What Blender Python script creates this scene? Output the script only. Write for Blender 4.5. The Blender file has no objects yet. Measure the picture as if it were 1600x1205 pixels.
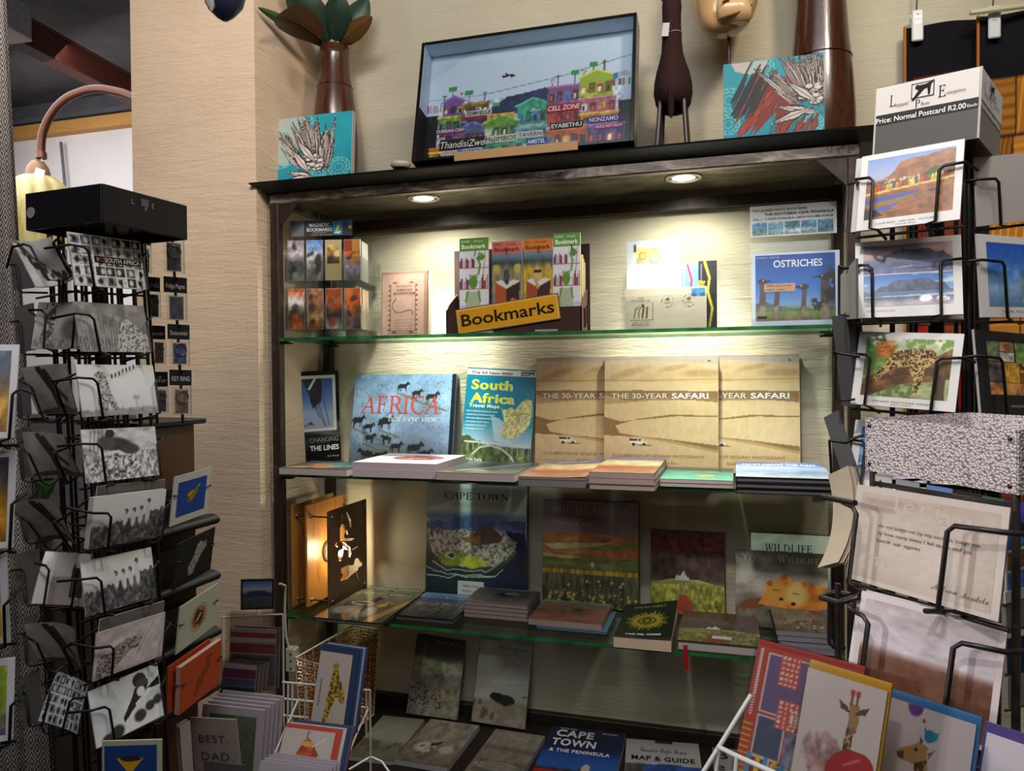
import bpy,bmesh,math,random
import numpy as np
from mathutils import Vector,Matrix

S = bpy.context.scene
COLL = S.collection
R_ = math.radians
PI = math.pi

# ------------------------------------------------------------------ camera
FPX = 1180.0                                   # focal length in pixels of the 1600 x 1205 frame
_x = np.array([3980.0,-15.5,-FPX]); _x /= np.linalg.norm(_x)
_d = np.array([(FPX*FPX+15.5*78700)/3980,78700.0,FPX]); _d /= np.linalg.norm(_d)
_y = np.cross(_d,_x)
if _y[2] < 0: _y = -_y
ROT = np.stack([_x,_y,-_d])                  # image axes (right, down, forward) -> world axes
EYE = np.array([0.0,0.0,1.5])
cam_data = bpy.data.cameras.new('camera')
cam = bpy.data.objects.new('camera',cam_data); COLL.objects.link(cam)
cam_data.sensor_fit = 'HORIZONTAL'; cam_data.sensor_width = 36.0
cam_data.lens = 36.0*FPX/1600.0
cam_data.clip_start = 0.02; cam_data.clip_end = 60
_r,_u,_f = ROT[:,0],-ROT[:,1],ROT[:,2]
cam.matrix_world = Matrix(((_r[0],_u[0],-_f[0],EYE[0]),(_r[1],_u[1],-_f[1],EYE[1]),(_r[2],_u[2],-_f[2],EYE[2]),(0,0,0,1)))
S.camera = cam

# ------------------------------------------------------------------ world, lamps, exposure
S.view_settings.view_transform = 'Standard'
S.view_settings.look = 'None'
S.view_settings.exposure = 0.3
S.view_settings.gamma = 1.0
S.view_settings.use_curve_mapping = False
world = bpy.data.worlds.new('world'); S.world = world; world.use_nodes = True
world.node_tree.nodes['Background'].inputs[0].default_value = (0.75,0.85,1.0,1)
world.node_tree.nodes['Background'].inputs[1].default_value = 0.02

def lamp(name,kind,loc,energy,col=(1,1,1),target=None,**kw):
    l = bpy.data.lights.new(name,kind); l.energy = energy; l.color = col
    for k,v in kw.items(): setattr(l,k,v)
    o = bpy.data.objects.new(name,l); COLL.objects.link(o); o.location = loc
    if target is not None:
        o.rotation_euler = (Vector(target)-Vector(loc)).to_track_quat('-Z','Y').to_euler()
    return o

WARM = (1.0,0.86,0.70); NEUT = (1.0,0.94,0.84); COOL = (0.86,0.93,1.0)
# ceiling spots of the shop: one over the unit's right end, one over the aisle, plus unseen lights added as fill
lamp('ceiling_spot','SPOT',(0.62,0.70,3.0),42,WARM,(-0.75,2.05,2.05),spot_size=R_(110),spot_blend=0.8,shadow_soft_size=0.12)
lamp('column_fill','SPOT',(-0.55,0.30,3.05),62,(1.0,0.90,0.80),(-1.52,1.77,2.15),spot_size=R_(42),spot_blend=0.9,shadow_soft_size=0.08)  # added to lift the column's brightness; no such spot is known
lamp('aisle_spot','SPOT',(-0.30,-0.35,2.95),70,(1.0,0.93,0.86),(0.40,1.15,1.55),spot_size=R_(46),spot_blend=0.8,shadow_soft_size=0.06)
lamp('highlight_lamp','SPOT',(-2.45,0.587,1.49),14,(1.0,0.95,0.92),(0.17,0.77,1.33),spot_size=R_(12),spot_blend=0.6,shadow_soft_size=0.07)  # unseen lamp placed so the quotation card mirrors a bright spot
lamp('side_fill','SPOT',(-1.35,-0.05,1.80),34,(1.0,0.95,0.92),(0.22,0.66,1.20),spot_size=R_(38),spot_blend=0.7,shadow_soft_size=0.04)  # unseen light added to brighten the giraffe and quotation cards
lamp('overhead_fill','AREA',(-0.25,0.25,3.15),26,(0.94,0.96,1.0),(-0.25,1.75,1.75),shape='RECTANGLE',size=1.5,size_y=0.6)  # soft fill added overhead, aimed at the unit's upper part
lamp('rear_fill','AREA',(-0.2,-1.4,2.95),9,(0.94,0.96,1.0),(-0.2,0.6,1.3),shape='RECTANGLE',size=1.6,size_y=0.8)  # weak frontal fill added behind the camera for the right racks
lamp('next_room_fill','AREA',(-3.2,2.6,2.75),17,(1.0,0.97,0.95),(-3.0,3.6,1.9),shape='RECTANGLE',size=1.6,size_y=0.8)  # unseen fill added to brighten the next room's white wall
# the two downlights set in the unit's soffit
DOWN = [(-0.82,1.928),(-0.123,1.931)]
for _i,(_px,_py) in enumerate(DOWN):
    lamp('downlight_beam','SPOT',(_px,_py,1.974),40,(0.98,1.0,0.90),(_px,_py+0.03,0.5),spot_size=R_(84),spot_blend=1.0,shadow_soft_size=0.028)
    lamp('downlight_spill','SPOT',(_px,_py,1.974),6,(0.98,1.0,0.88),(_px,_py,0.5),spot_size=R_(168),spot_blend=0.6,shadow_soft_size=0.03)
# the bulb of the wooden lamp on the third shelf
# ------------------------------------------------------------------ pixel <-> place (the photograph's own camera)
def ray(px,py): return ROT @ np.array([px-800.0,py-602.5,FPX])
def atY(px,py,y): r = ray(px,py); return EYE+r*(y/r[1])
def atX(px,py,x): r = ray(px,py); return EYE+r*(x/r[0])
def atZ(px,py,z): r = ray(px,py); return EYE+r*((z-EYE[2])/r[2])
def atD(px,py,d): return EYE+ray(px,py)*(d/FPX)
def proj(P):
    c = ROT.T @ (np.asarray(P,float)-EYE)
    return np.array([800+FPX*c[0]/c[2],602.5+FPX*c[1]/c[2]])

def lin(c):
    if isinstance(c,str):
        c = [int(c[i:i+2],16) for i in (1,3,5)]
    c = np.asarray(c,float)/255.0
    return np.where(c <= 0.04045,c/12.92,((c+0.055)/1.055) ** 2.4)
def srgb(c):
    if isinstance(c,str): return np.array([int(c[i:i+2],16) for i in (1,3,5)],float)
    return np.asarray(c,float)

def frame(o,u,v,n=None):
    u = np.asarray(u,float); v = np.asarray(v,float); n = np.cross(u,v) if n is None else np.asarray(n,float)
    return Matrix(((u[0],v[0],n[0],o[0]),(u[1],v[1],n[1],o[1]),(u[2],v[2],n[2],o[2]),(0,0,0,1)))
def axes(yaw,lean=0.0,roll=0.0):
    """right, up and outward vectors of a flat thing; yaw 0 faces the aisle, lean > 0 tips its top back."""
    n0 = np.array([math.sin(yaw),-math.cos(yaw),0.0]); u0 = np.array([math.cos(yaw),math.sin(yaw),0.0]); z = np.array([0,0,1.0])
    v0 = math.cos(lean)*z-math.sin(lean)*n0
    u = math.cos(roll)*u0+math.sin(roll)*v0; v = -math.sin(roll)*u0+math.cos(roll)*v0
    return u,v,np.cross(u,v)
def place(o,yaw=0.0,lean=0.0,roll=0.0):
    u,v,n = axes(R_(yaw),R_(lean),R_(roll)); return frame(o,u,v,n)

def fit(q,d,yaw=0.0,lean=0.0,roll=0.0,sy=14,sl=8,sr=5,spx=2.5,w=None,h=None):
    """the rectangle, d metres ahead, whose corners (tl, tr, br, bl) show at q: returns matrix (origin bottom centre), width, height."""
    q = np.asarray(q,float); cx,cy = q.mean(0); sc = d/FPX
    w0 = w or np.linalg.norm(q[1]-q[0]+q[2]-q[3])/2*sc; h0 = h or np.linalg.norm(q[3]-q[0]+q[2]-q[1])/2*sc
    p = np.array([R_(yaw),R_(lean),R_(roll),w0,h0,cx,cy])
    pr = p.copy(); sg = np.array([R_(sy),R_(sl),R_(sr),0.006 if w else 9,0.006 if h else 9,60,60])
    def corners(p):
        u,v,n = axes(*p[:3]); c = atD(p[5],p[6],d)
        return [c-u*p[3]/2+v*p[4]/2,c+u*p[3]/2+v*p[4]/2,c+u*p[3]/2-v*p[4]/2,c-u*p[3]/2-v*p[4]/2],u,v,n,c
    def res(p):
        return np.concatenate([((np.array([proj(a) for a in corners(p)[0]])-q)/spx).ravel(),(p-pr)/sg])
    lam = 1e-3; r = res(p)
    for _ in range(30):
        J = np.zeros((len(r),7))
        for k in range(7):
            e = np.zeros(7); e[k] = 1e-4 if k < 5 else 0.05
            J[:,k] = (res(p+e)-r)/e[k]
        A = J.T @ J; s = np.linalg.solve(A+lam*np.diag(np.diag(A)),-J.T @ r)
        r2 = res(p+s)
        if (r2 ** 2).sum() < (r ** 2).sum(): p,r,lam = p+s,r2,lam/3
        else: lam *= 5
        if np.abs(s[:5]).max() < 1e-6: break
    _,u,v,n,c = corners(p)
    return frame(c-v*p[4]/2,u,v,n),float(p[3]),float(p[4])

# ------------------------------------------------------------------ materials
MATS = {}
def nodes_of(m): return m.node_tree.nodes,m.node_tree.links
def new_mat(key):
    m = bpy.data.materials.new(key); m.use_nodes = True; MATS[key] = m
    n,l = nodes_of(m); return m,n,l,n['Principled BSDF']
def vmat(key,rough,metal=0.0,spec=0.5,coat=0.0,coat_r=0.05,bump=0.0,scale=200.0,sheen=0.0):
    """printed / painted / moulded surfaces: their own colour comes with the mesh"""
    m,n,l,b = new_mat(key)
    a = n.new('ShaderNodeAttribute'); a.attribute_name = 'Col'
    l.new(a.outputs['Color'],b.inputs['Base Color'])
    b.inputs['Roughness'].default_value = rough; b.inputs['Metallic'].default_value = metal
    b.inputs['Specular IOR Level'].default_value = spec
    b.inputs['Coat Weight'].default_value = coat; b.inputs['Coat Roughness'].default_value = coat_r
    if bump:
        t = n.new('ShaderNodeTexCoord'); z = n.new('ShaderNodeTexNoise'); z.inputs['Scale'].default_value = scale; z.inputs['Detail'].default_value = 3
        u = n.new('ShaderNodeBump'); u.inputs['Strength'].default_value = bump; u.inputs['Distance'].default_value = 0.002
        l.new(t.outputs['Object'],z.inputs['Vector']); l.new(z.outputs[0],u.inputs['Height']); l.new(u.outputs[0],b.inputs['Normal'])
    return m
vmat('paper',0.75,spec=0.25)
vmat('card',0.55,spec=0.35,bump=0.04,scale=60)
vmat('gloss',0.32,spec=0.5,bump=0.05,scale=25)
vmat('shiny',0.10,spec=0.6,bump=0.12,scale=14)
vmat('pebbled',0.24,spec=0.6,bump=0.03,scale=220)
vmat('matte',0.9,spec=0.15,bump=0.1,scale=120)
vmat('plastic',0.35,spec=0.5)
vmat('wire',0.38,metal=0.35,spec=0.5,bump=0.15,scale=300)
vmat('steel',0.28,metal=1.0)
vmat('copper',0.42,metal=0.6)
vmat('leaf',0.38,spec=0.5,bump=0.25,scale=45)
vmat('knit',0.95,spec=0.1,bump=1.0,scale=230)
vmat('cloth',0.95,spec=0.1,bump=0.35,scale=420)
vmat('lacquer',0.22,spec=0.5,coat=0.4,bump=0.06,scale=18)

def ramp(n,l,fac,stops):
    r = n.new('ShaderNodeValToRGB'); e = r.color_ramp.elements
    while len(e) < len(stops): e.new(0.5)
    for k,(p,c) in enumerate(stops): e[k].position = p; e[k].color = (*lin(c),1)
    l.new(fac,r.inputs[0]); return r.outputs[0]
def coords(n,l,scale=(1,1,1),rot=(0,0,0),out='Object'):
    t = n.new('ShaderNodeTexCoord'); m = n.new('ShaderNodeMapping'); m.inputs['Scale'].default_value = scale; m.inputs['Rotation'].default_value = rot
    l.new(t.outputs[out],m.inputs[0]); return m.outputs[0]
def noise(n,l,vec,scale,detail=4,rough=0.5,dist=0.0):
    z = n.new('ShaderNodeTexNoise'); z.inputs['Scale'].default_value = scale; z.inputs['Detail'].default_value = detail
    z.inputs['Roughness'].default_value = rough; z.inputs['Distortion'].default_value = dist
    l.new(vec,z.inputs['Vector']); return z.outputs[0]
def bump(n,l,h,strength,dist=0.01,prev=None):
    u = n.new('ShaderNodeBump'); u.inputs['Strength'].default_value = strength; u.inputs['Distance'].default_value = dist
    l.new(h,u.inputs['Height'])
    if prev is not None: l.new(prev,u.inputs['Normal'])
    return u.outputs[0]
def mixc(n,l,fac,a,b,mode='MIX'):
    m = n.new('ShaderNodeMix'); m.data_type = 'RGBA'; m.blend_type = mode
    for sock,v in ((m.inputs[0],fac),(m.inputs[6],a),(m.inputs[7],b)):
        if hasattr(v,'is_output'): l.new(v,sock)
        elif isinstance(v,(int,float)): sock.default_value = v
        else: sock.default_value = (*lin(v),1)
    return m.outputs[2]

def plaster(key,base,dark,stroke,fine):
    """hand-trowelled plaster: shallow sideways strokes, pits and a few longer scratches"""
    m,n,l,b = new_mat(key)
    v = coords(n,l,(3.0,3.0,26.0)); s1 = noise(n,l,v,5.0,6,0.62,0.8)
    v2 = coords(n,l,(1.2,1.2,7.0)); s2 = noise(n,l,v2,2.2,4,0.55,0.6)
    v3 = coords(n,l); s3 = noise(n,l,v3,95.0,3,0.6)
    blot = noise(n,l,v3,2.4,4,0.6)
    c = ramp(n,l,blot,[(0.3,base),(0.72,dark)]); l.new(c,b.inputs['Base Color'])
    b.inputs['Roughness'].default_value = 0.88; b.inputs['Specular IOR Level'].default_value = 0.15
    k = bump(n,l,s2,stroke*0.8,0.012); k = bump(n,l,s1,stroke,0.006,k); k = bump(n,l,s3,fine,0.002,k)
    l.new(k,b.inputs['Normal']); return m
plaster('plaster_wall','#d6cdb4','#cabfa4',0.5,0.25)
plaster('plaster_column','#e0c7ac','#d2b79b',0.5,0.55)

def wood(key,light,dark,scale=(1,1,12),rough=0.45,rings=6.0,coat=0.0):
    m,n,l,b = new_mat(key)
    v = coords(n,l,scale); a = noise(n,l,v,rings,5,0.6,1.2); g = noise(n,l,coords(n,l,tuple(x*9 for x in scale)),rings,3,0.6)
    c = ramp(n,l,a,[(0.28,dark),(0.5,light),(0.72,dark)])
    c = mixc(n,l,0.25,c,ramp(n,l,g,[(0.3,dark),(0.7,light)])); l.new(c,b.inputs['Base Color'])
    b.inputs['Roughness'].default_value = rough; b.inputs['Coat Weight'].default_value = coat
    l.new(bump(n,l,g,0.12,0.002),b.inputs['Normal']); return m
wood('wood_cabinet','#5a3a26','#3e2517',(2,12,1),0.4)
wood('wood_dark','#2c2019','#1d1410',(2,10,10),0.5)
wood('wood_ply','#c98a3f','#8f5718',(9,9,1.6),0.42,3.0)
wood('wood_plate','#6d4f38','#4d3524',(14,14,1.5),0.4)
wood('wood_beam','#d09a55','#b57f3e',(1,10,10),0.6)
wood('wood_pale','#dcc092','#cfae7d',(12,12,2),0.5)
wood('wood_cap','#7a5838','#6b4a2d',(12,12,2),0.5)
wood('wood_board','#b8905f','#a57f50',(2,14,14),0.6)
wood('vase_wood','#4d2a1a','#2b150c',(7,7,1.6),0.25,4.0,0.35)

def flat(key,col,rough=0.6,metal=0.0,spec=0.4,bmp=0.0,scale=40):
    m,n,l,b = new_mat(key)
    v = coords(n,l); a = noise(n,l,v,scale,4)
    c = srgb(col); l.new(ramp(n,l,a,[(0.3,c*0.9),(0.7,np.minimum(c*1.08,255))]),b.inputs['Base Color'])
    b.inputs['Roughness'].default_value = rough; b.inputs['Metallic'].default_value = metal; b.inputs['Specular IOR Level'].default_value = spec
    if bmp: l.new(bump(n,l,a,bmp,0.004),b.inputs['Normal'])
    return m
flat('black_board','#17120f',0.5)
flat('white_wall','#dfdadc',0.9,scale=1)
flat('far_ceiling','#5b5a60',0.8,bmp=0.2,scale=6)
flat('ceiling_paint','#cfc8b8',0.9)
flat('floor_screed','#6b5f52',0.5,bmp=0.1,scale=12)
flat('rust_steel','#4a1f14',0.55,bmp=0.2)
flat('grey_cabinet','#8a8688',0.6)
flat('black_metal','#181615',0.45)

def worn_steel():
    m,n,l,b = new_mat('worn_steel')
    a = noise(n,l,coords(n,l,(2,6,6)),7,6,0.65,0.7); f = noise(n,l,coords(n,l),60,4)
    c = ramp(n,l,a,[(0.30,'#3b2d26'),(0.46,'#665447'),(0.58,'#8f8272'),(0.75,'#aaa08f')])
    l.new(c,b.inputs['Base Color']); b.inputs['Metallic'].default_value = 0.35
    l.new(ramp(n,l,a,[(0.3,'#5a5a5a'),(0.8,'#8c8c8c')]),b.inputs['Roughness'])
    l.new(bump(n,l,f,0.15,0.002),b.inputs['Normal'])
worn_steel()
def post_steel():
    m,n,l,b = new_mat('post_steel')
    a = noise(n,l,coords(n,l,(5,5,2)),9,5,0.6,0.5)
    l.new(ramp(n,l,a,[(0.35,'#2a1e19'),(0.6,'#3b2b24'),(0.8,'#5c4a40')]),b.inputs['Base Color'])
    b.inputs['Metallic'].default_value = 0.3; b.inputs['Roughness'].default_value = 0.45
post_steel()
def soffit():
    m,n,l,b = new_mat('soffit_steel')
    a = noise(n,l,coords(n,l,(2.2,7,1)),3.2,5,0.6,1.0)
    l.new(ramp(n,l,a,[(0.35,'#4a4138'),(0.55,'#857a69'),(0.75,'#a39883')]),b.inputs['Base Color'])
    b.inputs['Metallic'].default_value = 0.55; b.inputs['Roughness'].default_value = 0.4
soffit()
def hammered():
    m,n,l,b = new_mat('hammered_silver')
    v = n.new('ShaderNodeTexVoronoi'); v.inputs['Scale'].default_value = 380; l.new(coords(n,l),v.inputs['Vector'])
    l.new(ramp(n,l,v.outputs['Distance'],[(0.2,'#e4dadb'),(0.85,'#8d8284')]),b.inputs['Base Color']); b.inputs['Metallic'].default_value = 0.2; b.inputs['Roughness'].default_value = 0.35
    l.new(bump(n,l,v.outputs['Distance'],0.6,0.003),b.inputs['Normal'])
hammered()

def see_through(key,tint,gloss=0.12,rough=0.03,spec_col=(1,1,1)):
    """thin clear sheet: lets light straight through, mirrors a little, more at a slant"""
    m = bpy.data.materials.new(key); m.use_nodes = True; MATS[key] = m; n,l = nodes_of(m)
    n.remove(n['Principled BSDF']); out = n['Material Output']
    t = n.new('ShaderNodeBsdfTransparent'); t.inputs[0].default_value = (*lin(tint),1)
    g = n.new('ShaderNodeBsdfGlossy'); g.inputs['Roughness'].default_value = rough
    f = n.new('ShaderNodeLayerWeight'); f.inputs[0].default_value = 0.35
    mp = n.new('ShaderNodeMath'); mp.operation = 'MULTIPLY_ADD'; mp.inputs[1].default_value = 0.32; mp.inputs[2].default_value = gloss*0.4
    mp.use_clamp = True
    l.new(f.outputs['Fresnel'],mp.inputs[0])
    x = n.new('ShaderNodeMixShader'); l.new(mp.outputs[0],x.inputs[0]); l.new(t.outputs[0],x.inputs[1]); l.new(g.outputs[0],x.inputs[2])
    l.new(x.outputs[0],out.inputs[0]); return m
see_through('shelf_glass','#eef7f0',0.06,0.02)
see_through('acrylic','#fafcfc',0.10,0.04)
see_through('sleeve','#eceaea',0.16,0.12)
def edge_glass():
    m,n,l,b = new_mat('glass_edge')
    a = noise(n,l,coords(n,l,(6,1,1)),4,3)
    l.new(ramp(n,l,a,[(0.3,'#17502c'),(0.7,'#2f8a4c')]),b.inputs['Base Color'])
    b.inputs['Roughness'].default_value = 0.15; b.inputs['Transmission Weight'].default_value = 0.25
edge_glass()
def glow(key,col,strength):
    m = bpy.data.materials.new(key); m.use_nodes = True; MATS[key] = m; n,l = nodes_of(m)
    b = n['Principled BSDF']; b.inputs['Base Color'].default_value = (*lin(col),1)
    b.inputs['Emission Color'].default_value = (*lin(col),1); b.inputs['Emission Strength'].default_value = strength
glow('led_lens','#fffdf0',14)
glow('bulb_glass','#fff6e0',18)
def lampshade():
    m,n,l,b = new_mat('lit_shade')
    a = noise(n,l,coords(n,l,(3,3,1)),6,5)
    c = ramp(n,l,a,[(0.3,'#756430'),(0.5,'#8f8250'),(0.75,'#a59b78')])
    l.new(c,b.inputs['Base Color']); l.new(c,b.inputs['Emission Color']); b.inputs['Emission Strength'].default_value = 0.8
    b.inputs['Roughness'].default_value = 0.3
lampshade()
def amber():
    m,n,l,b = new_mat('amber_beads')
    a = n.new('ShaderNodeTexNoise'); a.inputs['Scale'].default_value = 160; l.new(coords(n,l),a.inputs['Vector'])
    l.new(ramp(n,l,a.outputs[0],[(0.35,'#6a2f06'),(0.5,'#c56a12'),(0.65,'#f0a83c')]),b.inputs['Base Color'])
    b.inputs['Roughness'].default_value = 0.08; b.inputs['Transmission Weight'].default_value = 0.35; b.inputs['IOR'].default_value = 1.5
amber()
def weave():
    """grey and cream zigzag diamonds woven into the hanging throw"""
    m,n,l,b = new_mat('zigzag_weave')
    t = n.new('ShaderNodeTexCoord'); s = n.new('ShaderNodeSeparateXYZ'); l.new(t.outputs['UV'],s.inputs[0])
    def mth(op,a,c=0.0,d=0.0):
        k = n.new('ShaderNodeMath'); k.operation = op
        for i,v in enumerate((a,c,d)):
            if hasattr(v,'is_output'): l.new(v,k.inputs[i])
            else: k.inputs[i].default_value = v
        return k.outputs[0]
    px = mth('PINGPONG',s.outputs[0],0.5); py = mth('PINGPONG',s.outputs[1],0.5)
    d = mth('ADD',px,py); st = mth('FRACT',mth('MULTIPLY',d,4.0)); k = mth('GREATER_THAN',st,0.5)
    c = mixc(n,l,k,'#3c3634','#a39a92'); l.new(c,b.inputs['Base Color'])
    b.inputs['Roughness'].default_value = 0.95
    l.new(bump(n,l,st,0.3,0.003),b.inputs['Normal'])
weave()

# ------------------------------------------------------------------ mesh builder
class MB:
    def __init__(s): s.ch = []; s.n = 0; s.keys = []
    def slot(s,k):
        if k not in s.keys: s.keys.append(k)
        return s.keys.index(k)
    def raw(s,V,loops,counts,cols,key,smooth=False,M=None):
        V = np.asarray(V,float).reshape(-1,3)
        if M is not None:
            A = np.array(M); V = V @ A[:3,:3].T+A[:3,3]
        loops = np.asarray(loops,np.int32); counts = np.asarray(counts,np.int32)
        s.ch.append((V,loops+s.n,counts,cols,s.slot(key),smooth)); s.n += len(V)
    def add(s,V,F,col,key='plastic',smooth=False,M=None):
        loops = [i for f in F for i in f]
        c = np.tile(lin(col),(len(loops),1))
        s.raw(V,loops,[len(f) for f in F],c,key,smooth,M)
    def box(s,c,size,col=(128,128,128),key='plastic',M=None,bev=0.0):
        hx,hy,hz = (abs(x)/2 for x in size); b = min(bev,hx*0.9,hy*0.9,hz*0.9)
        if b <= 0:
            V = [(x*hx,y*hy,z*hz) for z in (-1,1) for y in (-1,1) for x in (-1,1)]
            F = [(0,2,3,1),(4,5,7,6),(0,1,5,4),(2,6,7,3),(0,4,6,2),(1,3,7,5)]
        else:
            bm = bmesh.new()
            for x in (-1,1):
                for y in (-1,1):
                    for z in (-1,1):
                        for a in range(3):
                            o = [hx-b,hy-b,hz-b]; o[a] += b
                            bm.verts.new((x*o[0],y*o[1],z*o[2]))
            bmesh.ops.convex_hull(bm,input=bm.verts)
            bm.verts.index_update(); V = [tuple(v.co) for v in bm.verts]; F = [tuple(v.index for v in f.verts) for f in bm.faces]; bm.free()
        V = [(v[0]+c[0],v[1]+c[1],v[2]+c[2]) for v in V]
        s.add(V,F,col,key,False,M); return s
    def tube(s,pts,r,col=(20,20,20),key='wire',n=6,closed=False,M=None):
        P = [np.asarray(p,float) for p in pts]; m = len(P); rr = r if hasattr(r,'__len__') else [r]*m
        V = []; nrm = None
        for i in range(m):
            a = P[(i-1) % m] if (closed or i > 0) else P[i]; b = P[(i+1) % m] if (closed or i < m-1) else P[i]
            t = b-a; t = t/(np.linalg.norm(t)+1e-12)
            if nrm is None:
                k = np.array([0,0,1.0]) if abs(t[2]) < 0.9 else np.array([1.0,0,0]); nrm = np.cross(t,k)
            nrm = nrm-t*(nrm @ t); nrm /= (np.linalg.norm(nrm)+1e-12); bn = np.cross(t,nrm)
            for j in range(n):
                an = 2*PI*j/n; V.append(P[i]+rr[i]*(math.cos(an)*nrm+math.sin(an)*bn))
        F = []
        for i in range(m if closed else m-1):
            for j in range(n):
                a = i*n+j; b = i*n+(j+1) % n; c = ((i+1) % m)*n+(j+1) % n; d = ((i+1) % m)*n+j; F.append((a,b,c,d))
        s.add(V,F,col,key,True,M)
        if not closed:
            s.add(V[:n],[tuple(range(n))[::-1]],col,key,False,M); s.add(V[-n:],[tuple(range(n))],col,key,False,M)
        return s
    def lathe(s,prof,col=(128,128,128),key='plastic',n=32,M=None,lobes=0,amp=0.0):
        V = []
        for r,z in prof:
            for j in range(n):
                a = 2*PI*j/n; q = r*(1+amp*math.cos(lobes*a)) if lobes else r
                V.append((q*math.cos(a),q*math.sin(a),z))
        F = [(i*n+j,i*n+(j+1) % n,(i+1)*n+(j+1) % n,(i+1)*n+j) for i in range(len(prof)-1) for j in range(n)]
        s.add(V,F,col,key,True,M)
        for k,rev in ((0,True),(len(prof)-1,False)):
            if prof[k][0] > 1e-5:
                r = tuple(range(k*n,k*n+n)); s.add(V,[r[::-1] if rev else r],col,key,False,M)
        return s
    def prism(s,poly,z0,z1,col=(128,128,128),key='plastic',M=None):
        n = len(poly); V = [(x,y,z0) for x,y in poly]+[(x,y,z1) for x,y in poly]
        F = [tuple(range(n))[::-1],tuple(range(n,2*n))]+[(i,(i+1) % n,n+(i+1) % n,n+i) for i in range(n)]
        s.add(V,F,col,key,False,M); return s
    def loft(s,rings,col=(128,128,128),key='plastic',M=None,caps=True,smooth=True):
        n = len(rings[0]); V = [p for r in rings for p in r]
        F = [(i*n+j,i*n+(j+1) % n,(i+1)*n+(j+1) % n,(i+1)*n+j) for i in range(len(rings)-1) for j in range(n)]
        s.add(V,F,col,key,smooth,M)
        if caps:
            s.add(V[:n],[tuple(range(n))[::-1]],col,key,smooth,M); s.add(V[-n:],[tuple(range(n))],col,key,smooth,M)
        return s
    def quad(s,x0,y0,x1,y1,z,col,key='paper',M=None):
        s.add([(x0,y0,z),(x1,y0,z),(x1,y1,z),(x0,y1,z)],[(0,1,2,3)],col,key,False,M); return s
    def poly(s,pts,z,col,key='paper',M=None):
        s.add([(x,y,z) for x,y in pts],[tuple(range(len(pts)))],col,key,False,M); return s
    def art(s,pic,x0,y0,x1,y1,z,key='gloss',M=None,warp=None):
        """a printed picture: a fine sheet of coloured facets"""
        A = lin(np.clip(pic.a,0,255)); ny,nx,_ = A.shape
        xs = np.linspace(x0,x1,nx); ys = np.linspace(y0,y1,ny); X,Y = np.meshgrid(xs,ys)
        Z = np.full_like(X,z)
        if warp is not None: X,Y,Z = warp(X,Y,Z)
        V = np.stack([X,Y,Z],-1).reshape(-1,3); I = np.arange(ny*nx).reshape(ny,nx)
        L = np.stack([I[:-1,:-1],I[:-1,1:],I[1:,1:],I[1:,:-1]],-1).reshape(-1)
        s.raw(V,L,np.full((ny-1)*(nx-1),4),A.reshape(-1,3)[L],key,warp is not None,M); return s
    def text(s,t,x,y,h,col,z,key='paper',align='l',width=None,style='',M=None,rot=0.0,maxw=None):
        """lettering h tall (capital height), baseline at x, y"""
        V,F = glyphs(t,style)
        if len(V) == 0: return s
        k = h/0.70; kx = k; w = V[:,0].max()-V[:,0].min()
        if width: kx = width/w
        elif maxw and w*k > maxw: kx = maxw/w
        P = np.zeros((len(V),3)); P[:,0] = (V[:,0]-V[:,0].min())*kx; P[:,1] = V[:,1]*k
        P[:,0] -= {'l': 0,'c': w*kx/2,'r': w*kx}[align]
        if rot:
            c,q = math.cos(rot),math.sin(rot); P[:,0],P[:,1] = P[:,0]*c-P[:,1]*q,P[:,0]*q+P[:,1]*c
        P[:,0] += x; P[:,1] += y; P[:,2] = z
        s.add(P,F,col,key,False,M); return s
    def build(s,name,parent=None,M=None,label=None,cat=None,group=None,kind=None):
        me = bpy.data.meshes.new(name)
        V = np.concatenate([c[0] for c in s.ch]); L = np.concatenate([c[1] for c in s.ch]); N = np.concatenate([c[2] for c in s.ch])
        me.vertices.add(len(V)); me.vertices.foreach_set('co',V.astype(np.float32).ravel())
        me.loops.add(len(L)); me.loops.foreach_set('vertex_index',L)
        me.polygons.add(len(N)); st = np.concatenate([[0],np.cumsum(N)[:-1]]).astype(np.int32); me.polygons.foreach_set('loop_start',st)
        me.polygons.foreach_set('material_index',np.concatenate([np.full(len(c[2]),c[4],np.int32) for c in s.ch]))
        me.polygons.foreach_set('use_smooth',np.concatenate([np.full(len(c[2]),c[5],bool) for c in s.ch]))
        me.update(calc_edges=True)
        C = np.ones((len(L),4),np.float32); C[:,:3] = np.concatenate([c[3] for c in s.ch])
        a = me.color_attributes.new('Col','FLOAT_COLOR','CORNER'); a.data.foreach_set('color',C.ravel())
        for k in s.keys: me.materials.append(MATS[k])
        o = bpy.data.objects.new(name,me); COLL.objects.link(o)
        if parent is not None: o.parent = parent
        if M is not None: o.matrix_basis = M
        return tag(o,label,cat,group,kind)

def tag(o,label=None,cat=None,group=None,kind=None):
    if label: o['label'] = label
    if cat: o['category'] = cat
    if group: o['group'] = group
    if kind: o['kind'] = kind
    return o
def root(name,M,label,cat,group=None):
    o = bpy.data.objects.new(name,None); COLL.objects.link(o); o.empty_display_size = 0.02
    if not isinstance(M,Matrix): M = Matrix.Translation(Vector(M))
    o.matrix_world = M
    return tag(o,label,cat,group)
def copy_thing(o,M,label,group=None):
    c = o.copy(); COLL.objects.link(c); c.matrix_world = M; tag(c,label,None,group)
    for ch in o.children:
        d = ch.copy(); COLL.objects.link(d); d.parent = c
        for g in ch.children:
            e = g.copy(); COLL.objects.link(e); e.parent = d
    return c

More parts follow.
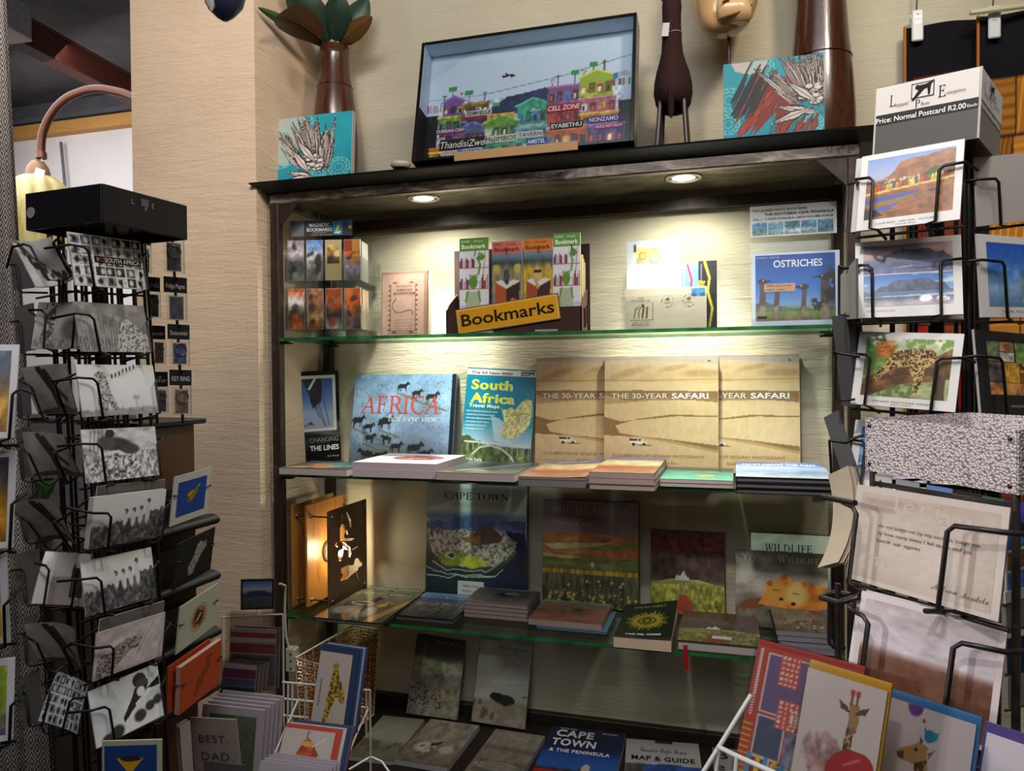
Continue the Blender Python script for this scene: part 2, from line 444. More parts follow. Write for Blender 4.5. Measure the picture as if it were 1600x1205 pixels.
_G = {}
def _ital(t): return ''.join(chr(0x1D434+ord(c)-65) if 'A' <= c <= 'Z' else chr(0x1D44E+ord(c)-97) if 'a' <= c <= 'z' and c != 'h' else chr(0x210E) if c == 'h' else c for c in t)
def _scr(t): return ''.join(chr(0x1D4D0+ord(c)-65) if 'A' <= c <= 'Z' else chr(0x1D4EA+ord(c)-97) if 'a' <= c <= 'z' else c for c in t)
def glyphs(t,style=''):
    """style letters: s serif, i slanted serif, h handwriting, b bold, B very bold, w wide spacing, o oblique"""
    key = (t,style)
    if key in _G: return _G[key]
    c = bpy.data.curves.new('lettering','FONT'); c.size = 1.0; c.resolution_u = 3
    c.body = _ital(t) if ('s' in style or 'i' in style) else _scr(t) if 'h' in style else t
    if 's' in style: c.shear = -0.25
    if 'o' in style: c.shear = 0.2
    if 'b' in style: c.offset = 0.018
    if 'B' in style: c.offset = 0.034
    if 'w' in style: c.space_character = 1.15
    if 'B' in style: c.space_character = 1.12
    o = bpy.data.objects.new('lettering',c); me = bpy.data.meshes.new_from_object(o)
    V = np.array([v.co[:2] for v in me.vertices]).reshape(-1,2); F = [tuple(p.vertices) for p in me.polygons]
    bpy.data.objects.remove(o); bpy.data.curves.remove(c); bpy.data.meshes.remove(me)
    # keep every facet turned to the reader
    G = []
    for f in F:
        a = sum(V[f[i]][0]*V[f[(i+1) % len(f)]][1]-V[f[(i+1) % len(f)]][0]*V[f[i]][1] for i in range(len(f)))
        G.append(f if a >= 0 else f[::-1])
    _G[key] = (V,G); return _G[key]

# ------------------------------------------------------------------ picture painter (x to the reader's right, y up, both 0..1)
class Pic:
    def __init__(s,nx,ny,col,seed=1):
        s.nx,s.ny = nx,ny; s.a = np.ones((ny,nx,3))*srgb(col); s.rng = np.random.RandomState(seed)
        s.X,s.Y = np.meshgrid(np.linspace(0,1,nx),np.linspace(0,1,ny))
    def put(s,m,col,a=1.0):
        m = np.clip(np.asarray(m,float)*a,0,1)[...,None]; s.a = s.a*(1-m)+srgb(col)*m; return s
    def grad(s,stops,m=None,axis='y'):
        p = [q for q,_ in stops]; c = np.array([srgb(k) for _,k in stops]); t = s.Y if axis == 'y' else s.X
        g = np.stack([np.interp(t,p,c[:,k]) for k in range(3)],-1)
        if m is None: s.a = g
        else: m = np.asarray(m,float)[...,None]; s.a = s.a*(1-m)+g*m
        return s
    def noise(s,fx,fy,oct=3,seed=None):
        r = np.random.RandomState(seed) if seed is not None else s.rng; out = np.zeros_like(s.X); amp,tot = 1.0,0.0
        for o in range(oct):
            gx,gy = int(fx*2 ** o)+2,int(fy*2 ** o)+2; L = r.rand(gy+1,gx+1)
            x = s.X*fx*2 ** o; y = s.Y*fy*2 ** o; i = np.minimum(x.astype(int),gx-1); j = np.minimum(y.astype(int),gy-1)
            u = x-i; v = y-j; u = u*u*(3-2*u); v = v*v*(3-2*v)
            out += amp*(L[j,i]*(1-u)*(1-v)+L[j,i+1]*u*(1-v)+L[j+1,i]*(1-u)*v+L[j+1,i+1]*u*v); tot += amp; amp *= 0.55
        return out/tot
    def tex(s,m,amount,fx=20,fy=20,oct=3):
        k = 1+amount*(s.noise(fx,fy,oct)-0.5)*2; m = np.asarray(m,float)[...,None]; s.a = s.a*(1-m)+np.clip(s.a*k[...,None],0,255)*m; return s
    def all(s): return np.ones_like(s.X)
    def rect(s,x0,y0,x1,y1): return (s.X >= x0) & (s.X <= x1) & (s.Y >= y0) & (s.Y <= y1)
    def ell(s,cx,cy,rx,ry,rot=0.0,soft=0.0):
        dx,dy = s.X-cx,s.Y-cy
        if rot:
            k = (rx/ry) if False else 1.0
            c,q = math.cos(rot),math.sin(rot); asp = s.ny/s.nx
            dy = dy*asp; dx,dy = dx*c+dy*q,-dx*q+dy*c; dy = dy/asp
        d = np.sqrt((dx/rx) ** 2+(dy/ry) ** 2)
        if soft: return np.clip((1+soft-d)/(2*soft),0,1)
        return d <= 1
    def poly(s,pts):
        m = np.zeros(s.X.shape,bool); n = len(pts)
        for i in range(n):
            (x1,y1),(x2,y2) = pts[i],pts[(i+1) % n]
            if y1 == y2: continue
            c = ((s.Y >= min(y1,y2)) & (s.Y < max(y1,y2))); m ^= c & (s.X < x1+(s.Y-y1)*(x2-x1)/(y2-y1))
        return m
    def line(s,pts,w,col,a=1.0):
        asp = s.ny/s.nx; m = np.zeros(s.X.shape)
        for (x1,y1),(x2,y2) in zip(pts[:-1],pts[1:]):
            dx,dy = x2-x1,(y2-y1)*asp; L = dx*dx+dy*dy+1e-12
            t = np.clip(((s.X-x1)*dx+(s.Y-y1)*asp*dy)/L,0,1)
            d = np.sqrt((s.X-x1-t*dx) ** 2+((s.Y-y1)*asp-t*dy) ** 2); m = np.maximum(m,np.clip((w-d)/(0.6/s.nx)+0.5,0,1))
        return s.put(m,col,a)
    def below(s,pts,jag=0.0,fx=18):
        x,y = zip(*pts); h = np.interp(s.X[0],x,y)
        if jag: h = h+jag*(s.noise(fx,1,4)[0]-0.5)*2
        return s.Y <= h[None,:]
    def spots(s,m,n,r0,r1,col,seed=3,ry=None,a=1.0,rot=False):
        r = np.random.RandomState(seed); mm = np.zeros_like(s.X); asp = s.nx/s.ny
        ys,xs = np.where(m)
        if len(xs) == 0: return s
        for _ in range(n):
            k = r.randint(len(xs)); q = r0+(r1-r0)*r.rand()
            mm = np.maximum(mm,s.ell(s.X[0,xs[k]],s.Y[ys[k],0],q,q*asp*(ry or 1),r.rand()*3 if rot else 0,0.25))
        return s.put(mm*m,col,a)
    def grey(s):
        g = s.a @ np.array([0.3,0.59,0.11]); s.a = np.repeat(g[...,None],3,-1); return s
# ================================================================== the room
ZT,Z1,Z2,Z3,ZB = 2.030,1.604,1.234,0.849,0.500        # top surface, three glass shelves, bottom shelf
XL,XR,YF,YB = -1.222,0.262,1.80,2.10                     # the unit's ends, its front and the wall behind it
def struct(name,mb): return mb.build(name,kind='structure')
def slab(name,lo,hi,key):
    m = MB(); c = [(a+b)/2 for a,b in zip(lo,hi)]; m.box(c,[b-a for a,b in zip(lo,hi)],key=key); return struct(name,m)
slab('floor',(-5.2,-3.0,-0.1),(2.6,4.0,0.0),'floor_screed')
slab('ceiling',(-5.2,-3.0,3.235),(2.6,4.0,3.33),'far_ceiling')
slab('wall_back',(-1.25,YB,0.0),(2.6,YB+0.16,3.235),'plaster_wall')
slab('wall_column',(-1.645,1.765,0.0),(-1.238,YB+0.16,3.235),'plaster_column')
slab('wall_far',(-5.2,3.70,0.0),(-1.25,3.82,2.99),'white_wall')
slab('wall_far_upper',(-5.2,3.76,2.99),(-1.25,3.82,3.235),'far_ceiling')
slab('wall_left',(-5.3,-3.0,0.0),(-5.2,4.0,3.235),'ceiling_paint')
slab('wall_right',(2.6,-3.0,0.0),(2.7,2.3,3.235),'ceiling_paint')
slab('wall_front',(-5.2,-3.1,0.0),(2.6,-3.0,3.235),'ceiling_paint')
slab('trim_1',(-5.2,3.64,2.99),(-1.25,3.72,3.06),'wood_beam')
# shallow fillet of plaster where the column meets the back wall
m = MB(); m.prism([(0,0),(0.022,0.0),(0.010,-0.008),(0.004,-0.016),(0,-0.03)],0,3.235-0.002,key='plaster_wall',M=Matrix.Translation((-1.239,YB+0.0005,0.001)))
struct('trim_2',m)
# the old steel joist under the next room's ceiling, with its boxed end
a,b = atZ(150,133,2.95),atZ(30,72,2.95)
d = (b-a)/np.linalg.norm(b-a); a = a-d*0.9; b = b+d*1.4; side = np.cross(d,[0,0,1])
m = MB(); Mj = frame((a+b)/2,d,side,np.array([0,0,1.0]))
ln = np.linalg.norm(b-a)
m.box((0,0,0.006),(ln,0.085,0.012),key='rust_steel',M=Mj,bev=0.002)
m.box((0,0.0,0.066),(ln,0.05,0.108),key='rust_steel',M=Mj)
m.box((0,0,0.126),(ln,0.085,0.012),key='rust_steel',M=Mj,bev=0.002)
struct('trim_3',m)
m = MB(); Mk = frame(atZ(28,66,2.945)+np.array([0,0,0.075]),d,side,np.array([0,0,1.0]))
m.box((0.25,0,0),(0.5,0.15,0.14),key='grey_cabinet',M=Mk,bev=0.006); m.box((0.25,0,-0.075),(0.5,0.14,0.01),key='white_wall',M=Mk)
struct('trim_4',m)
# a ledge of plaster high on the far wall
slab('trim_5',(-5.2,3.70,3.10),(-1.25,3.755,3.13),'far_ceiling')

# ================================================================== the display unit
unit = root('display_shelf',(XL,YF,0),'worn steel and glass shelving unit with black top against the cream wall','shelf unit')
iu = unit.matrix_world.inverted()
def upart(mb,name,label=None): return mb.build(name,unit,iu,label)
P = 0.026
for (x0,y0) in ((XL,YF),(XR-P,YF),(XL,YB-0.004-P),(XR-P,YB-0.004-P)):
    m = MB(); m.box((x0+P/2,y0+P/2,1.972/2),(P,P,1.970),key='post_steel',bev=0.002); upart(m,'post')
m = MB()                                                          # rails of the top frame
zb0,zb1 = 1.970,1.998
m.box(((XL+XR)/2,YF+P/2,(zb0+zb1)/2),(XR-XL,P,zb1-zb0),key='worn_steel',bev=0.003); upart(m,'front_rail')
m = MB(); m.box(((XL+XR)/2,YB-0.004-P/2,1.951),(XR-XL-2*P,P,0.032),key='post_steel',bev=0.002); upart(m,'rear_rail')
for x in (XL+P/2,XR-P/2):
    m = MB(); m.box((x,(YF+YB)/2,1.984),(P,YB-YF-0.06,0.028),key='worn_steel',bev=0.002); upart(m,'side_rail')
m = MB()                                                          # black top: flared lip and flat board
prof = [(0.0,1.998),(-0.05,2.014),(-0.052,2.019),(0.0,2.03)]
xl,xr,yb = XL,XR+0.04,YB-0.004
o_ = [(xl,YF),(xr,YF),(xr,yb),(xl,yb)]
V = []; lip = [(0.0,1.9985),(0.05,2.0145),(0.052,2.0185),(0.004,2.030)]
for k,z in lip: V += [(xl-k*0.55,YF-k,z),(xr,YF-k,z),(xr,yb,z),(xl-k*0.55,yb,z)]
F = [(0,1,2,3)[::-1],(12,13,14,15)]
for i in range(3):
    for j in range(4): F.append((i*4+j,i*4+(j+1) % 4,i*4+4+(j+1) % 4,i*4+4+j))
m.add(V,F,(20,16,14),'black_board'); upart(m,'top_board')
m = MB(); m.box(((XL+XR)/2,(YF+YB)/2,1.992),(XR-XL-2*P-0.002,YB-YF-0.06,0.010),key='soffit_steel'); upart(m,'soffit')
for x,s_,y in ((XL+P,1,YF+0.004),(XR-P,-1,YF+0.004),(XL+P,1,YB-0.02),(XR-P,-1,YB-0.02)):
    k = 0.062 if y < 2 else 0.085; z = 1.9695 if y < 2 else 1.935
    m = MB(); V = [(x,y,z),(x+s_*k,y,z),(x,y,z-k),(x,y+0.006,z),(x+s_*k,y+0.006,z),(x,y+0.006,z-k)]
    m.add(V,[(0,1,2),(3,5,4),(0,3,4,1),(1,4,5,2),(2,5,3,0)],(40,32,28),'post_steel'); upart(m,'gusset')
for z in (Z1,Z2,Z3):                                             # glass shelves, each on four round pads
    m = MB(); t = 0.0085; x0,x1,y0,y1 = XL+P+0.002,XR-P-0.002+(0.03 if z == Z1 else 0.0),YF-0.004,YB-0.036
    if z == Z1: x1 = XR-P-0.002
    V = [(x0,y0,z-t),(x1,y0,z-t),(x1,y1,z-t),(x0,y1,z-t),(x0,y0,z),(x1,y0,z),(x1,y1,z),(x0,y1,z)]
    m.add(V,[(0,3,2,1),(4,5,6,7)],(255,255,255),'shelf_glass')
    m.add(V,[(0,1,5,4),(1,2,6,5),(2,3,7,6),(3,0,4,7)],(30,110,60),'glass_edge')
    g = upart(m,'glass_shelf')
    for x,s_ in ((XL+P,1),(XR-P,-1)):
        for y in (YF+0.013,YB-0.017-0.02):
            m = MB(); m.box((x+s_*0.016,y,z-t-0.004),(0.032,0.016,0.008),key='black_metal',bev=0.002)
            m.lathe([(0.009,0),(0.009,0.002),(0.006,0.003)],key='steel',n=14,M=Matrix.Translation((x+s_*0.026,y,z-t-0.0032)),col=(150,150,150))
            upart(m,'shelf_pad')
m = MB(); m.box(((XL+XR)/2,(1.66+YB)/2-0.003,ZB-0.012),(XR-XL-0.002,YB-1.66-0.008,0.024),key='wood_dark',bev=0.002); upart(m,'bottom_board')
m = MB(); m.box(((XL+XR)/2,YB-0.016,ZB+0.016),(XR-XL-0.06,0.024,0.032),key='wood_dark',bev=0.002); upart(m,'rear_lip')
for px,py in ((662,310),(1068,278)):
    c = atZ(px,py,1.986); Mc = Matrix.Translation((c[0],c[1],1.9868))
    m = MB(); m.lathe([(0.047,0.0),(0.047,-0.003),(0.043,-0.0045),(0.031,-0.0035),(0.029,0.0)],col=(200,196,188),key='steel',n=40,M=Mc)
    dl = upart(m,'downlight','round recessed spotlight with brushed ring')
    m = MB(); m.lathe([(0.028,-0.0005),(0.026,-0.002),(0.012,-0.003),(0.0005,-0.0032)],key='led_lens',n=32,M=Mc); m.build('lens',dl)

# ------------------------------------------------------------------ next room
m = MB(); c = atY(60,312,2.7); Mc = Matrix.Translation(c)
lampo = root('hanging_lamp',Matrix.Translation(c+np.array([0,0,0.0])),'ribbed pale yellow lit glass shade hanging from a bent copper pipe','lamp')
sc_ = 2.7/1180*1.12
prof = [(0.002,0.115),(0.03,0.112),(0.07,0.100),(0.105,0.07),(0.128,0.02),(0.138,-0.05),(0.140,-0.12),(0.132,-0.19),(0.125,-0.21)]
m = MB(); m.lathe(prof,key='lit_shade',n=84,lobes=12,amp=0.05); m.build('lamp_shade',lampo)
m = MB(); m.lathe([(0.05,0.100),(0.05,0.125),(0.042,0.15),(0.026,0.172),(0.006,0.180)],key='wood_cap',n=28); m.build('wooden_cap',lampo)
pp = [(67,260),(64,244),(64,222),(67,205),(78,180),(97,157),(122,144),(150,137),(180,142),(204,148),(232,165),(250,195)]
m = MB(); q = []
for i in range(len(pp)-1):
    for k in range(4):
        t = k/4; q.append(atY(pp[i][0]*(1-t)+pp[i+1][0]*t,pp[i][1]*(1-t)+pp[i+1][1]*t,2.7)-c)
# soften the bend
q = [np.mean(q[max(0,i-2):i+3],axis=0) for i in range(len(q))]
m.tube(q[4:],0.0185,(66,33,20),'copper',14)
m.tube([q[3],q[5]],0.023,(88,48,30),'copper',14); m.tube([(q[0][0],q[0][1],0.17),q[4]],0.004,(190,180,160),'plastic',6)
m.build('copper_pipe',lampo)
m = MB(); m.box((0.085,-0.10,0.12),(0.055,0.001,0.04),(226,224,218),'paper',M=Matrix.Rotation(0.35,4,'Y')); m.build('price_ticket',lampo)
# thin grey rod standing against the far wall
m = MB(); p0,p1 = atY(95,222,3.66),atY(101,285,3.66); m.tube([p1+(p1-p0)*9.0*0-np.array([0,0,2.62]),p1,p0],0.008,(96,96,104),'plastic',8)
tag(m.build('rod'),'thin grey rod standing against the white far wall','rod')
# cupboard in the next room seen through the postcard rack
m = MB(); cup = root('cupboard',(-2.9,2.55,0),'grey cupboard in the next room seen through the postcard rack','cupboard')
m.box((0,0.25,0.66),(1.9,0.5,1.32),key='grey_cabinet',bev=0.004); m.build('body',cup)
m = MB(); m.box((0,0.245,1.335),(1.96,0.54,0.03),key='grey_cabinet',bev=0.004); m.build('top',cup)
for x in (-0.48,0.48):
    m = MB(); m.box((x,-0.008,0.68),(0.9,0.016,1.2),key='grey_cabinet',bev=0.003); dd = m.build('door',cup)
    m = MB(); m.tube([(x*0.2,-0.02,0.72),(x*0.2,-0.045,0.74),(x*0.2,-0.045,0.86),(x*0.2,-0.02,0.88)],0.005,(120,120,120),'steel'); m.build('handle',dd)
m = MB(); c = atY(98,742,2.45); 
# ================================================================== pictures
def sky(p,stops,m=None): p.grad(stops,p.all() if m is None else m); return p
def clouds(p,y0,y1,col='#ffffff',a=0.7,fx=4,fy=7,thr=0.5,seed=5):
    n = p.noise(fx,fy,4,seed); p.put(np.clip((n-thr)*5,0,1)*(p.Y >= y0)*(p.Y <= y1),col,a); return p
def mountain(p,base,top,x0,x1,col,jag=0.02,shade='#000000',y_flat=None):
    """flat-topped mountain between x0 and x1"""
    w = x1-x0
    pts = [(0,base),(x0,base),(x0+.10*w,base+(top-base)*.45),(x0+.17*w,base+(top-base)*.5),(x0+.27*w,base+(top-base)*.86),
           (x0+.33*w,top),(x0+.72*w,top*1.0),(x0+.77*w,base+(top-base)*.72),(x0+.86*w,base+(top-base)*.55),(x0+.90*w,base+(top-base)*.66),(x0+.95*w,base+(top-base)*.3),(x1,base),(1,base)]
    m = p.below(pts,jag*(top-base)*6,30) & (p.Y > base-0.02); p.put(m,col); p.tex(m,0.35,22,8); return m
def quadruped(p,cx,cy,s,col,flip=1,neck=0.0,horn=False,tail=True):
    """dark little grazing animal s tall (fraction of the picture height)"""
    asp = p.ny/p.nx; k = s*asp
    def q(x,y): return (cx+flip*x*k,cy+y*s)
    p.put(p.poly([q(-.55,.45),q(-.5,.78),q(-.2,.86),q(.3,.84),q(.45,.95+neck),q(.62,1.12+neck),q(.72,1.0+neck),q(.95,.78+neck*.7),q(.86,.68+neck*.7),q(.62,.78+neck*.5),q(.5,.5),q(.3,.4),q(-.3,.38)]),col)
    for x in (-.48,-.3,.25,.42): p.put(p.poly([q(x-.05,.5),q(x+.07,.5),q(x+.03,0),q(x-.05,0)]),col)
    if tail: p.line([q(-.55,.72),q(-.66,.3)],0.05*k,col)
    if horn: p.line([q(.68,1.1+neck),q(.55,1.5+neck)],.03*k,col)
    return p
def elephant(p,cx,cy,s,col,flip=1):
    asp = p.ny/p.nx; k = s*asp
    def q(x,y): return (cx+flip*x*k,cy+y*s)
    p.put(p.ell(*q(0,.62),.55*k,.34*s),col); p.put(p.ell(*q(.55,.72),.27*k,.27*s),col)
    for x in (-.4,-.2,.2,.38): p.put(p.poly([q(x-.1,.5),q(x+.1,.5),q(x+.08,0),q(x-.09,0)]),col)
    p.line([q(.75,.62),q(.85,.3),q(.8,.05)],.06*k,col); p.put(p.ell(*q(.42,.74),.17*k,.25*s),np.clip(srgb(col)*1.3,0,255)); return p
def giraffe_coat(p,m,base,spot,n=60,r=0.02,seed=2):
    p.put(m,base); p.spots(m,n,r*.6,r,spot,seed,rot=True); return p
def fold(p,amt=0.25,seed=9):
    p.tex(p.all(),amt,3,3,3); return p

def art_dunes(nx=96,ny=110):
    p = Pic(nx,ny,'#d6b68c',4)
    p.grad([(0,'#cbab80'),(.3,'#dabb90'),(.6,'#d5b48c'),(1,'#ccac90')])
    p.put(p.below([(0,1),(1,1)]) & ~p.below([(0,.965),(.3,.972),(.6,.955),(1,.925)]),'#b9a09c')
    p.put(p.poly([(0,.80),(.2,.90),(.42,.86),(.7,.93),(1,.88),(1,.76),(0,.78)]),'#cda47a',.7)
    p.put(p.ell(.22,.86,.17,.03,0.3,.4),'#b28b68',.7); p.put(p.ell(.62,.9,.12,.022,.2,.4),'#b08a6a',.7); p.put(p.ell(.86,.85,.17,.03,0,.4),'#ad8869',.8)
    p.line([(0,.795),(.4,.79),(1,.80)],.004,'#94704f',.8)
    p.put(p.poly([(0,.70),(.3,.705),(.6,.70),(1,.695),(1,.60),(.75,.62),(.45,.625),(.2,.61),(0,.665)]),'#8d6a4c')
    p.put(p.poly([(0,.67),(.35,.66),(.8,.64),(1,.64),(1,.60),(.75,.62),(.4,.61),(0,.58)]),'#a17a55',.6)
    p.put(p.poly([(0,.44),(.12,.43),(.4,.455),(.65,.48),(1,.475),(1,.487),(.6,.495),(.3,.455),(.1,.395),(.14,.33),(.35,.295),(.6,.27),(1,.19),(1,.235),(.5,.29),(.25,.30),(0,.31)]),'#8c6c48')
    p.put(p.poly([(0,.47),(0,.31),(.12,.32),(.08,.38),(.14,.435)]),'#96714c')
    p.put(p.poly([(.2,.31),(.55,.285),(1,.2),(1,.17),(.55,.255)]),'#a9824f',.6)
    p.line([(0,.075),(.3,.07)],.004,'#a87f55',.5)
    # small pick-up truck crossing the sand
    p.put(p.poly([(.235,.245),(.24,.265),(.29,.27),(.30,.285),(.335,.285),(.345,.262),(.385,.258),(.39,.235),(.24,.238)]),'#e8dcc8')
    p.put(p.poly([(.225,.268),(.235,.285),(.3,.278),(.295,.263),(.24,.262)]),'#4a372a'); p.put(p.rect(.305,.263,.332,.28),'#43423f')
    for x in (.265,.36): p.put(p.ell(x,.234,.016,.012),'#2c221c')
    p.put(p.poly([(.27,.226),(.43,.222),(.43,.23),(.3,.234)]),'#6b4a30',.8)
    p.put(p.ell(.92,.955,.015,.006),'#3a302c'); p.tex(p.all(),.05,30,20); return p
def art_blue_sand(nx=110,ny=80):
    p = Pic(nx,ny,'#8fa4c4',6); p.grad([(0,'#5e6c87'),(.25,'#8598b9'),(.7,'#93a9cd'),(1,'#7f9ac4')])
    p.tex(p.all(),.22,10,8,4); p.put(p.ell(.68,.42,.15,.35,0,.6),'#6b7692',.5)
    p.put(p.ell(.42,.05,.5,.22,0,.5),'#57574f',.55); p.spots(p.all(),420,.003,.006,'#3e4a63',8,a=.8)
    C = '#2b2b2b'
    for x,y,s,f in ((.49,.80,.11,1),(.63,.73,.10,1),(.78,.68,.12,1),(.06,.40,.13,1),(.17,.34,.11,1),(.34,.38,.15,1),(.19,.22,.11,1),(.36,.22,.10,-1),
                       (.46,.12,.12,1),(.64,.09,.15,1),(.75,.05,.12,1),(.17,.02,.14,-1),(.30,.0,.14,1)):
        p.put(p.poly([(x-.08,y-.02),(x+.1,y-.05),(x+.16,y-.1),(x+.02,y-.06)]),'#8d8c74',.7)
        p.line([(x-.06,y-.005),(x+.15,y-.09)],.005,'#4b4a3c',.7); quadruped(p,x,y,s,C,f)
    return p
def art_travel(nx=90,ny=120):
    p = Pic(nx,ny,'#0d7fa0',7); p.grad([(0,'#6d7f70'),(.22,'#b9cdd8'),(.36,'#62a8c4'),(.45,'#0f86a8'),(1,'#0d7ba0')])
    p.put(p.rect(0,.93,1,.985),'#e9e6e4'); p.put(p.rect(.78,.935,.97,.975),'#234a60'); p.put(p.poly([(.9,.94),(.93,.965),(.96,.94)]),'#e8eef0')
    land = p.poly([(.52,.62),(.56,.57),(.62,.58),(.68,.60),(.74,.58),(.82,.66),(.9,.695),(.97,.68),(.985,.55),(.96,.44),(.86,.33),(.75,.285),(.66,.27),(.59,.285),(.565,.35),(.60,.44),(.56,.55)])
    sea = p.poly([(.40,.50),(.52,.48),(.60,.44),(.565,.33),(.6,.27),(.76,.25),(.83,.31),(.7,.22),(.48,.25),(.43,.4)])
    p.put(sea,'#c6ddea',.85)
    p.put(land,'#dfd695'); p.tex(land,.3,30,30); p.spots(land,40,.006,.012,'#7d7a34',4,a=.7)
    for a,b in (((.6,.5),(.95,.55)),((.7,.6),(.85,.4)),((.6,.35),(.9,.6)),((.75,.3),(.95,.5)),((.62,.57),(.8,.45))): p.line([a,b],.004,'#8a5a3a',.6)
    g = p.below([(0,.27),(.1,.29),(.2,.24),(.4,.2),(.7,.18),(1,.2)],.02); p.put(g,'#5c6a3c'); p.tex(g,.7,18,14)
    p.line([(.05,.225),(.5,.215),(1,.20)],.010,'#d9dcdc'); p.line([(.18,.10),(.28,.17),(.42,.195),(.58,.17),(.72,.10),(.8,.02)],.012,'#cfd0cc')
    for x in np.linspace(.1,.98,12): p.line([(x,.215),(x,.215-abs(x-.42)*.22-.02)],.005,'#b9bcb8',.8)
    p.tex(p.rect(0,0,1,.1),.5,16,10); return p
def art_lines(nx=50,ny=64):
    p = Pic(nx,ny,'#4f6ea8',3); p.grad([(0,'#8f97a8'),(.3,'#8a9cc0'),(.7,'#46639f'),(1,'#36569a')])
    p.line([(.55,1),(.52,.6)],.16,'#23232c'); p.line([(.3,.97),(.45,.72)],.12,'#2b2b35'); p.line([(.35,.8),(.52,1)],.03,'#c9ccd4'); p.put(p.ell(.47,.55,.1,.1),'#1e1e26')
    p.line([(.47,.55),(.5,.45),(.43,.42)],.02,'#26262e')
    for a,b in (((.62,1),(.88,.05)),((.5,.5),(.76,.04)),((.55,.6),(.78,.04)),((.45,.5),(.62,.2)),((.66,.7),(.5,.45))): p.line([a,b],.008,'#20222c')
    p.put(p.ell(.36,.10,.07,.035),'#34384a'); p.line([(.15,.07),(.45,.08)],.015,'#5c6072'); return p
def art_capetown(nx=100,ny=110,flat=False):
    p = Pic(nx,ny,'#6f6a68',12); p.grad([(0,'#16201f'),(.2,'#1f2d2f'),(.3,'#3b3a38'),(.6,'#76706a'),(.72,'#5e6a88'),(.78,'#9db4d2'),(1,'#8c98a8')])
    p.put(p.poly([(.0,.78),(.0,1),(.28,1),(.28,.86)]),'#77736e',.6)
    wx,wy = p.X,p.Y; p.X = wx+.05*(p.noise(9,9,3)-.5); p.Y = wy+.05*(p.noise(9,9,3)-.5)
    sea = p.poly([(.62,0),(.62,.16),(.78,.28),(.9,.42),(.8,.6),(1,.66),(1,0)]); p.put(sea,'#24283a'); p.put(p.poly([(.7,.62),(1,.58),(1,.7),(.75,.68)]),'#39415e')
    city = p.poly([(0,.68),(.3,.66),(.7,.6),(.9,.52),(.82,.36),(.7,.3),(.55,.27),(.2,.27),(.05,.4)])
    p.put(city,'#8b8078'); p.tex(city,.75,45,45,2); p.spots(city,260,.004,.008,'#d6cfc5',4,a=.8)
    m = p.below([(0,.66),(.2,.68),(.27,.735),(.36,.70),(.42,.72),(.6,.715),(.66,.68),(.8,.66),(.9,.63),(1,.6)],.012) & (p.Y > .6); p.put(m,'#4a5c86'); p.tex(m,.35,20,10)
    h = p.poly([(.35,.52),(.45,.56),(.58,.64),(.70,.60),(.78,.54),(.72,.49),(.5,.46),(.40,.49)]); p.put(h,'#6b5340'); p.tex(h,.5,14,14); p.put(p.poly([(.56,.63),(.70,.6),(.78,.54),(.72,.49),(.55,.48)]),'#3a332e',.7)
    p.put(p.ell(.27,.335,.13,.07,0,.2),'#6f7a2c'); p.put(p.ell(.49,.315,.13,.055,0,.2),'#a3a23c'); p.tex(p.rect(.1,.22,.7,.42),.3,24,24)
    p.put(p.ell(.25,.355,.06,.035),'#e2e2e4'); p.put(p.ell(.255,.352,.035,.019),'#3c4247')
    for k,(pts) in enumerate(([(.0,.26),(.1,.22),(.25,.2),(.4,.18),(.6,.19),(.7,.2),(.78,.27)],[(.02,.18),(.2,.165),(.45,.2),(.7,.2)],[(.08,.3),(.2,.24),(.4,.235),(.62,.24),(.72,.31)])):
        p.line(pts,.0045,'#c9c2b6',.7)
    p.X,p.Y = wx,wy; return p
def art_cape_small(nx=60,ny=50):
    p = Pic(nx,ny,'#77726c',13); p.grad([(0,'#2b2c2c'),(.35,'#55514c'),(.6,'#78706a'),(.75,'#51607c'),(.82,'#86a5c6'),(1,'#7f9fc2')])
    p.tex(p.rect(0,0,1,.62),.6,20,14); p.put(p.below([(0,.66),(.4,.76),(.6,.77),(1,.68)],.01) & (p.Y > .6),'#4c5a74'); return p
def art_fields(nx=90,ny=100):
    p = Pic(nx,ny,'#6b5a50',15); p.grad([(0,'#3c3f2c'),(.33,'#5a5338'),(.4,'#6d6a48'),(.66,'#9a6a45'),(.70,'#77606a'),(1,'#5c5362')])
    clouds(p,.68,1,'#8a7b82',.6,3,6); h = p.below([(0,.68),(.4,.7),(.6,.695),(1,.66)]) & (p.Y > .5); p.put(h,'#9c6844'); p.tex(h,.25,6,14)
    p.put(p.poly([(0,.58),(.4,.6),(.75,.62),(.5,.56),(.1,.53)]),'#c79a78'); p.put(p.poly([(.36,.55),(1,.63),(1,.58),(.7,.54)]),'#6d7440'); p.put(p.poly([(.55,.52),(1,.58),(1,.48),(.5,.48)]),'#a5643f')
    p.put(p.poly([(0,.47),(.5,.45),(1,.47),(1,.40),(0,.42)]),'#5c6238'); p.put(p.poly([(0,.49),(.45,.47),(.3,.45),(0,.46)]),'#b58c62'); p.tex(p.rect(0,.35,1,.66),.2,20,30)
    p.put(p.rect(0,.31,1,.345),'#b08a3e',.8); p.tex(p.rect(0,.3,1,.36),.5,40,4); p.put(p.ell(.53,.40,.015,.03),'#d9d2c4')
    g = p.rect(0,0,1,.31); p.put(g,'#545548',.5); p.tex(g,.5,40,8); p.spots(p.rect(0,.0,1,.14),70,.008,.016,'#c9b53c',5); p.spots(p.rect(.2,.1,.9,.26),22,.006,.013,'#dcd8c4',6); p.spots(p.rect(0,.02,1,.1),26,.006,.012,'#242c1c',7)
    return p
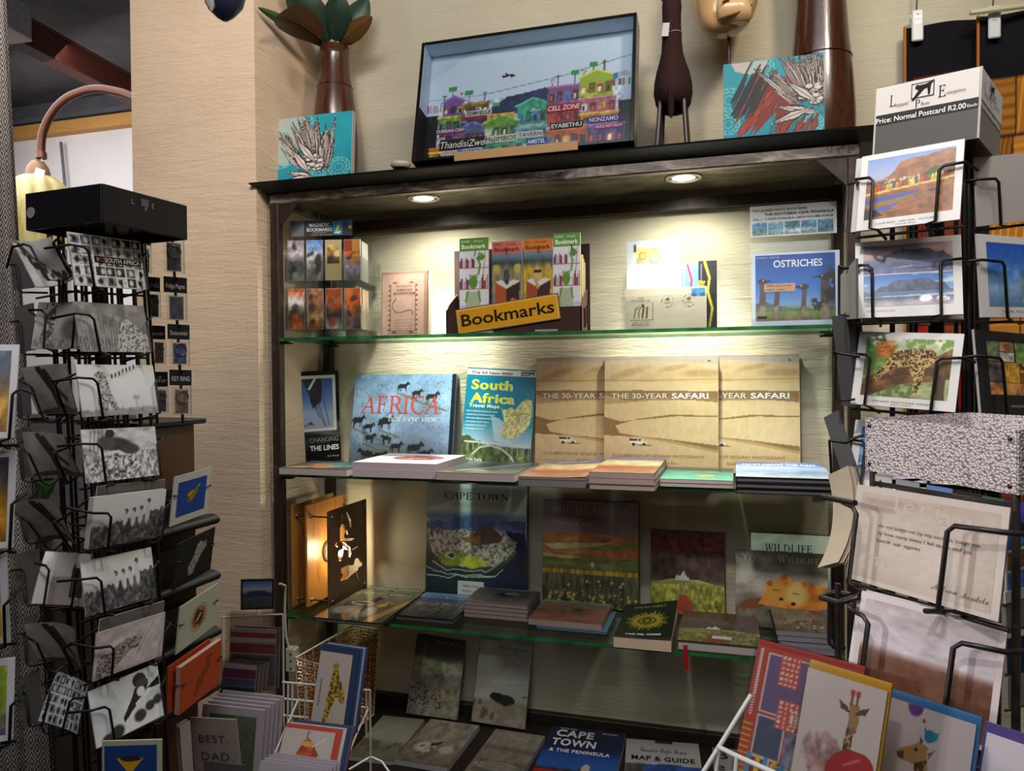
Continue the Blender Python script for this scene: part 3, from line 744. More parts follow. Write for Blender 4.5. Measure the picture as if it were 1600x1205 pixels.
def art_vine(nx=80,ny=80,lying=False):
    p = Pic(nx,ny,'#54392c',17); p.grad([(0,'#6b4a35'),(.2,'#6b6436'),(.34,'#7d7a4c'),(.42,'#4a3f38'),(.7,'#594845'),(.76,'#5b2f22'),(1,'#5a2b1e')])
    p.tex(p.rect(0,.74,1,1),.5,20,20); p.tex(p.rect(0,.42,1,.74),.4,14,10)
    for x in np.linspace(-.1,1.1,17): p.line([(.45+(x-.45)*.3,.42),(x,.32)],.006,'#b3a56c',.8)
    for s_ in (-1,1): p.put(p.poly([(.45+s_*.03,.40),(.45+s_*.6,.36),(.45+s_*.6,.02),(.45+s_*.14,.03)]),'#7b7a35',.8)
    p.tex(p.rect(0,0,1,.36),.6,26,18); p.put(p.poly([(.40,.24),(.5,.24),(.58,.04),(.34,.04)]),'#8b3326',.9)
    p.put(p.rect(.34,.41,.52,.455),'#d8d2c8'); p.put(p.poly([(.40,.45),(.45,.53),(.5,.45)]),'#e2dcd2'); p.put(p.poly([(.34,.45),(.36,.485),(.4,.45)]),'#cfc8be'); return p
def art_lions(nx=90,ny=90):
    p = Pic(nx,ny,'#6a6259',19); p.grad([(0,'#4a463f'),(.3,'#5b564c'),(.5,'#8a857b'),(1,'#5a554a')]); p.tex(p.all(),.35,6,10,4)
    p.put(p.ell(.1,.72,.1,.14,0,.5),'#b5b3ae',.6)
    p.put(p.ell(.2,.30,.18,.07,.3,.2),'#5c3d24')
    b = p.poly([(.25,.3),(.34,.48),(.36,.60),(.42,.6),(.48,.64),(.54,.70),(.6,.68),(.66,.6),(.72,.58),(.85,.6),(1,.56),(1,.3),(.8,.24),(.6,.26)]); p.put(b,'#b0682c'); p.tex(b,.4,12,12,3)
    p.put(p.ell(.45,.47,.13,.14,0,.3),'#c07a38'); p.put(p.ell(.66,.46,.12,.15,0,.3),'#d09658'); p.put(p.ell(.50,.38,.028,.02),'#2c1a10'); p.put(p.ell(.63,.33,.03,.02),'#2c1a10'); p.put(p.ell(.76,.60,.035,.04),'#9c5a28'); p.put(p.ell(.38,.58,.035,.04),'#8f4e20'); p.put(p.ell(.54,.67,.035,.04),'#8f4e20')
    p.line([(.42,.50),(.48,.49)],.007,'#6a3a1c'); p.line([(.63,.47),(.69,.46)],.007,'#6a3a1c')
    p.tex(p.rect(0,0,1,.24),.3,20,10); return p
def art_silver(nx=60,ny=60):
    p = Pic(nx,ny,'#8b8a88',21); p.grad([(0,'#5d5c58'),(.7,'#8c8b89'),(1,'#a3a2a0')]); p.tex(p.all(),.35,4,4,4); clouds(p,0,1,'#d5d4d2',.6,3,4); return p
def art_food(nx=60,ny=40):
    p = Pic(nx,ny,'#d8ccd0',22); p.put(p.ell(.55,.55,.4,.3),'#e9e0e2'); p.put(p.ell(.57,.56,.31,.23,0,.1),'#8a3438'); p.tex(p.ell(.57,.56,.3,.22),.6,20,16); p.spots(p.ell(.57,.56,.3,.2),26,.02,.04,'#b05a50',3); p.spots(p.ell(.57,.56,.3,.2),14,.01,.025,'#d39a86',4); return p
def art_dark_land(nx=60,ny=40):
    p = Pic(nx,ny,'#54585a',23); p.grad([(0,'#6a5a4a'),(.3,'#5c5a56'),(.8,'#4e5860'),(1,'#6a767c')]); p.tex(p.all(),.3,8,8); p.put(p.poly([(.3,.18),(.55,.36),(.6,.2)]),'#b0805c'); p.line([(.2,.2),(.9,.9)],.02,'#c9c5ba',.7); p.put(p.ell(.6,.3,.1,.06),'#34302a'); return p
def art_snake(nx=60,ny=40):
    p = Pic(nx,ny,'#3c4038',24); p.tex(p.all(),.4,10,10)
    for k,(x,y) in enumerate(((.25,.2),(.4,.35),(.6,.25),(.5,.5),(.75,.45),(.35,.6))): p.put(p.ell(x,y,.2,.09,.2,.1),'#a86a4e' if k % 2 else '#c08a68'); p.line([(x-.18,y),(x+.18,y+.03)],.012,'#5a3626')
    p.put(p.ell(.75,.45,.18,.1,0,.2),'#2f6d8c'); p.put(p.ell(.55,.72,.16,.1,0,.2),'#2d6c74'); p.put(p.rect(.0,.0,.2,.1),'#5e8a4a',.5); p.put(p.ell(.9,.8,.1,.08),'#a08a3c'); return p
def art_hunter(nx=60,ny=60):
    p = Pic(nx,ny,'#5e584e',25); p.grad([(0,'#4c5248'),(.5,'#605a4c'),(1,'#73715f')]); p.tex(p.all(),.4,6,10,4); p.put(p.poly([(.7,0),(.84,0),(1,.6),(1,.8),(.94,.7)]),'#b58f3c',.9)
    p.put(p.ell(.22,.3,.14,.12,.5,.2),'#b9b2a6',.8); p.put(p.ell(.62,.3,.1,.16,.2,.2),'#bab4a8',.8); p.put(p.poly([(.45,.85),(.55,.75),(.5,.45),(.4,.5)]),'#2f2a22'); p.line([(.1,.35),(.8,.62)],.01,'#c8b27c',.7); p.put(p.poly([(.6,.5),(.7,.64),(.75,.5),(.66,.44)]),'#c9a53f')
    for t in np.linspace(0,6.28,40): p.put(p.ell(.35+.17*math.cos(t),.55+.05*math.sin(t),.014,.01),'#d8d4c6')
    return p
def art_ostrich_grey(nx=60,ny=60):
    p = Pic(nx,ny,'#4c4845',26); p.grad([(0,'#6d6561'),(.5,'#524e4b'),(.88,'#4c4644'),(.93,'#6b3f38'),(1,'#7b7572')]); p.tex(p.all(),.25,8,8); p.put(p.ell(.55,.6,.17,.13,.3),'#1d1b1c'); p.put(p.ell(.62,.66,.12,.08),'#85807e'); p.line([(.62,.62),(.85,.86)],.012,'#2c2828'); p.line([(.55,.5),(.42,.26)],.014,'#3b3433'); p.line([(.5,.5),(.62,.38)],.012,'#3b3433'); return p
def art_boat(nx=60,ny=60):
    p = Pic(nx,ny,'#6d4c36',27); p.grad([(0,'#7d5040'),(.4,'#6e4c36'),(.9,'#8a6f58'),(.96,'#7fa0b4'),(1,'#88a7b8')]); p.tex(p.all(),.25,10,14); p.put(p.ell(.58,.55,.1,.12),'#544636'); p.put(p.rect(.72,.2,1,.55),'#8f5548',.7); p.put(p.ell(.58,.6,.08,.05),'#3b3428'); return p
def art_eye(nx=60,ny=60):
    p = Pic(nx,ny,'#1d2a1c',28)
    for k in range(60):
        t = 2*PI*k/60; r = .22+.14*((k*7) % 5)/5; p.line([(.5+.15*math.cos(t),.5+.1*math.sin(t)),(.5+r*math.cos(t)*1.15,.5+r*math.sin(t)*.8)],.010,'#8e8425' if k % 3 else '#b3a83a')
    p.put(p.ell(.5,.5,.17,.11),'#1d2a1c'); p.put(p.ell(.5,.5,.15,.085),'#7d7524'); p.put(p.ell(.5,.5,.08,.07),'#1d2a1c'); p.put(p.ell(.5,.5,.05,.045),'#8e8425'); return p
def art_teal(nx=60,ny=40):
    p = Pic(nx,ny,'#4c9684',29); p.grad([(0,'#5aa58e'),(.5,'#3d8677'),(1,'#3b5a52')]); p.tex(p.all(),.3,3,14,4); p.put(p.ell(.62,.3,.13,.09,.2),'#b9905a'); p.put(p.rect(.0,.8,.6,.95),'#2f5b4f',.6); p.line([(.3,.72),(.9,.78)],.01,'#31423d'); return p
def art_shoreline(nx=80,ny=30):
    p = Pic(nx,ny,'#7d97cc',30); p.grad([(0,'#c9cbd8'),(.3,'#7f96c8'),(.6,'#b6bfdd'),(.8,'#6a86c4'),(1,'#5d7cc0')]); p.tex(p.all(),.25,5,10,4); return p
def art_sandcover(nx=60,ny=40):
    p = Pic(nx,ny,'#b98f6c',31); p.grad([(0,'#a4745a'),(.35,'#8f4f3a'),(.5,'#c79b74'),(.75,'#cfae8c'),(.9,'#7886b4'),(1,'#6b7bb2')]); p.tex(p.all(),.25,8,10); p.put(p.ell(.4,.3,.35,.1,0,.1),'#8a4c38'); return p
def art_spirals(seed,nx=56,ny=90,kind=0):
    p = Pic(nx,ny,'#a89c8c',seed)
    if kind == 0:
        p.grad([(0,'#8d8172'),(.4,'#a99a88'),(.68,'#9c8f80'),(.75,'#5c5349'),(1,'#554c44')]); p.tex(p.rect(0,0,1,.7),.35,12,16)
        m = p.poly([(0,.3),(.12,.4),(.4,.36),(.62,.33),(.7,.2),(.66,.08),(.4,.1),(0,.05)]); p.put(m,'#9d9282'); p.spots(m,160,.012,.02,'#3d352d',4); p.spots(p.rect(.55,.4,.95,.7),12,.02,.05,'#c9bdae',5,ry=2,rot=True)
    elif kind == 1:
        p.grad([(0,'#8b7c6d'),(.25,'#9c8d7d'),(.32,'#bdb5ab'),(1,'#a9a29a')]); p.put(p.ell(.58,.30,.2,.065),'#3f3733'); p.put(p.ell(.42,.33,.13,.05),'#2e2724'); p.spots(p.rect(0,0,1,.26),30,.03,.06,'#b0a090',6,ry=2,rot=True,a=.6); p.spots(p.rect(0,.05,.4,.28),8,.03,.05,'#5c4c42',7,ry=2,a=.7); p.line([(.9,.36),(.98,.37)],.01,'#3a3330')
        for a,b in (((.3,.45),(.8,.8)),((.35,.5),(.95,.55)),((.5,.9),(.95,.7))): p.line([a,b],.008,'#d8d2cb',.6)
    elif kind == 2:
        p.grad([(0,'#6d6552'),(.6,'#8a816c'),(1,'#8d8676')]); p.tex(p.all(),.4,10,10,4); p.put(p.ell(.35,.34,.2,.12,0,.2),'#b9b4a8'); p.put(p.ell(.75,.34,.14,.09,0,.2),'#aca698'); p.put(p.poly([(.4,.44),(.62,.52),(.56,.42),(.42,.36)]),'#3d382f'); p.spots(p.ell(.35,.3,.2,.1),30,.01,.02,'#4a453b',3)
    else:
        p.grad([(0,'#6d6658'),(.55,'#7b7364'),(.62,'#5f594e'),(.7,'#857c6e'),(1,'#8a8274')]); m = p.ell(.5,.26,.42,.09); p.put(m,'#a39c90')
        for x in np.linspace(.1,.9,24): p.line([(x,.16),(x+.05,.36)],.010,'#4b453c',.8)
        p.tex(p.all(),.2,14,14)
    return p
def art_peninsula(nx=60,ny=60):
    p = Pic(nx,ny,'#1b3a78',33); p.grad([(0,'#27406e'),(.25,'#2a5aa0'),(.45,'#1f4a94'),(.6,'#101c44'),(1,'#0d1738')]); m = p.below([(0,.2),(.5,.18),(1,.22)],.04); p.put(m,'#3b332c'); p.tex(m,.8,30,10); p.put(p.rect(0,0,.42,.14),'#a8242a'); p.put(p.ell(.62,.22,.05,.09),'#b9b0a2'); return p
def art_mapguide(nx=60,ny=50):
    p = Pic(nx,ny,'#aaa69e',34); p.put(p.rect(.0,0,1,.42),'#55627c'); p.put(p.poly([(0,.3),(.25,.42),(.7,.44),(1,.38),(1,0),(0,0)]),'#2d4a8c'); p.put(p.rect(0,.1,.25,.4),'#4c4a48'); p.tex(p.rect(0,0,1,.44),.4,16,10); return p
# ================================================================== books
def stand(tl,tr,z,lean,t,y=None,yaw=0.0):
    """front face of a book whose foot is on z, that leans lean degrees back on the wall (or has its foot at depth y)"""
    yb = y if y is not None else 2.0; a = R_(lean)
    for _ in range(4):
        u,v,n = axes(R_(yaw),a); o = atY((tl[0]+tr[0])/2,600,yb); o[2] = z+t*math.sin(a)+0.0006
        P = []
        for q in (tl,tr):
            r = ray(*q); P.append(EYE+r*(((o-EYE) @ n)/(r @ n)))
        w = abs((P[1]-P[0]) @ u); h = ((P[0]-o) @ v+(P[1]-o) @ v)/2
        if y is None: yb = 2.0965-h*math.sin(a)-t*math.cos(a)
    o = o+u*(((P[0]-o) @ u+(P[1]-o) @ u)/2)
    return frame(o,u,v,n),float(w),float(h)
def lay(fl,fr,z,t,depth=None,yback=None,skew=0.0):
    """a flat-lying book on z whose front top corners show at fl and fr"""
    a,b = atZ(*fl,z+t),atZ(*fr,z+t); u = b-a; w = np.linalg.norm(u); g = math.atan2(u[1],u[0])*skew; u = np.array([math.cos(g),math.sin(g),0.0]); v = np.array([-u[1],u[0],0.0]); o = (a+b)/2; w = w*0.975
    if yback is not None: depth = (yback-max(a[1],b[1]))/v[1]-0.004-abs(u[1])*w*0.0
    o[2] += 0.0006
    return frame(o,u,v,np.array([0,0,1.0])),float(w),float(depth)

def book(name,label,M,w,h,t,cover,art=None,letters=None,pages='#d9c9c4',hard=True,group=None,key='gloss',art_rect=None,spine=-1,cat='book',spine_text=None,under=None,gain=1.0):
    r = root(name,M,label,cat,group); c = 0.0022 if hard else 0.0007; ins = 0.003 if hard else 0.0003
    m = MB(); x0 = -w/2+(c if spine < 0 else ins); x1 = w/2-(ins if spine < 0 else c)
    m.box(((x0+x1)/2,h/2,-t/2),(x1-x0,h-2*ins,t-2*c),pages,'paper'); m.build('page_block',r)
    m = MB(); m.box((0,h/2,-c/2),(w,h,c),cover,key); m.box((0,h/2,-t+c/2),(w,h,c),under or cover,key)
    sx = spine*(w/2-c/2); m.box((sx,h/2,-t/2),(c,h,t-2*c),cover,key)
    if art is not None:
        art.a = np.clip(art.a*gain,0,238)
        a = art_rect or (0,0,1,1); e = 0.0004
        m.art(art,-w/2+e+a[0]*(w-2*e),e+a[1]*(h-2*e),-w/2+e+a[2]*(w-2*e),e+a[3]*(h-2*e),0.00025,key)
    if letters: letters(m,w,h)
    if spine_text: m.text(spine_text[0],0,0,t*0.42,spine_text[1],0.0,'paper','c',M=frame((sx-spine*-0.0-0.0+spine*(c/2+0.0003),h*0.55,-t/2),(0,-1,0),(0,0,1)) if spine < 0 else frame((sx+0.0014,h/2,-t/2),(0,1,0),(0,0,1)))
    m.build('cover',r); return r
def T(m,w,h,s,x,y,size,col,style='',align='l',width=None,rot=0.0,z=0.0008):
    """lettering placed by fractions of the cover"""
    m.text(s,(x-0.5)*w,y*h,size*h,col,z,'paper',align,width*w if width else None,style,rot=rot)

# ---------------- second shelf, standing
M,w,h = fit([(452,578),(528,576),(533,711),(453,728)],2.27,38,6,0,sy=6)
M.translation = Vector((M.translation.x,M.translation.y,Z2+0.004))
def let(m,w,h):
    m.quad(-w*.42,h*.345,w*.43,h*.955,.0003,'#c9c4bc'); m.art(art_lines(),-w*.35,h*.375,w*.37,h*.92,.0006,'gloss')
    T(m,w,h,'CHANGING',.96,.225,.052,'#8d8a86','','r',.58); T(m,w,h,'THE LINES',.96,.13,.055,'#e4e2de','b','r',.58); T(m,w,h,'Clive Wessels',.96,.05,.022,'#9c9890','','r',.24)
book('book','black book with a photo of ropes titled Changing the Lines',M,w,h,0.024,'#121114',None,let,spine_text=('CHANGING THE LINES','#b8b4b0'),key='shiny')
M,w,h = stand((556,583),(713,587),Z2,11,.022)
def let(m,w,h):
    T(m,w,h,'AFRICA',.08,.56,.20,'#c8433c','s','l',.78); T(m,w,h,'bird',.37,.47,.075,'#d8dbe2','i','l',.12); T(m,w,h,"'s eye view",.50,.47,.075,'#d8dbe2','i','l',.34)
    m.quad(w*.465,0,w*.5,h,.0006,'#1b2230','gloss')
book('book','blue grey book of zebra herds with red title Africa',M,w,h,0.022,'#51607c',art_blue_sand(),let)
M,w,h = fit([(729,563),(836,571),(826,722),(713,716)],2.13,0,10,-3,sy=8)
M.translation = Vector((M.translation.x-.004,2.030,Z2+.0095)); 
def let(m,w,h):
    T(m,w,h,'The All New 2020',.06,.94,.026,'#b3202c','b','l',.60); T(m,w,h,'Valid',.79,.945,.022,'#e8eef0','b','l',.1)
    for s,y,wd in (('South',.775,.60),('Africa',.635,.64)): T(m,w,h,s,.08,y,.098,'#e9f2f4','B','l',wd,z=.0006); T(m,w,h,s,.085,y+.003,.094,'#e4e22a','b','l',wd-.02,z=.001)
    T(m,w,h,'Travel Maps',.07,.585,.036,'#eef4f6','B','l',.44)
    for k,s in enumerate(('• MOST POPULAR DESTINATION MAPS','• LARGE SCALE CONTINUOUS MAPS','• DETAILED GAME RESERVE MAPS','• DETAILED TOWN MAPS','• HUNDREDS OF GPS POINTS','• TOURIST SIGHTS')): T(m,w,h,s,.03,.535-k*.037,.015,'#dfeaf0','b','l',.46-k*.035)
    T(m,w,h,'1:2m Scale',.1,.03,.03,'#f2f2f0','B','l',.22)
book('atlas','teal South Africa travel map book with yellow title lettering',M,w,h,0.014,'#0d6f8e',art_travel(),let,hard=False,cat='book')
def let(m,w,h):
    T(m,w,h,'THE 30-YEAR',.065,.632,.046,'#efe6e0','','l',.50); T(m,w,h,'SAFARI',.60,.632,.046,'#f3eeee','b','l',.315)
    T(m,w,h,'A CELEBRATION OF GETAWAY PHOTOGRAPHY',.08,.125,.024,'#8c6848','','l',.80); T(m,w,h,'Edited by Justin Fox',.40,.07,.022,'#80603f','','l',.24)
M,w,h = stand((838,559),(1005,558),Z2,5,.016)
saf = book('book','desert safari photography book partly behind the middle copy, beside the teal atlas',M,w,h,0.016,'#c39a6a',art_dunes(150,170),let,gain=1.04,group='desert safari books on the second shelf',pages='#cbbcb0')
M,w,h = stand((1071,557),(1240,556),Z2,5,.016)
copy_thing(saf,M,'desert safari photography book with its title start hidden, nearest the wire postcard rack')
M,w,h = stand((949,557),(1118,557),Z2,5,.016,y=M.translation.y-0.0185)
copy_thing(saf,M,'desert safari photography book in front of its two copies, whole title showing')

# ---------------- second shelf, lying
def pile(name,labels,fl,fr,z,t,n,cover,art=None,letters=None,depth=None,yback=None,group=None,pages='#cdbcb8',hard=False,key='gloss',jit=0.003,under=None,shift=None):
    """n equal books lying on one another; fl, fr are the front top corners of the topmost"""
    M,w,d = lay(fl,fr,z+t*(n-1),t,depth,yback); rnd = random.Random(int(fl[0])); top = None
    for k in range(n):
        Mk = M.copy(); Mk.translation = M.translation+Vector((0,0,-t*(n-1-k)))
        if k < n-1: Mk = Mk @ Matrix.Translation((rnd.uniform(-jit,jit),rnd.uniform(-jit,jit),0)) @ Matrix.Rotation(rnd.uniform(-.01,.01),4,'Z')
        o = book(name,labels[k],Mk,w,d,t-0.0002,cover,art if k == n-1 else None,letters if k == n-1 else None,pages,hard,group,key,under=under)
    return M,w,d
pile('book',['flat paperback with coiled snakes on its cover, under the black upright book'],(440,730),(538,735.5),Z2,.0185,1,'#3a3d36',art_snake(),None,yback=1.955,pages='#c8b4b2')
G = 'white cookery books in front of the Africa book'
def let(m,w,h): T(m,w,h,'the table',.08,.5,.03,'#8a8088','i','l',.2)
pile('book',['white paperback lying under its twin with the red plate','white paperback with a red plate of food on top of its twin'],(556,721),(678,727.5),Z2,.019,2,'#d6cccf',art_food(),let,yback=2.025,group=G,pages='#cdb9bd')
pile('book',['flat slate coloured photo paperback in front of the teal atlas'],(682,737.5),(803,743),Z2,.0195,1,'#4c4f50',art_dark_land(),None,yback=2.03,pages='#bda9a6')
# paperback with a curling cover lying on a dark one
M,w,d = lay((808,749),(917,752),Z2,.017,yback=2.032)
book('book','thin dark paperback under the curling one beside the slate book',M,w,d,.017,'#3b3b40',None,None,'#7d7478',False)
Mc = M.copy(); Mc.translation = M.translation+Vector((0,0,.0064)); r = root('book',Mc,'flat paperback whose cover curls up at one corner, before the first safari book','book')
m = MB(); m.box((0,d/2,-.003),(w,d,.006),'#85766e','paper'); m.build('page_block',r)
p = art_sandcover(70,50); nxy = (p.nx,p.ny)
def curl(X,Y,Z):
    k = np.clip((X/w+.5)*.65+(Y/d)*.35,0,1); return X,Y,Z+.0004+.022*np.clip(k-.35,0,1) ** 1.7
m = MB(); m.art(p,-w/2,0,w/2,d,0,'gloss',warp=curl); pb = Pic(20,14,'#b9aca0'); m.art(pb,-w/2,0,w/2,d,-.0004,'paper',warp=curl)
for k,(s,xx,yy) in enumerate((('ISLAND AFRICA',-.1,.86),)):
    V,F = glyphs(s,'B'); X = (V[:,0]-V[:,0].min())/(V[:,0].max()-V[:,0].min())*w*.7-w*.3; Y = V[:,1]/.7*d*.07+d*yy; X,Y,Z = curl(X,Y,np.zeros_like(X)+.0006)
    m.add(np.stack([X,Y,Z],-1),F,'#e9e8ee','paper')
m.build('cover',r)
def let(m,w,h): T(m,w,h,'NAMIBIA EXPLORED',.12,.72,.055,'#ddd2c6','b','l',.7)
G = 'sand coloured paperbacks stacked before the middle safari book'
pile('book',['sand coloured paperback at the foot of its stack of three','sand coloured paperback in the middle of its stack of three','sand coloured paperback with oval red dune, topmost of its stack'],(919,737.5),(1023,741),Z2,.0133,3,'#9a7a64',art_sandcover(),let,yback=2.03,group=G,pages='#a8948f')
def let(m,w,h): T(m,w,h,'secret shores',.3,.6,.05,'#d3e2d8','i','l',.5)
pile('book',['lower of two sea green paperbacks lying beside the sand coloured stack','upper of two sea green paperbacks, its wave cover showing'],(1029,749),(1147,751.5),Z2,.0092,2,'#3f6f64',art_teal(),let,yback=2.03,group='sea green paperbacks',pages='#c2aeae')
def let(m,w,h): T(m,w,h,'FROM ABOVE THE CAPE',.08,.72,.12,'#e8ecf6','b','l',.84); T(m,w,h,'photographs of a coastline',.10,.55,.05,'#e8ecf6','','l',.6)
G = 'dark panoramic books under the last safari book'
pile('book',['dark panoramic book at the very bottom of its stack of three','dark panoramic book between two others of its stack','panoramic book with a blue shoreline cover, topmost of the dark stack'],(1148,746),(1306,748.5),Z2,.0125,3,'#1c1f24',art_shoreline(),let,yback=2.03,group=G,pages='#6a6468',hard=True)

# ---------------- third shelf, standing
M,w,h = stand((668,756),(824,758),Z3,4.5,.018)
def let(m,w,h):
    T(m,w,h,'CAPE TOWN',.18,.865,.058,'#191a1e','s','l',.64); T(m,w,h,'GERALD HOBERMAN',.24,.805,.034,'#c9beac','s','l',.54)
    m.quad(-w*.17,h*.03,w*.09,h*.15,.0009,'#cfccc8'); T(m,w,h,'Display Copy',.46,.10,.022,'#4a4844','','c',.16,z=.0014); T(m,w,h,'Not for sale!',.46,.055,.022,'#4a4844','','c',.16,z=.0014)
cape = book('book','large upright Cape Town book with an aerial view of the coast',M,w,h,.018,'#1c2226',art_capetown(130,140),let,key='shiny',gain=1.45)
M,w,h = stand((849,780),(998,786),Z3,4.5,.018)
def let(m,w,h):
    T(m,w,h,'SOUTH AFRICA',.11,.885,.058,'#dcb060','s','l',.80); T(m,w,h,'photographs',.35,.83,.025,'#5c4c4c','s','l',.3); T(m,w,h,'GERALD & MARC HOBERMAN',.09,.765,.035,'#dcb068','s','l',.82)
book('book','upright South Africa book with brown farmland and yellow flowers',M,w,h,.018,'#4a3a38',art_fields(),let,key='shiny',gain=1.4)
M,w,h = stand((1017,826),(1132,835),Z3,5,.016)
def let(m,w,h): T(m,w,h,'WINELANDS',.14,.62,.04,'#6d4a44','s','l',.7); T(m,w,h,'GERALD & MARC HOBERMAN',.1,.08,.04,'#8a5a48','s','l',.74)
book('book','upright maroon vineyard book with a white house among vine rows',M,w,h,.016,'#4a2a20',art_vine(),let,gain=1.35)
M,w,h = stand((1173,831),(1297,839),Z3,6,.02)
yw = M.translation.y
def let(m,w,h): T(m,w,h,'WILDLIFE',.18,.80,.085,'#2a2a2a','s','l',.60); T(m,w,h,'of AFRICA',.28,.65,.06,'#3c3c3c','s','l',.4)
book('book','silver Wildlife of Africa book standing behind the lion cub book',M,w,h,.02,'#55544f',art_silver(),let,key='shiny',gain=1.5)
M,w,h = stand((1149,855),(1293,871),Z3,9,.018,y=yw-.045)
def let(m,w,h): T(m,w,h,'Y',.07,.86,.10,'#d9d6d0','s','l',.075); T(m,w,h,'OUNG',.16,.86,.075,'#d9d6d0','s','l',.22); T(m,w,h,'W',.46,.86,.10,'#d9d6d0','s','l',.11); T(m,w,h,'ILDLIFE',.58,.86,.075,'#d9d6d0','s','l',.34)
book('book','Young Wildlife book with two sleeping lion cubs on its cover',M,w,h,.018,'#4a4338',art_lions(),let,gain=1.4)

# ---------------- third shelf, lying
def let(m,w,h): T(m,w,h,'SOUTH AFRICA',.14,.86,.055,'#c9cfb4','s','l',.78); T(m,w,h,'GERALD HOBERMAN',.2,.78,.035,'#b0b79c','s','l',.6)
M,w,d = lay((524,938),(622,944),Z3,.009,yback=2.085)
sa = book('book','South Africa hunters book lying underneath, its far end poking out',M @ Matrix.Translation((.026,0,0)),w,d,.0088,'#2f2a25',art_hunter(),let,group='South Africa hunters books',hard=True,pages='#8d8478',key='shiny')
M,w,d = lay((487,966),(598,973.5),Z3+.0098,.0105,depth=.262,skew=.06)
book('book','South Africa hunters book on top of its copy, overhanging the glass edge',M,w,d,.0103,'#2f2a25',art_hunter(70,80),let,group='South Africa hunters books',hard=True,pages='#8d8478',key='shiny')
def let(m,w,h): T(m,w,h,'CAPE TOWN',.2,.80,.065,'#32405a','s','l',.62)
pile('book',['flat Cape Town book lying below the upright Cape Town book'],(613,962),(710,967.5),Z3,.0145,1,'#2a2c2e',art_cape_small(),let,yback=2.05,hard=True,pages='#55504c')
def let(m,w,h): T(m,w,h,'SOUTH AFRICA',.3,.90,.05,'#c5bfbb','s','l',.6); T(m,w,h,'MARC HOBERMAN',.2,.12,.05,'#2c2826','s','l',.6)
G = 'grey ostrich books stacked on the third shelf'
pile('book',['grey ostrich book at the bottom of the stack of four','grey ostrich book second from the bottom of its stack','grey ostrich book third from the bottom of its stack','grey ostrich book topmost of four, running ostrich showing'],(722,940.5),(826,946),Z3,.0105,4,'#5c5652',art_ostrich_grey(),let,yback=2.05,group=G,pages='#8f7f7b')
def let(m,w,h): pass
pile('book',['thin blue edged book under the brown boat book'],(836,980),(950,986),Z3,.0065,1,'#55788c',None,None,yback=2.04,hard=True,pages='#6d6a68')
pile('book',['brown paperback with an earthen pot on its cover, beside the ostrich stack'],(823,967),(942,975.5),Z3+.0066,.0165,1,'#6d4c36',art_boat(),let,yback=2.04,pages='#98837c')
# dark green book with a lifted cover
M,w,d = lay((957,997),(1050,1000),Z3,.026,depth=.21)
r = root('book',M,'thick paperback with a lifted dark green cover and gold eye','book')
m = MB(); m.box((0,d/2,-.0135),(w,d,.025),'#c3ae94','paper'); m.build('page_block',r)
def lift(X,Y,Z):
    k = np.clip((X/w+.5)*.45+(Y/d)*.55,0,1); return X,Y,Z+.001+.045*np.clip(k-.15,0,1) ** 1.6
m = MB(); m.art(art_eye(70,80),-w/2,-.002,w/2,d,0,'gloss',warp=lift); m.art(Pic(16,16,'#c9b79c'),-w/2,-.002,w/2,d,-.0006,'paper',warp=lift)
for s,st,sx,yy,hh in (('UNEASY STREET','s',.6,.86,.06),('LIAM DEL CARME','B',.62,.08,.045)):
    V,F = glyphs(s,st); X = (V[:,0]-V[:,0].min())/(V[:,0].max()-V[:,0].min())*w*sx-w*sx/2; Y = V[:,1]/.7*d*hh+d*yy; X,Y,Z = lift(X,Y,np.zeros_like(X)+.0004)
    m.add(np.stack([X,Y,Z],-1),F,'#9c9a5a' if yy > .5 else '#d9d6cc','paper')
m.build('cover',r)
def let(m,w,h): m.quad(-w*.08,h*.13,w*.16,h*.22,.0006,'#cfcbc4'); T(m,w,h,'GERALD & MARC HOBERMAN',.15,.08,.03,'#a58f6a','s','l',.6)
M,w,d = lay((1056,1002),(1190,1011),Z3,.024,yback=2.04)
vb = book('book','flat vineyard book with a red ribbon, beside the green paperback',M,w,d,.024,'#4a2c20',art_vine(70,50),let,hard=True,pages='#a9a39c')
m = MB(); V = []
rows = [(-.02,.10,-.012),(-.003,.0,-.012),(-.005,-.004,-.012),(-.0055,-.006,-.03),(-.0065,-.008,-.05),(-.005,-.0075,-.062)]
pts = [(-w*.40+a,y,z) for a,y,z in ((0,.02,-.012),(0,-.001,-.012),(.001,-.004,-.016),(.002,-.005,-.04),(.004,-.006,-.066))]
V = [(x-.005,y,z) for x,y,z in pts]+[(x+.005,y-.0002,z) for x,y,z in pts]; n = len(pts)
m.add(V+[(x,y+.0006,z) for x,y,z in V],[(i,i+1,n+i+1,n+i) for i in range(n-1)]+[(2*n+i,3*n+i,3*n+i+1,2*n+i+1) for i in range(n-1)],'#9c1420','cloth'); m.build('ribbon',vb,label='red ribbon bookmark hanging from the pages')

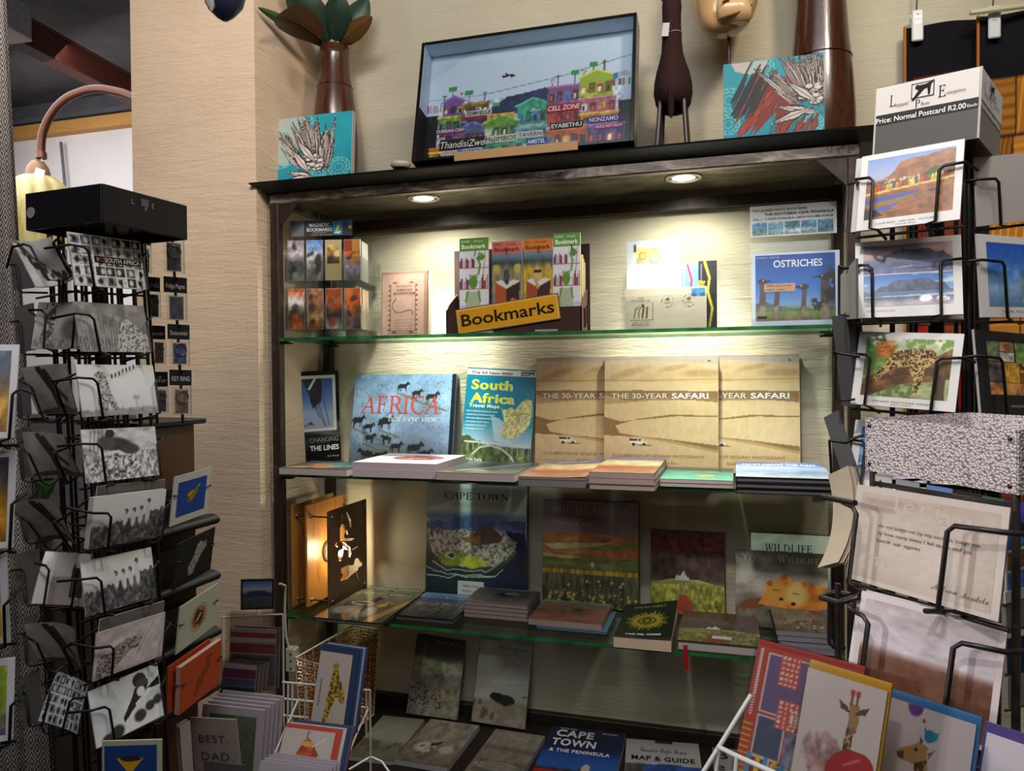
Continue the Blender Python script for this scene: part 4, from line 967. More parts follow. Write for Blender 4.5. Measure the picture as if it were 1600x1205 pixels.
# spiral bound books
def spiral_book(name,label,M,w,h,t,art,letters=None,group=None,wire='#8d8d92',pages='#9c9aa0',sag=0.0,coils=26,cover='#6a6258',cat='notebook',key='gloss'):
    r = root(name,M,label,cat,group); hw = w/2
    def wp(X,Y,Z): return X,Y,Z-sag*(X/w+.5) ** 2
    m = MB(); nseg = 10
    for z0,z1,c,k in ((-t,-.0012,pages,'paper'),):
        xs = np.linspace(-hw,hw,nseg); rings = []
        for x in xs:
            dz = -sag*(x/w+.5) ** 2; rings.append([(x,0,z0+dz),(x,h,z0+dz),(x,h,z1+dz),(x,0,z1+dz)])
        m.loft(rings,c,k,smooth=False)
    m.build('page_block',r)
    m = MB(); m.art(art,-hw,0,hw,h,0,key,warp=wp)
    xs = np.linspace(-hw,hw,nseg); m.loft([[(x,0,-.0012-sag*(x/w+.5) ** 2),(x,h,-.0012-sag*(x/w+.5) ** 2),(x,h,-.0002-sag*(x/w+.5) ** 2),(x,0,-.0002-sag*(x/w+.5) ** 2)] for x in xs],cover,key,smooth=False)
    if letters: letters(m,w,h)
    m.build('cover',r)
    m = MB(); q = []; rad = t*.5-.0006
    for i in range(coils*8+1):
        a = 2*PI*i/8; q.append((-hw+.002+rad*math.cos(a)*.9,h*.03+h*.94*i/(coils*8),-t/2+rad*math.sin(a)))
    m.tube(q,.0009,wire,'steel',5); m.build('spiral_binding',r); return r
def art_zeb(nx=50,ny=50):
    p = Pic(nx,ny,'#6a5f4e',41); p.tex(p.all(),.5,8,8,4); p.put(p.ell(.5,.45,.3,.12,.3,.3),'#8d8577',.8); p.spots(p.rect(.2,.25,.9,.55),22,.02,.05,'#3c352b',3,rot=True); p.spots(p.rect(.2,.1,.95,.5),14,.015,.04,'#b3aca0',4,rot=True); return p
M,w,d = lay((1212,981),(1300,992),Z3+.052,.0115,depth=.17)
base = M.copy(); base.translation = Vector((base.translation.x,base.translation.y,0))
u,v,n = axes(0.04); Mb = frame((float(M.translation.x),float(M.translation.y),0),u,np.array([-u[1],u[0],0]),np.array([0,0,1.0]))
labs = ['spiral bound book at the bottom of the stack of five','spiral bound book second from the bottom of its stack','spiral bound book in the middle of its stack of five','spiral bound book just below the topmost of its stack','spiral bound wildlife book topmost of its stack by the postcard rack']
for k in range(5):
    Mk = Mb.copy(); Mk.translation = Vector((Mb.translation.x+(.008,.012,.006,.003,0)[k],Mb.translation.y+(.004,-.003,.003,.0,0)[k],Z3+.0124*(k+1)))
    spiral_book('notebook',labs[k],Mk,w,d,.0115,art_zeb() if k == 4 else Pic(4,4,'#8a8684'),None,'spiral bound books on the third shelf',sag=.0,coils=30,key='gloss',pages='#85828a',cat='book')

# ---------------- bottom shelf
def let(m,w,h): T(m,w,h,'South Africa',.42,.90,.035,'#b9ac9a','h','l',.5)
M,w,h = fit([(671,1003),(745,1010),(728,1132),(652,1125)],2.31,0,10,-1.5,sy=6); M.translation = Vector((M.translation.x,2.015,ZB+.0095))
spiral_book('notebook','upright spiral diary with a cheetah cover and dark top',M,w,h,.014,art_spirals(51,kind=0),let,'upright spiral diaries','#a09888',coils=24)
def let(m,w,h): T(m,w,h,'South Africa',.36,.91,.035,'#6a6258','h','l',.55)
M,w,h = fit([(767,1010),(846,1018),(832,1145),(752,1134)],2.25,0,10,-1.5,sy=6); M.translation = Vector((M.translation.x,2.015,ZB+.0095))
spiral_book('notebook','upright spiral diary in a plastic wrap with a buffalo cover',M,w,h,.014,art_spirals(52,kind=1),let,'upright spiral diaries','#a09888',coils=24,key='shiny')
def flat_by_corners(q,z,t):
    """lying thing from the four seen corners of its top (back left, back right, front right, front left)"""
    P = [atZ(*c,z+t) for c in q]; u = (P[2]-P[3])/np.linalg.norm(P[2]-P[3]); w = (np.linalg.norm(P[2]-P[3])+np.linalg.norm(P[1]-P[0]))/2
    v = np.array([-u[1],u[0],0]); d = (((P[0]-P[3]) @ v)+((P[1]-P[2]) @ v))/2; o = (P[2]+P[3])/2; o[2] += .0008; w *= .955
    return frame(o,u,v,np.array([0,0,1.0])),float(w),float(d)
M,w,d = flat_by_corners([(660,1122),(741,1133),(700,1200),(614,1186)],ZB,.016)
spiral_book('notebook','flat spiral diary showing two animals, at the foot of the cheetah diary',M,w,d,.015,art_spirals(53,60,60,kind=2),None,'flat spiral diaries','#a09888',coils=20)
M,w,d = flat_by_corners([(752,1137),(832,1147),(808,1228),(717,1212)],ZB,.016)
spiral_book('notebook','flat spiral diary showing zebras, at the foot of the buffalo diary',M,w,d,.015,art_spirals(54,60,60,kind=3),None,'flat spiral diaries','#a09888',coils=20)
M,w,d = flat_by_corners([(596,1118),(662,1125),(616,1190),(540,1181)],ZB,.012)
pp = Pic(60,60,'#8d8a78',55); pp.grad([(0,'#6d6852'),(.3,'#777260'),(.45,'#9a9886'),(1,'#84806a')]); pp.spots(pp.rect(0,.1,1,.42),16,.03,.08,'#5c5640',3,rot=True,a=.8); pp.line([(.1,.5),(.6,.8)],.02,'#a9a796',.7)
spiral_book('notebook','flat pale diary behind the white wire card stand',M,w,d,.0115,pp,None,'flat spiral diaries','#a09888',coils=20)
def let(m,w,h):
    T(m,w,h,'CAPE',.1,.80,.13,'#d8d4ce','B','l',.50); T(m,w,h,'TOWN',.08,.62,.13,'#d8d4ce','B','l',.58); T(m,w,h,'& THE PENINSULA',.09,.49,.06,'#d8d4ce','B','l',.78); T(m,w,h,'MAP STUDIO',.7,.92,.03,'#c8c4be','b','l',.2); T(m,w,h,'VISITOR GUIDE',.12,.95,.028,'#b8b4ae','b','l',.24)
M,w,d = flat_by_corners([(846,1132),(970,1147),(959,1230),(828,1213)],ZB,.02)
book('book','dark blue guide to Cape Town and the Peninsula on the bottom shelf',M,w,d,.02,'#122050',art_peninsula(),let,hard=False)
def let(m,w,h):
    T(m,w,h,'Greater Cape Town',.2,.70,.11,'#3a3836','h','l',.62); T(m,w,h,'MAP & GUIDE',.08,.50,.10,'#1c1a1a','B','l',.84); m.quad(-w*.1,h*.93,w*.14,h*1.0,.0006,'#253c38')
M,w,d = flat_by_corners([(983,1153),(1104,1166),(1102,1232),(974,1221)],ZB,.016)
book('book','pale map and guide booklet beside the dark blue guide',M,w,d,.016,'#b0aca4',art_mapguide(),let,hard=False)
M,w,d = flat_by_corners([(1116,1168),(1206,1178),(1208,1245),(1118,1235)],ZB,.014)
def let(m,w,h): T(m,w,h,'B',.06,.72,.2,'#2c2a2a','b'); T(m,w,h,'e',.05,.45,.16,'#2c2a2a','b')
book('book','grey booklet half hidden behind the card stand wire',M,w,d,.014,'#98948e',None,let,hard=False)
# ================================================================== cards and small flat goods
def card(name,label,M,w,h,t=0.0006,art=None,border=0.0,letters=None,key='card',group=None,cat='card',base='#dcd8d2',edge=None,warp=None,art_rect=None,back=None,n=14,extra=None):
    """one printed card (or a few sheets) standing in its frame: x right, y up, face at z = 0"""
    m = MB(); hw = w/2
    if warp is None:
        m.box((0,h/2,-t/2),(w,h,t),edge or base,'paper')
        if edge: m.quad(-hw,0,hw,h,.0001,base,key)
    else:
        m.art(Pic(n,n,base),-hw,0,hw,h,0,key,warp=warp); m.art(Pic(n,n,back or base),-hw,0,hw,h,-t,'paper',warp=warp)
    if art is not None:
        if art_rect: a = art_rect
        else:
            bx,by = border/w,border/h; a = (bx,by,1-bx,1-by)
        m.art(art,-hw+a[0]*w,a[1]*h,-hw+a[2]*w,a[3]*h,.0003,key,warp=warp)
    if letters: letters(m,w,h)
    return tag(m.build(name,None,M,label,cat,group))
def bend(amt,w,h,ax=0,twist=0.0,curl=0.0):
    def f(X,Y,Z):
        u = X/w+.5; v = Y/h
        return X,Y,Z+amt*((2*u-1) ** 2 if ax == 0 else (2*v-1) ** 2)+twist*(u-.5)*(v-.5)*2+curl*v*v
    return f
def flat_mat(px,py,y,yaw=0,lean=0): return place(atY(px,py,y),yaw,lean)

# ================================================================== first glass shelf
def art_strip(seed,cols,dark='#2c2826'):
    p = Pic(24,48,cols[0],seed); k = len(cols)
    p.grad([(i/(k-1),c) for i,c in enumerate(cols)]); p.tex(p.all(),.45,5,9,3); r = np.random.RandomState(seed)
    for _ in range(4): p.put(p.ell(.2+.6*r.rand(),.15+.7*r.rand(),.12+.2*r.rand(),.05+.08*r.rand(),r.rand(),.3),dark if r.rand() < .5 else cols[-1],.8)
    return p
o = atY(524,516,1.955); stM = Matrix.Translation((o[0],o[1],Z1+.0006)) @ Matrix.Rotation(R_(12),4,'Z')
stand_ = root('bookmark_stand',stM,'clear acrylic revolving stand of magnetic bookmarks on the top glass shelf','display stand')
m = MB()
for k in range(3): m.lathe([(.098-.004*k,.0+k*.0065),(.098-.004*k,.0045+k*.0065)],'#cfd6d2','acrylic',40)
m.lathe([(.03,0),(.03,.022)],'#d8dcd8','plastic',20); m.build('base',stand_)
W2 = .108
for z0 in (.024,.158):
    m = MB(); H = .122
    for a in range(4):
        R = Matrix.Rotation(a*PI/2,4,'Z')
        m.box((0,-W2+.001,z0+.032),(2*W2,.002,.064),'#ffffff','acrylic',R)          # pocket front
        m.box((0,-W2+.022,z0+H/2),(2*W2-.04,.002,H),'#ffffff','acrylic',R)        # back plate
        for k in range(5): m.box((-W2+.001+k*(2*W2-.002)/4,-W2+.012,z0+.038),(.0015,.02,.07),'#ffffff','acrylic',R)
    m.box((0,0,z0-.0012),(2*W2,2*W2,.0024),'#ffffff','acrylic'); m.build('tier',stand_)
m = MB(); m.lathe([(.012,.02),(.012,.29)],'#dfe4e2','acrylic',16); m.build('spindle',stand_)
m = MB(); Mh = Matrix.Translation((-.012,-.075,.283)) @ Matrix.Rotation(R_(90),4,'X')
m.box((0,.024,-.0015),(.186,.048,.003),'#c9ccca','acrylic',Mh); m.quad(-.088,.003,.088,.046,.0006,'#33373b','gloss',Mh); m.quad(-.088,.003,-.05,.046,.001,'#6d7276','gloss',Mh)
m.quad(.032,.006,.06,.043,.001,'#2f86b0','gloss',Mh); m.poly([(.038,.012),(.045,.03),(.05,.036),(.05,.02)],.0013,'#d8d83a','gloss',Mh); m.poly([(.036,.01),(.052,.008),(.056,.017),(.04,.014)],.0014,'#e8e4d4','gloss',Mh)
m.quad(.076,.03,.088,.046,.001,'#2a5a9c','gloss',Mh); m.quad(.077,.022,.086,.031,.0012,'#d8c03a','gloss',Mh)
m.text('MAGNETIC',-.006,.029,.0095,'#e4e4e2',.0012,'paper','c',.058,'b',Mh); m.text('BOOKMARKS',-.006,.016,.0095,'#e4e4e2',.0012,'paper','c',.072,'b',Mh)
m.text('© photography',-.006,.0105,.004,'#b8b8b6',.0012,'paper','c',.04,'',Mh); m.text('useful souvenirs',0,.0045,.004,'#c9c09a',.0012,'paper','c',.06,'',Mh); m.build('header_sign',stand_)
cols = [['#6d6a66','#4c4844','#9a918f','#7d7480'],['#5a5450','#8a7a72','#aab4c4','#3f6cae'],['#c9ad6a','#3a3230','#7d5a2c','#d8c08a'],['#6b5a54','#8d8492','#9c4a28','#c97a34'],
        ['#b0502a','#4a3a26','#c9c4bc','#a8441c'],['#7a3a1a','#a8875a','#6a4430','#8d6242'],['#9c968c','#4a3a34','#7a4a2c','#8a3a1e'],['#6a4c48','#7d5a4c','#a84a20','#b8622a']]
names = ['grey elephant herd','blue topped zebra','cream bookmark with a lion','lion and elephant picture','orange topped leopard','brown striped','red brown tribal','burnt orange sunset']
for k in range(8):
    tier,c = divmod(k,4); x = -W2+.0285+c*.0532
    Mk = stM @ Matrix.Translation((x,-W2+.0125,(.158,.024)[tier]+.001)) @ Matrix.Rotation(R_(90),4,'X')
    p = art_strip(60+k,cols[k]); p.a = np.clip(p.a*1.3,0,235)
    if k == 2: p.put(~p.rect(.12,.42,.88,.88),'#cdb57c')
    if k == 3: p.put(p.rect(.0,.72,.48,1),'#a0481f'); p.put(p.rect(.52,.72,1,1),'#c98a34'); p.put(p.rect(0,.47,1,.5),'#cfc9c2')
    card('bookmark',names[k].replace(' bookmark with',' magnetic bookmark with')+(' magnetic bookmark' if 'bookmark' not in names[k] else '')+(' in the upper tier of the revolving stand' if tier == 0 else ' in the lower tier of the revolving stand'),Mk,.046,.112,.004,p,.0008,group='magnetic bookmarks in the revolving stand',cat='bookmark',base='#c9c4bc',key='gloss')
for tier in range(2):
    for k in range(6):
        Mk = stM @ Matrix.Translation((W2-.0125 ,-.058+k*.0105,(.158,.024)[tier]+.001)) @ Matrix.Rotation(R_(90),4,'Z') @ Matrix.Rotation(R_(90),4,'X') @ Matrix.Rotation(R_(62),4,'Y')
        card('bookmark','grey magnetic bookmark seen edge-on at the %s side pocket of the revolving stand' % ('upper','lower')[tier],Mk,.012,.112,.0035,None,base=('#a5a098','#a88f72')[tier],group=('edge-on bookmarks in the upper side pocket','edge-on bookmarks in the lower side pocket')[tier],cat='bookmark')

# brown booklets of the bookworm
def art_worm():
    p = Pic(60,80,'#a98a78',70); p.tex(p.all(),.08,8,8)
    for a in ((.14,.06,.86,.065),(.14,.88,.86,.885),(.14,.06,.15,.885),(.85,.06,.86,.885),(.2,.1,.8,.105),(.2,.84,.8,.845),(.2,.1,.207,.845),(.793,.1,.8,.845)): p.put(p.rect(*a),'#5a3424')
    for y in np.linspace(.12,.82,10): p.put(p.ell(.17,y,.02,.02),'#6a4030'); p.put(p.ell(.83,y,.02,.02),'#6a4030')
    for x in (.3,.7): p.put(p.ell(x,.865,.05,.016),'#6a4030'); p.put(p.ell(x,.08,.05,.016),'#6a4030')
    p.line([(.34,.62),(.26,.55),(.25,.47),(.32,.40),(.45,.39),(.58,.42),(.68,.43),(.74,.39),(.72,.35)],.010,'#5a3424'); return p
def let(m,w,h):
    T(m,w,h,'BIOGRAFIE',.5,.765,.028,'#4c2c1e','','c',.34); T(m,w,h,'AFRICAN',.5,.705,.03,'#4c2c1e','b','c',.34); T(m,w,h,'BOOKWORM',.5,.655,.03,'#4c2c1e','b','c',.46)
    for k in range(4): T(m,w,h,('a tale of a journey','of one small reader','across the pages','of the dark continent')[k],.5,.26-k*.045,.016,'#6a4434','','c',.42)
yb_ = 1.93
a,b,c_ = atY(594,426,yb_),atY(666,424,yb_),atY(629,522,yb_); w = b[0]-a[0]
card('booklet','brown booklet with a line-drawn worm, beside the acrylic bookmark stand',place(((a[0]+b[0])/2,yb_,Z1+.001),0,3),w,a[2]-Z1,.006,art_worm(),.0,let,base='#8d6a52',cat='booklet',art_rect=(.02,.0,.93,.96),edge='#7d5a44')
card('booklet','cream booklet standing just behind the brown worm booklet',place(((a[0]+b[0])/2+.007,yb_+.011,Z1+.001),0,3),w,a[2]-Z1-.008,.002,None,base='#cfc4a8',cat='booklet')

# cardboard bookmark box with its sign
yq = 1.90
L_,Rr = atY(697,520,yq),atY(909,517,yq); bw = Rr[0]-L_[0]; oM = place(((L_[0]+Rr[0])/2,yq,Z1+.0006),0,0)
bx = root('bookmark_box',oM,'dark brown cardboard display box with a yellow Bookmarks sign','display box')
BR = '#3e241f'
m = MB(); m.box((0,.034,-.002),(bw,.068,.004),BR,'paper'); m.box((-bw*.22,.008,.0012),(.06,.005,.003),'#a8928a','paper'); m.box((bw*.25,.008,.0012),(.06,.005,.003),'#a8928a','paper'); m.build('front_panel',bx)
for s_ in (-1,1):
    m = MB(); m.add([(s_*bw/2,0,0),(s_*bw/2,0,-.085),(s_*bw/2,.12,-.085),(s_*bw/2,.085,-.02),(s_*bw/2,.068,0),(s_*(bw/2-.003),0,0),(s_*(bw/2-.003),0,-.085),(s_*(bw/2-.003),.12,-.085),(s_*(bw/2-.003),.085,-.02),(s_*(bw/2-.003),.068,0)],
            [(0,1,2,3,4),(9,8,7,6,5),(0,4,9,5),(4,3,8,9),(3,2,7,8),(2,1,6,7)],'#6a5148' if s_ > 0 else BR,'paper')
    m.box((s_*(bw/2+.003),.04,-.03),(.006,.05,.012),BR,'paper'); m.box((s_*(bw/2+.003),.05,-.065),(.006,.05,.008),BR,'paper'); m.build('side_panel',bx)
m = MB(); m.box((0,.12,-.085),(bw+.012,.24,.004),'#33201c','paper'); m.build('back_panel',bx)
m = MB(); m.box((0,.002,-.043),(bw,.003,.083),BR,'paper'); m.build('floor_panel',bx)
for k in range(4):
    x = (-.30+k*.235)*bw; m = MB(); m.tube([(x,.230,-.083),(x-.010,.244,-.06),(x+.002,.236,-.03),(x+.012,.222,.004),(x+.016,.206,.024)],.0014,'#1d1a19','wire',6); m.build('hook',bx)
m = MB(); sg = Matrix.Translation((-.012,.0525,.004)) @ Matrix.Rotation(R_(7),4,'Z'); sw,sh = bw*.765,.068
m.box((0,0,0),(sw,sh,.002),'#2a1a14','paper',sg)
for k in range(56):
    x = -sw/2+(k+.5)*sw/56
    for y in (-1,1): m.box((x,y*(sh/2-.0025),.0012),(.0022,.003,.0008),'#e8b868','paper',sg)
for k in range(16):
    y = -sh/2+(k+.5)*sh/16
    for x in (-1,1): m.box((x*(sw/2-.0025),y,.0012),(.003,.0022,.0008),'#e8b868','paper',sg)
m.box((0,0,.0014),(sw-.008,sh-.008,.0012),'#efc06a','paper',sg); m.box((0,0,.002),(sw-.012,sh-.012,.001),'#d99a12','paper',sg)
m.text('Bookmarks',0,-.014,.031,'#17120c',.0028,'paper','c',sw*.90,'b',sg); m.build('sign',bx)
def frog_art():
    p = Pic(36,100,'#dcd8dc',72); p.put(p.rect(0,0,1,.3),'#b9c4dc')
    for y0,hh in ((.69,.12),(.47,.13)):
        p.put(p.rect(0,y0-.01,1,y0),'#a85a44')
        for k in range(11): p.put(p.rect(k*.05,y0,k*.05+.04,y0+hh*(.6+.35*((k*5) % 7)/7)),('#a8303a','#3a4c8c','#c98a34','#4a6a3a','#6a3458')[k % 5])
    for k in range(6): p.put(p.rect(.7+k*.05,.47,.74+k*.05,.55+.03*(k % 3)),('#a84a3a','#3a5a3c','#6a2a34')[k % 3])
    G_ = '#5c8a34'
    p.line([(.62,.95-.16),(.72,.72),(.66,.62)],.03,G_); p.put(p.ell(.75,.80,.12,.04),G_); p.put(p.ell(.7,.835,.05,.018),'#86a85c'); p.line([(.9,.86),(.8,.5)],.012,'#b0603c')
    p.put(p.ell(.48,.54,.15,.07),G_); p.put(p.ell(.38,.60,.05,.02),'#8a9a6a'); p.put(p.ell(.58,.60,.05,.02),'#8a9a6a'); p.put(p.rect(.22,.2,.72,.44),'#a9b596'); p.line([(.3,.44),(.22,.34)],.03,G_); p.line([(.66,.44),(.72,.34)],.03,G_)
    p.put(p.ell(.5,.18,.36,.05),'#7a9a2e'); p.put(p.ell(.2,.12,.16,.04),'#6a9a3a'); p.put(p.ell(.82,.12,.16,.04),'#6a9a3a'); return p
def zebra_art(top,sk,grass,lion):
    p = Pic(36,90,grass,73); p.grad([(0,'#5f6ea8' if not lion else '#d08a34'),(.28,'#7a76a0' if not lion else '#b8862c'),(.45,grass),(.68,grass),(.76,'#3f4a44'),(.84,'#6f7f94'),(1,sk)]); p.tex(p.rect(0,.4,1,.78),.4,10,10)
    p.put(p.poly([(.1,.55),(.48,.48),(.48,.10),(.12,.22)]),'#b0542c' if not lion else '#9c4a2c'); p.put(p.poly([(.48,.48),(.92,.55),(.9,.22),(.48,.10)]),'#3c2626'); p.put(p.poly([(.1,.56),(.48,.48),(.92,.56),(.7,.58),(.48,.54),(.3,.58)]),'#d8d4cc')
    p.put(p.poly([(.62,.36),(.68,.38),(.8,.36),(.84,.33),(.78,.26),(.74,.2),(.70,.21),(.70,.28),(.63,.31)]),'#d8842c')
    if lion: p.put(p.ell(.48,.62,.13,.08),'#c8a878'); p.put(p.rect(.36,.64,.62,.67),'#2a2420'); p.line([(.42,.56),(.5,.48)],.05,'#b89868'); p.put(p.ell(.84,.68,.08,.05),'#b89858')
    else: p.put(p.ell(.48,.62,.13,.08),'#6a666a'); p.put(p.ell(.15,.7,.12,.05),'#b8a850'); p.put(p.ell(.85,.7,.12,.05),'#b8a850'); p.line([(.44,.6),(.44,.68)],.02,'#26242a'); p.line([(.52,.6),(.52,.68)],.02,'#26242a'); p.put(p.ell(.49,.56,.07,.035),'#3a383e')
    return p
G = 'bookmarks at the front of the cardboard box'
def bmk(lbl,x0,y0,x1,art,top,tcol,kind,z):
    a,b = atY(x0,y0,yq+z),atY(x1,y0,yq+z); w = b[0]-a[0]; h = a[2]-Z1-.006
    def let(m,w,h):
        m.quad(-w/2,h*.865,w/2,h,.0005,top,'gloss'); m.text(kind,-w*.44,h*.955,h*.022,tcol,.0009,'paper','l',w*.75); m.text('Bookmark',0,h*.89,h*.046,tcol,.0009,'paper','c',w*.84,'b')
    return card('bookmark',lbl,place(((a[0]+b[0])/2,yq+z,Z1+.006),0,1),w,h,.006,art,0,let,group=G,cat='bookmark',key='gloss')
fa = frog_art()
bmk('green topped frog bookmark at the box end by the brown booklet',717,373,762,fa,'#5f8f2e','#eef2e4','ROUND      the bend',.014)
bmk('pink topped bookmark of a hippo reading behind a book',768,378,815,zebra_art('','#6a7a9c','#8a7f58',False),'#c96a58','#5c1a14','AFRICA      the reader',.02)
bmk('orange topped bookmark of a lion in sunglasses reading',817,374,863,zebra_art('','#7d8a8c','#b8962c',True),'#cf7420','#5c2008','lions      the reader',.014)
bmk('green topped frog bookmark at the box end by the envelopes',864,365,906,fa,'#5f8f2e','#eef2e4','ROUND      the bend',.009)
for k in range(3):
    card('bookmark','bookmark standing edge-on along the side of the cardboard box',place(((L_[0]+Rr[0])/2+bw/2-.006,yq+.045+k*.014,Z1+.006),78,0),.012,.20-.008*k,.004,None,base=('#c8b44a','#8a96b8','#c9a87a')[k],group='edge-on bookmarks in the cardboard box',cat='bookmark')
card('bookmark','dark bookmark slipped behind the frog and hippo bookmarks',place((atY(766,460,yq+.03)[0],yq+.03,Z1+.006),0,1),.018,.185,.003,None,base='#2c2438',cat='bookmark')

# ---------------- wooden lamp of pierced plates on the third shelf
def pierced(outer,holes,t):
    c = bpy.data.curves.new('cut','CURVE'); c.dimensions = '2D'; c.fill_mode = 'BOTH'; c.extrude = t/2
    for q in [outer]+holes:
        s = c.splines.new('POLY'); s.points.add(len(q)-1); s.use_cyclic_u = True
        for p,(x,y) in zip(s.points,q): p.co = (x,y,0,1)
    o = bpy.data.objects.new('cut',c); me = bpy.data.meshes.new_from_object(o); V = [tuple(v.co) for v in me.vertices]; F = [tuple(p.vertices) for p in me.polygons]
    bpy.data.objects.remove(o); bpy.data.curves.remove(c); bpy.data.meshes.remove(me); return V,F
fM,fw,fh = fit([(510,787),(579,761),(578,892),(511,933)],2.1,88,0,0,sy=3,sl=2,sr=2); fx,fy = -1.078,1.952; fw,fh = .222,.272
lm = root('wooden_lamp',Matrix.Translation((fx,fy,Z3+.0006)),'lit wooden lamp of three plates, front one pierced with a hunter and an animal','lamp')
FACE = lambda x: Matrix.Translation((x,0,.004)) @ Matrix.Rotation(R_(90),4,'Z') @ Matrix.Rotation(R_(90),4,'X')
def zz(x,y): u = (x-415)/323; yt,yb_ = 235-140*u,900-190*u; return ((u-.5)*fw,(yb_-y)/(yb_-yt)*fh)
HO = [[(522,240),(538,232),(540,290),(528,302)],[(556,220),(572,214),(600,270),(608,318),(594,316),(580,262)],[(505,335),(520,305),(545,306),(556,345),(562,330),(578,370),(566,374),(556,356),(552,394),(640,383),(600,406),(530,420),(506,424)],[(462,456),(480,434),(500,430),(486,446),(500,462),(480,468)],
      [(524,426),(552,428),(560,440),(590,448),(598,490),(590,520),(572,518),(566,474),(546,470),(540,500),(522,552),(496,556),(488,524),(494,490),(530,470)],[(606,462),(655,432),(658,438),(612,470)],
      [(512,606),(560,580),(616,570),(632,524),(664,512),(694,542),(688,566),(660,580),(650,604),(662,638),(692,672),(680,676),(648,642),(636,612),(600,638),(560,672),(504,692),(512,672),(530,640),(512,640)]]
V,F = pierced([(-fw/2,0),(fw/2,0),(fw/2,fh),(-fw/2,fh)],[[zz(*p) for p in q] for q in HO],.005)
m = MB(); m.add(V,F,'#6d4f38','wood_plate',M=FACE(0)); m.build('pierced_plate',lm)
for x,k in ((-.068,'wood_plate'),(-.112,'wood_ply')):
    m = MB(); m.box((0,fh*.53,0),(fw*1.0,fh*1.04,.006),key='wood_ply',M=FACE(x)); m.build('back_plate',lm)
m = MB(); m.lathe([(.030,0),(.030,.006),(.022,.010),(.018,.016),(.014,.018),(.014,.030)],'#d8cba4','plastic',28,FACE(-.064) @ Matrix.Translation((0,fh*.5,0))); m.build('bulb_holder',lm)
m = MB(); m.lathe([(.008,.030),(.013,.036),(.016,.044),(.013,.053),(.001,.057)],key='bulb_glass',n=24,M=FACE(-.064) @ Matrix.Translation((0,fh*.5,0))); m.build('bulb',lm)
for y in (-.42,.42):
    for z in (.07,.93):
        m = MB(); m.tube([FACE(.004) @ Vector((y*fw,z*fh,0)),FACE(-.116) @ Vector((y*fw,z*fh,0))],.0024,'#6a655c','steel',8); [m.lathe([(.006,0),(.006,.002),(.004,.004)],'#8a857c','steel',10,FACE(x) @ Matrix.Translation((y*fw,z*fh,0))) for x in (.003,-.064,-.108)]; m.build('bolt',lm)
BULB = lm.matrix_world @ FACE(-.064) @ Vector((0,fh*.5,.044)); lamp('lamp_bulb','POINT',BULB,3.2,(1,.86,.55),shadow_soft_size=.018)
# acrylic letter stand with old covers
yh = 1.955
a,b = atY(970,512,yh-.03),atY(1126,510,yh-.03)
hs = root('letter_holder',place(((a[0]+b[0])/2,yh-.03,Z1+.0006)),'clear acrylic holder carrying stamped envelopes and magnets','holder'); hw_ = b[0]-a[0]
m = MB(); m.box((0,.045,0),(hw_,.09,.0025),'#fff','acrylic') if False else m.box((0,.045,0),(hw_,.09,.0025),'#ffffff','acrylic'); m.build('front_plate',hs)
m = MB(); m.box((0,.075,-.035),(hw_,.15,.0025),'#ffffff','acrylic'); m.build('back_plate',hs)
m = MB(); m.box((0,.0015,-.018),(hw_,.003,.036),'#ffffff','acrylic'); m.build('foot_plate',hs)
def env_art():
    p = Pic(90,42,'#d3c6ad',75); p.tex(p.all(),.05,6,6)
    for a in ((.06,.24,.35,.245),(.06,.66,.35,.665),(.06,.24,.064,.665),(.346,.24,.35,.665)): p.put(p.rect(*a),'#8a7f6a')
    for k in range(4): p.line([(.12+k*.05,.30),(.13+k*.05,.5),(.16+k*.04,.54)],.011,'#4a4030' if k > 1 else '#8d8468')
    p.put(p.ell(.18,.59,.018,.038),'#c9b98a'); p.put(p.ell(.225,.59,.018,.038),'#3a3228')
    for cx,cy in ((.53,.68),(.79,.68)):
        p.put(p.ell(cx,cy,.072,.15) & ~p.ell(cx,cy,.068,.141),'#5a5248'); p.put(p.ell(cx,cy+.04,.03,.04),'#57503f',.8); p.put(p.rect(cx-.04,cy-.05,cx+.04,cy-.035),'#6a6254',.8)
    p.put(p.rect(.82,.78,.98,.97),'#3f7aa8'); p.tex(p.rect(.82,.78,.98,.97),.5,20,10); return p
def let(m,w,h): T(m,w,h,'YEAR',.2,.74,.045,'#5a5040','','c',.08); T(m,w,h,'OF THE AGED 1982',.2,.685,.045,'#5a5040','','c',.24); T(m,w,h,'JAAR VAN DIE',.2,.17,.045,'#5a5040','','c',.2); T(m,w,h,'BEJAARDES 1982',.2,.11,.045,'#5a5040','','c',.22)
a,b = atY(976,452,yh-.02),atY(1104,447,yh-.02)
card('envelope','cream first-day envelope with two postmarks and a blue stamp',place(((a[0]+b[0])/2,yh-.02,Z1+.0045),0,2),b[0]-a[0],a[2]-Z1-.004,.001,env_art(),0,let,base='#d3c6ad',cat='envelope')
def bag_art():
    p = Pic(60,60,'#b4b8c6',76); p.tex(p.all(),.10,6,5,4); p.put(p.rect(.04,.70,.17,.97),'#b8bcb4'); p.put(p.rect(.18,.74,.64,.93),'#b9ad62'); p.put(p.rect(.18,.74,.64,.80),'#8d8f7a'); p.put(p.rect(.12,.88,.17,.95),'#2f3c34')
    p.put(p.ell(.3,.83,.07,.05) & ~p.ell(.3,.83,.045,.03),'#a8702c'); p.put(p.ell(.52,.82,.10,.085) & ~p.ell(.52,.82,.09,.075),'#4c4a48'); p.put(p.ell(.2,.08,.14,.16) & ~p.ell(.2,.08,.13,.15),'#7a7c86',.8); return p
w_ = 0.0; a,b = atY(979,377,yh-.004),atY(1062,374,yh-.004); w_ = b[0]-a[0]
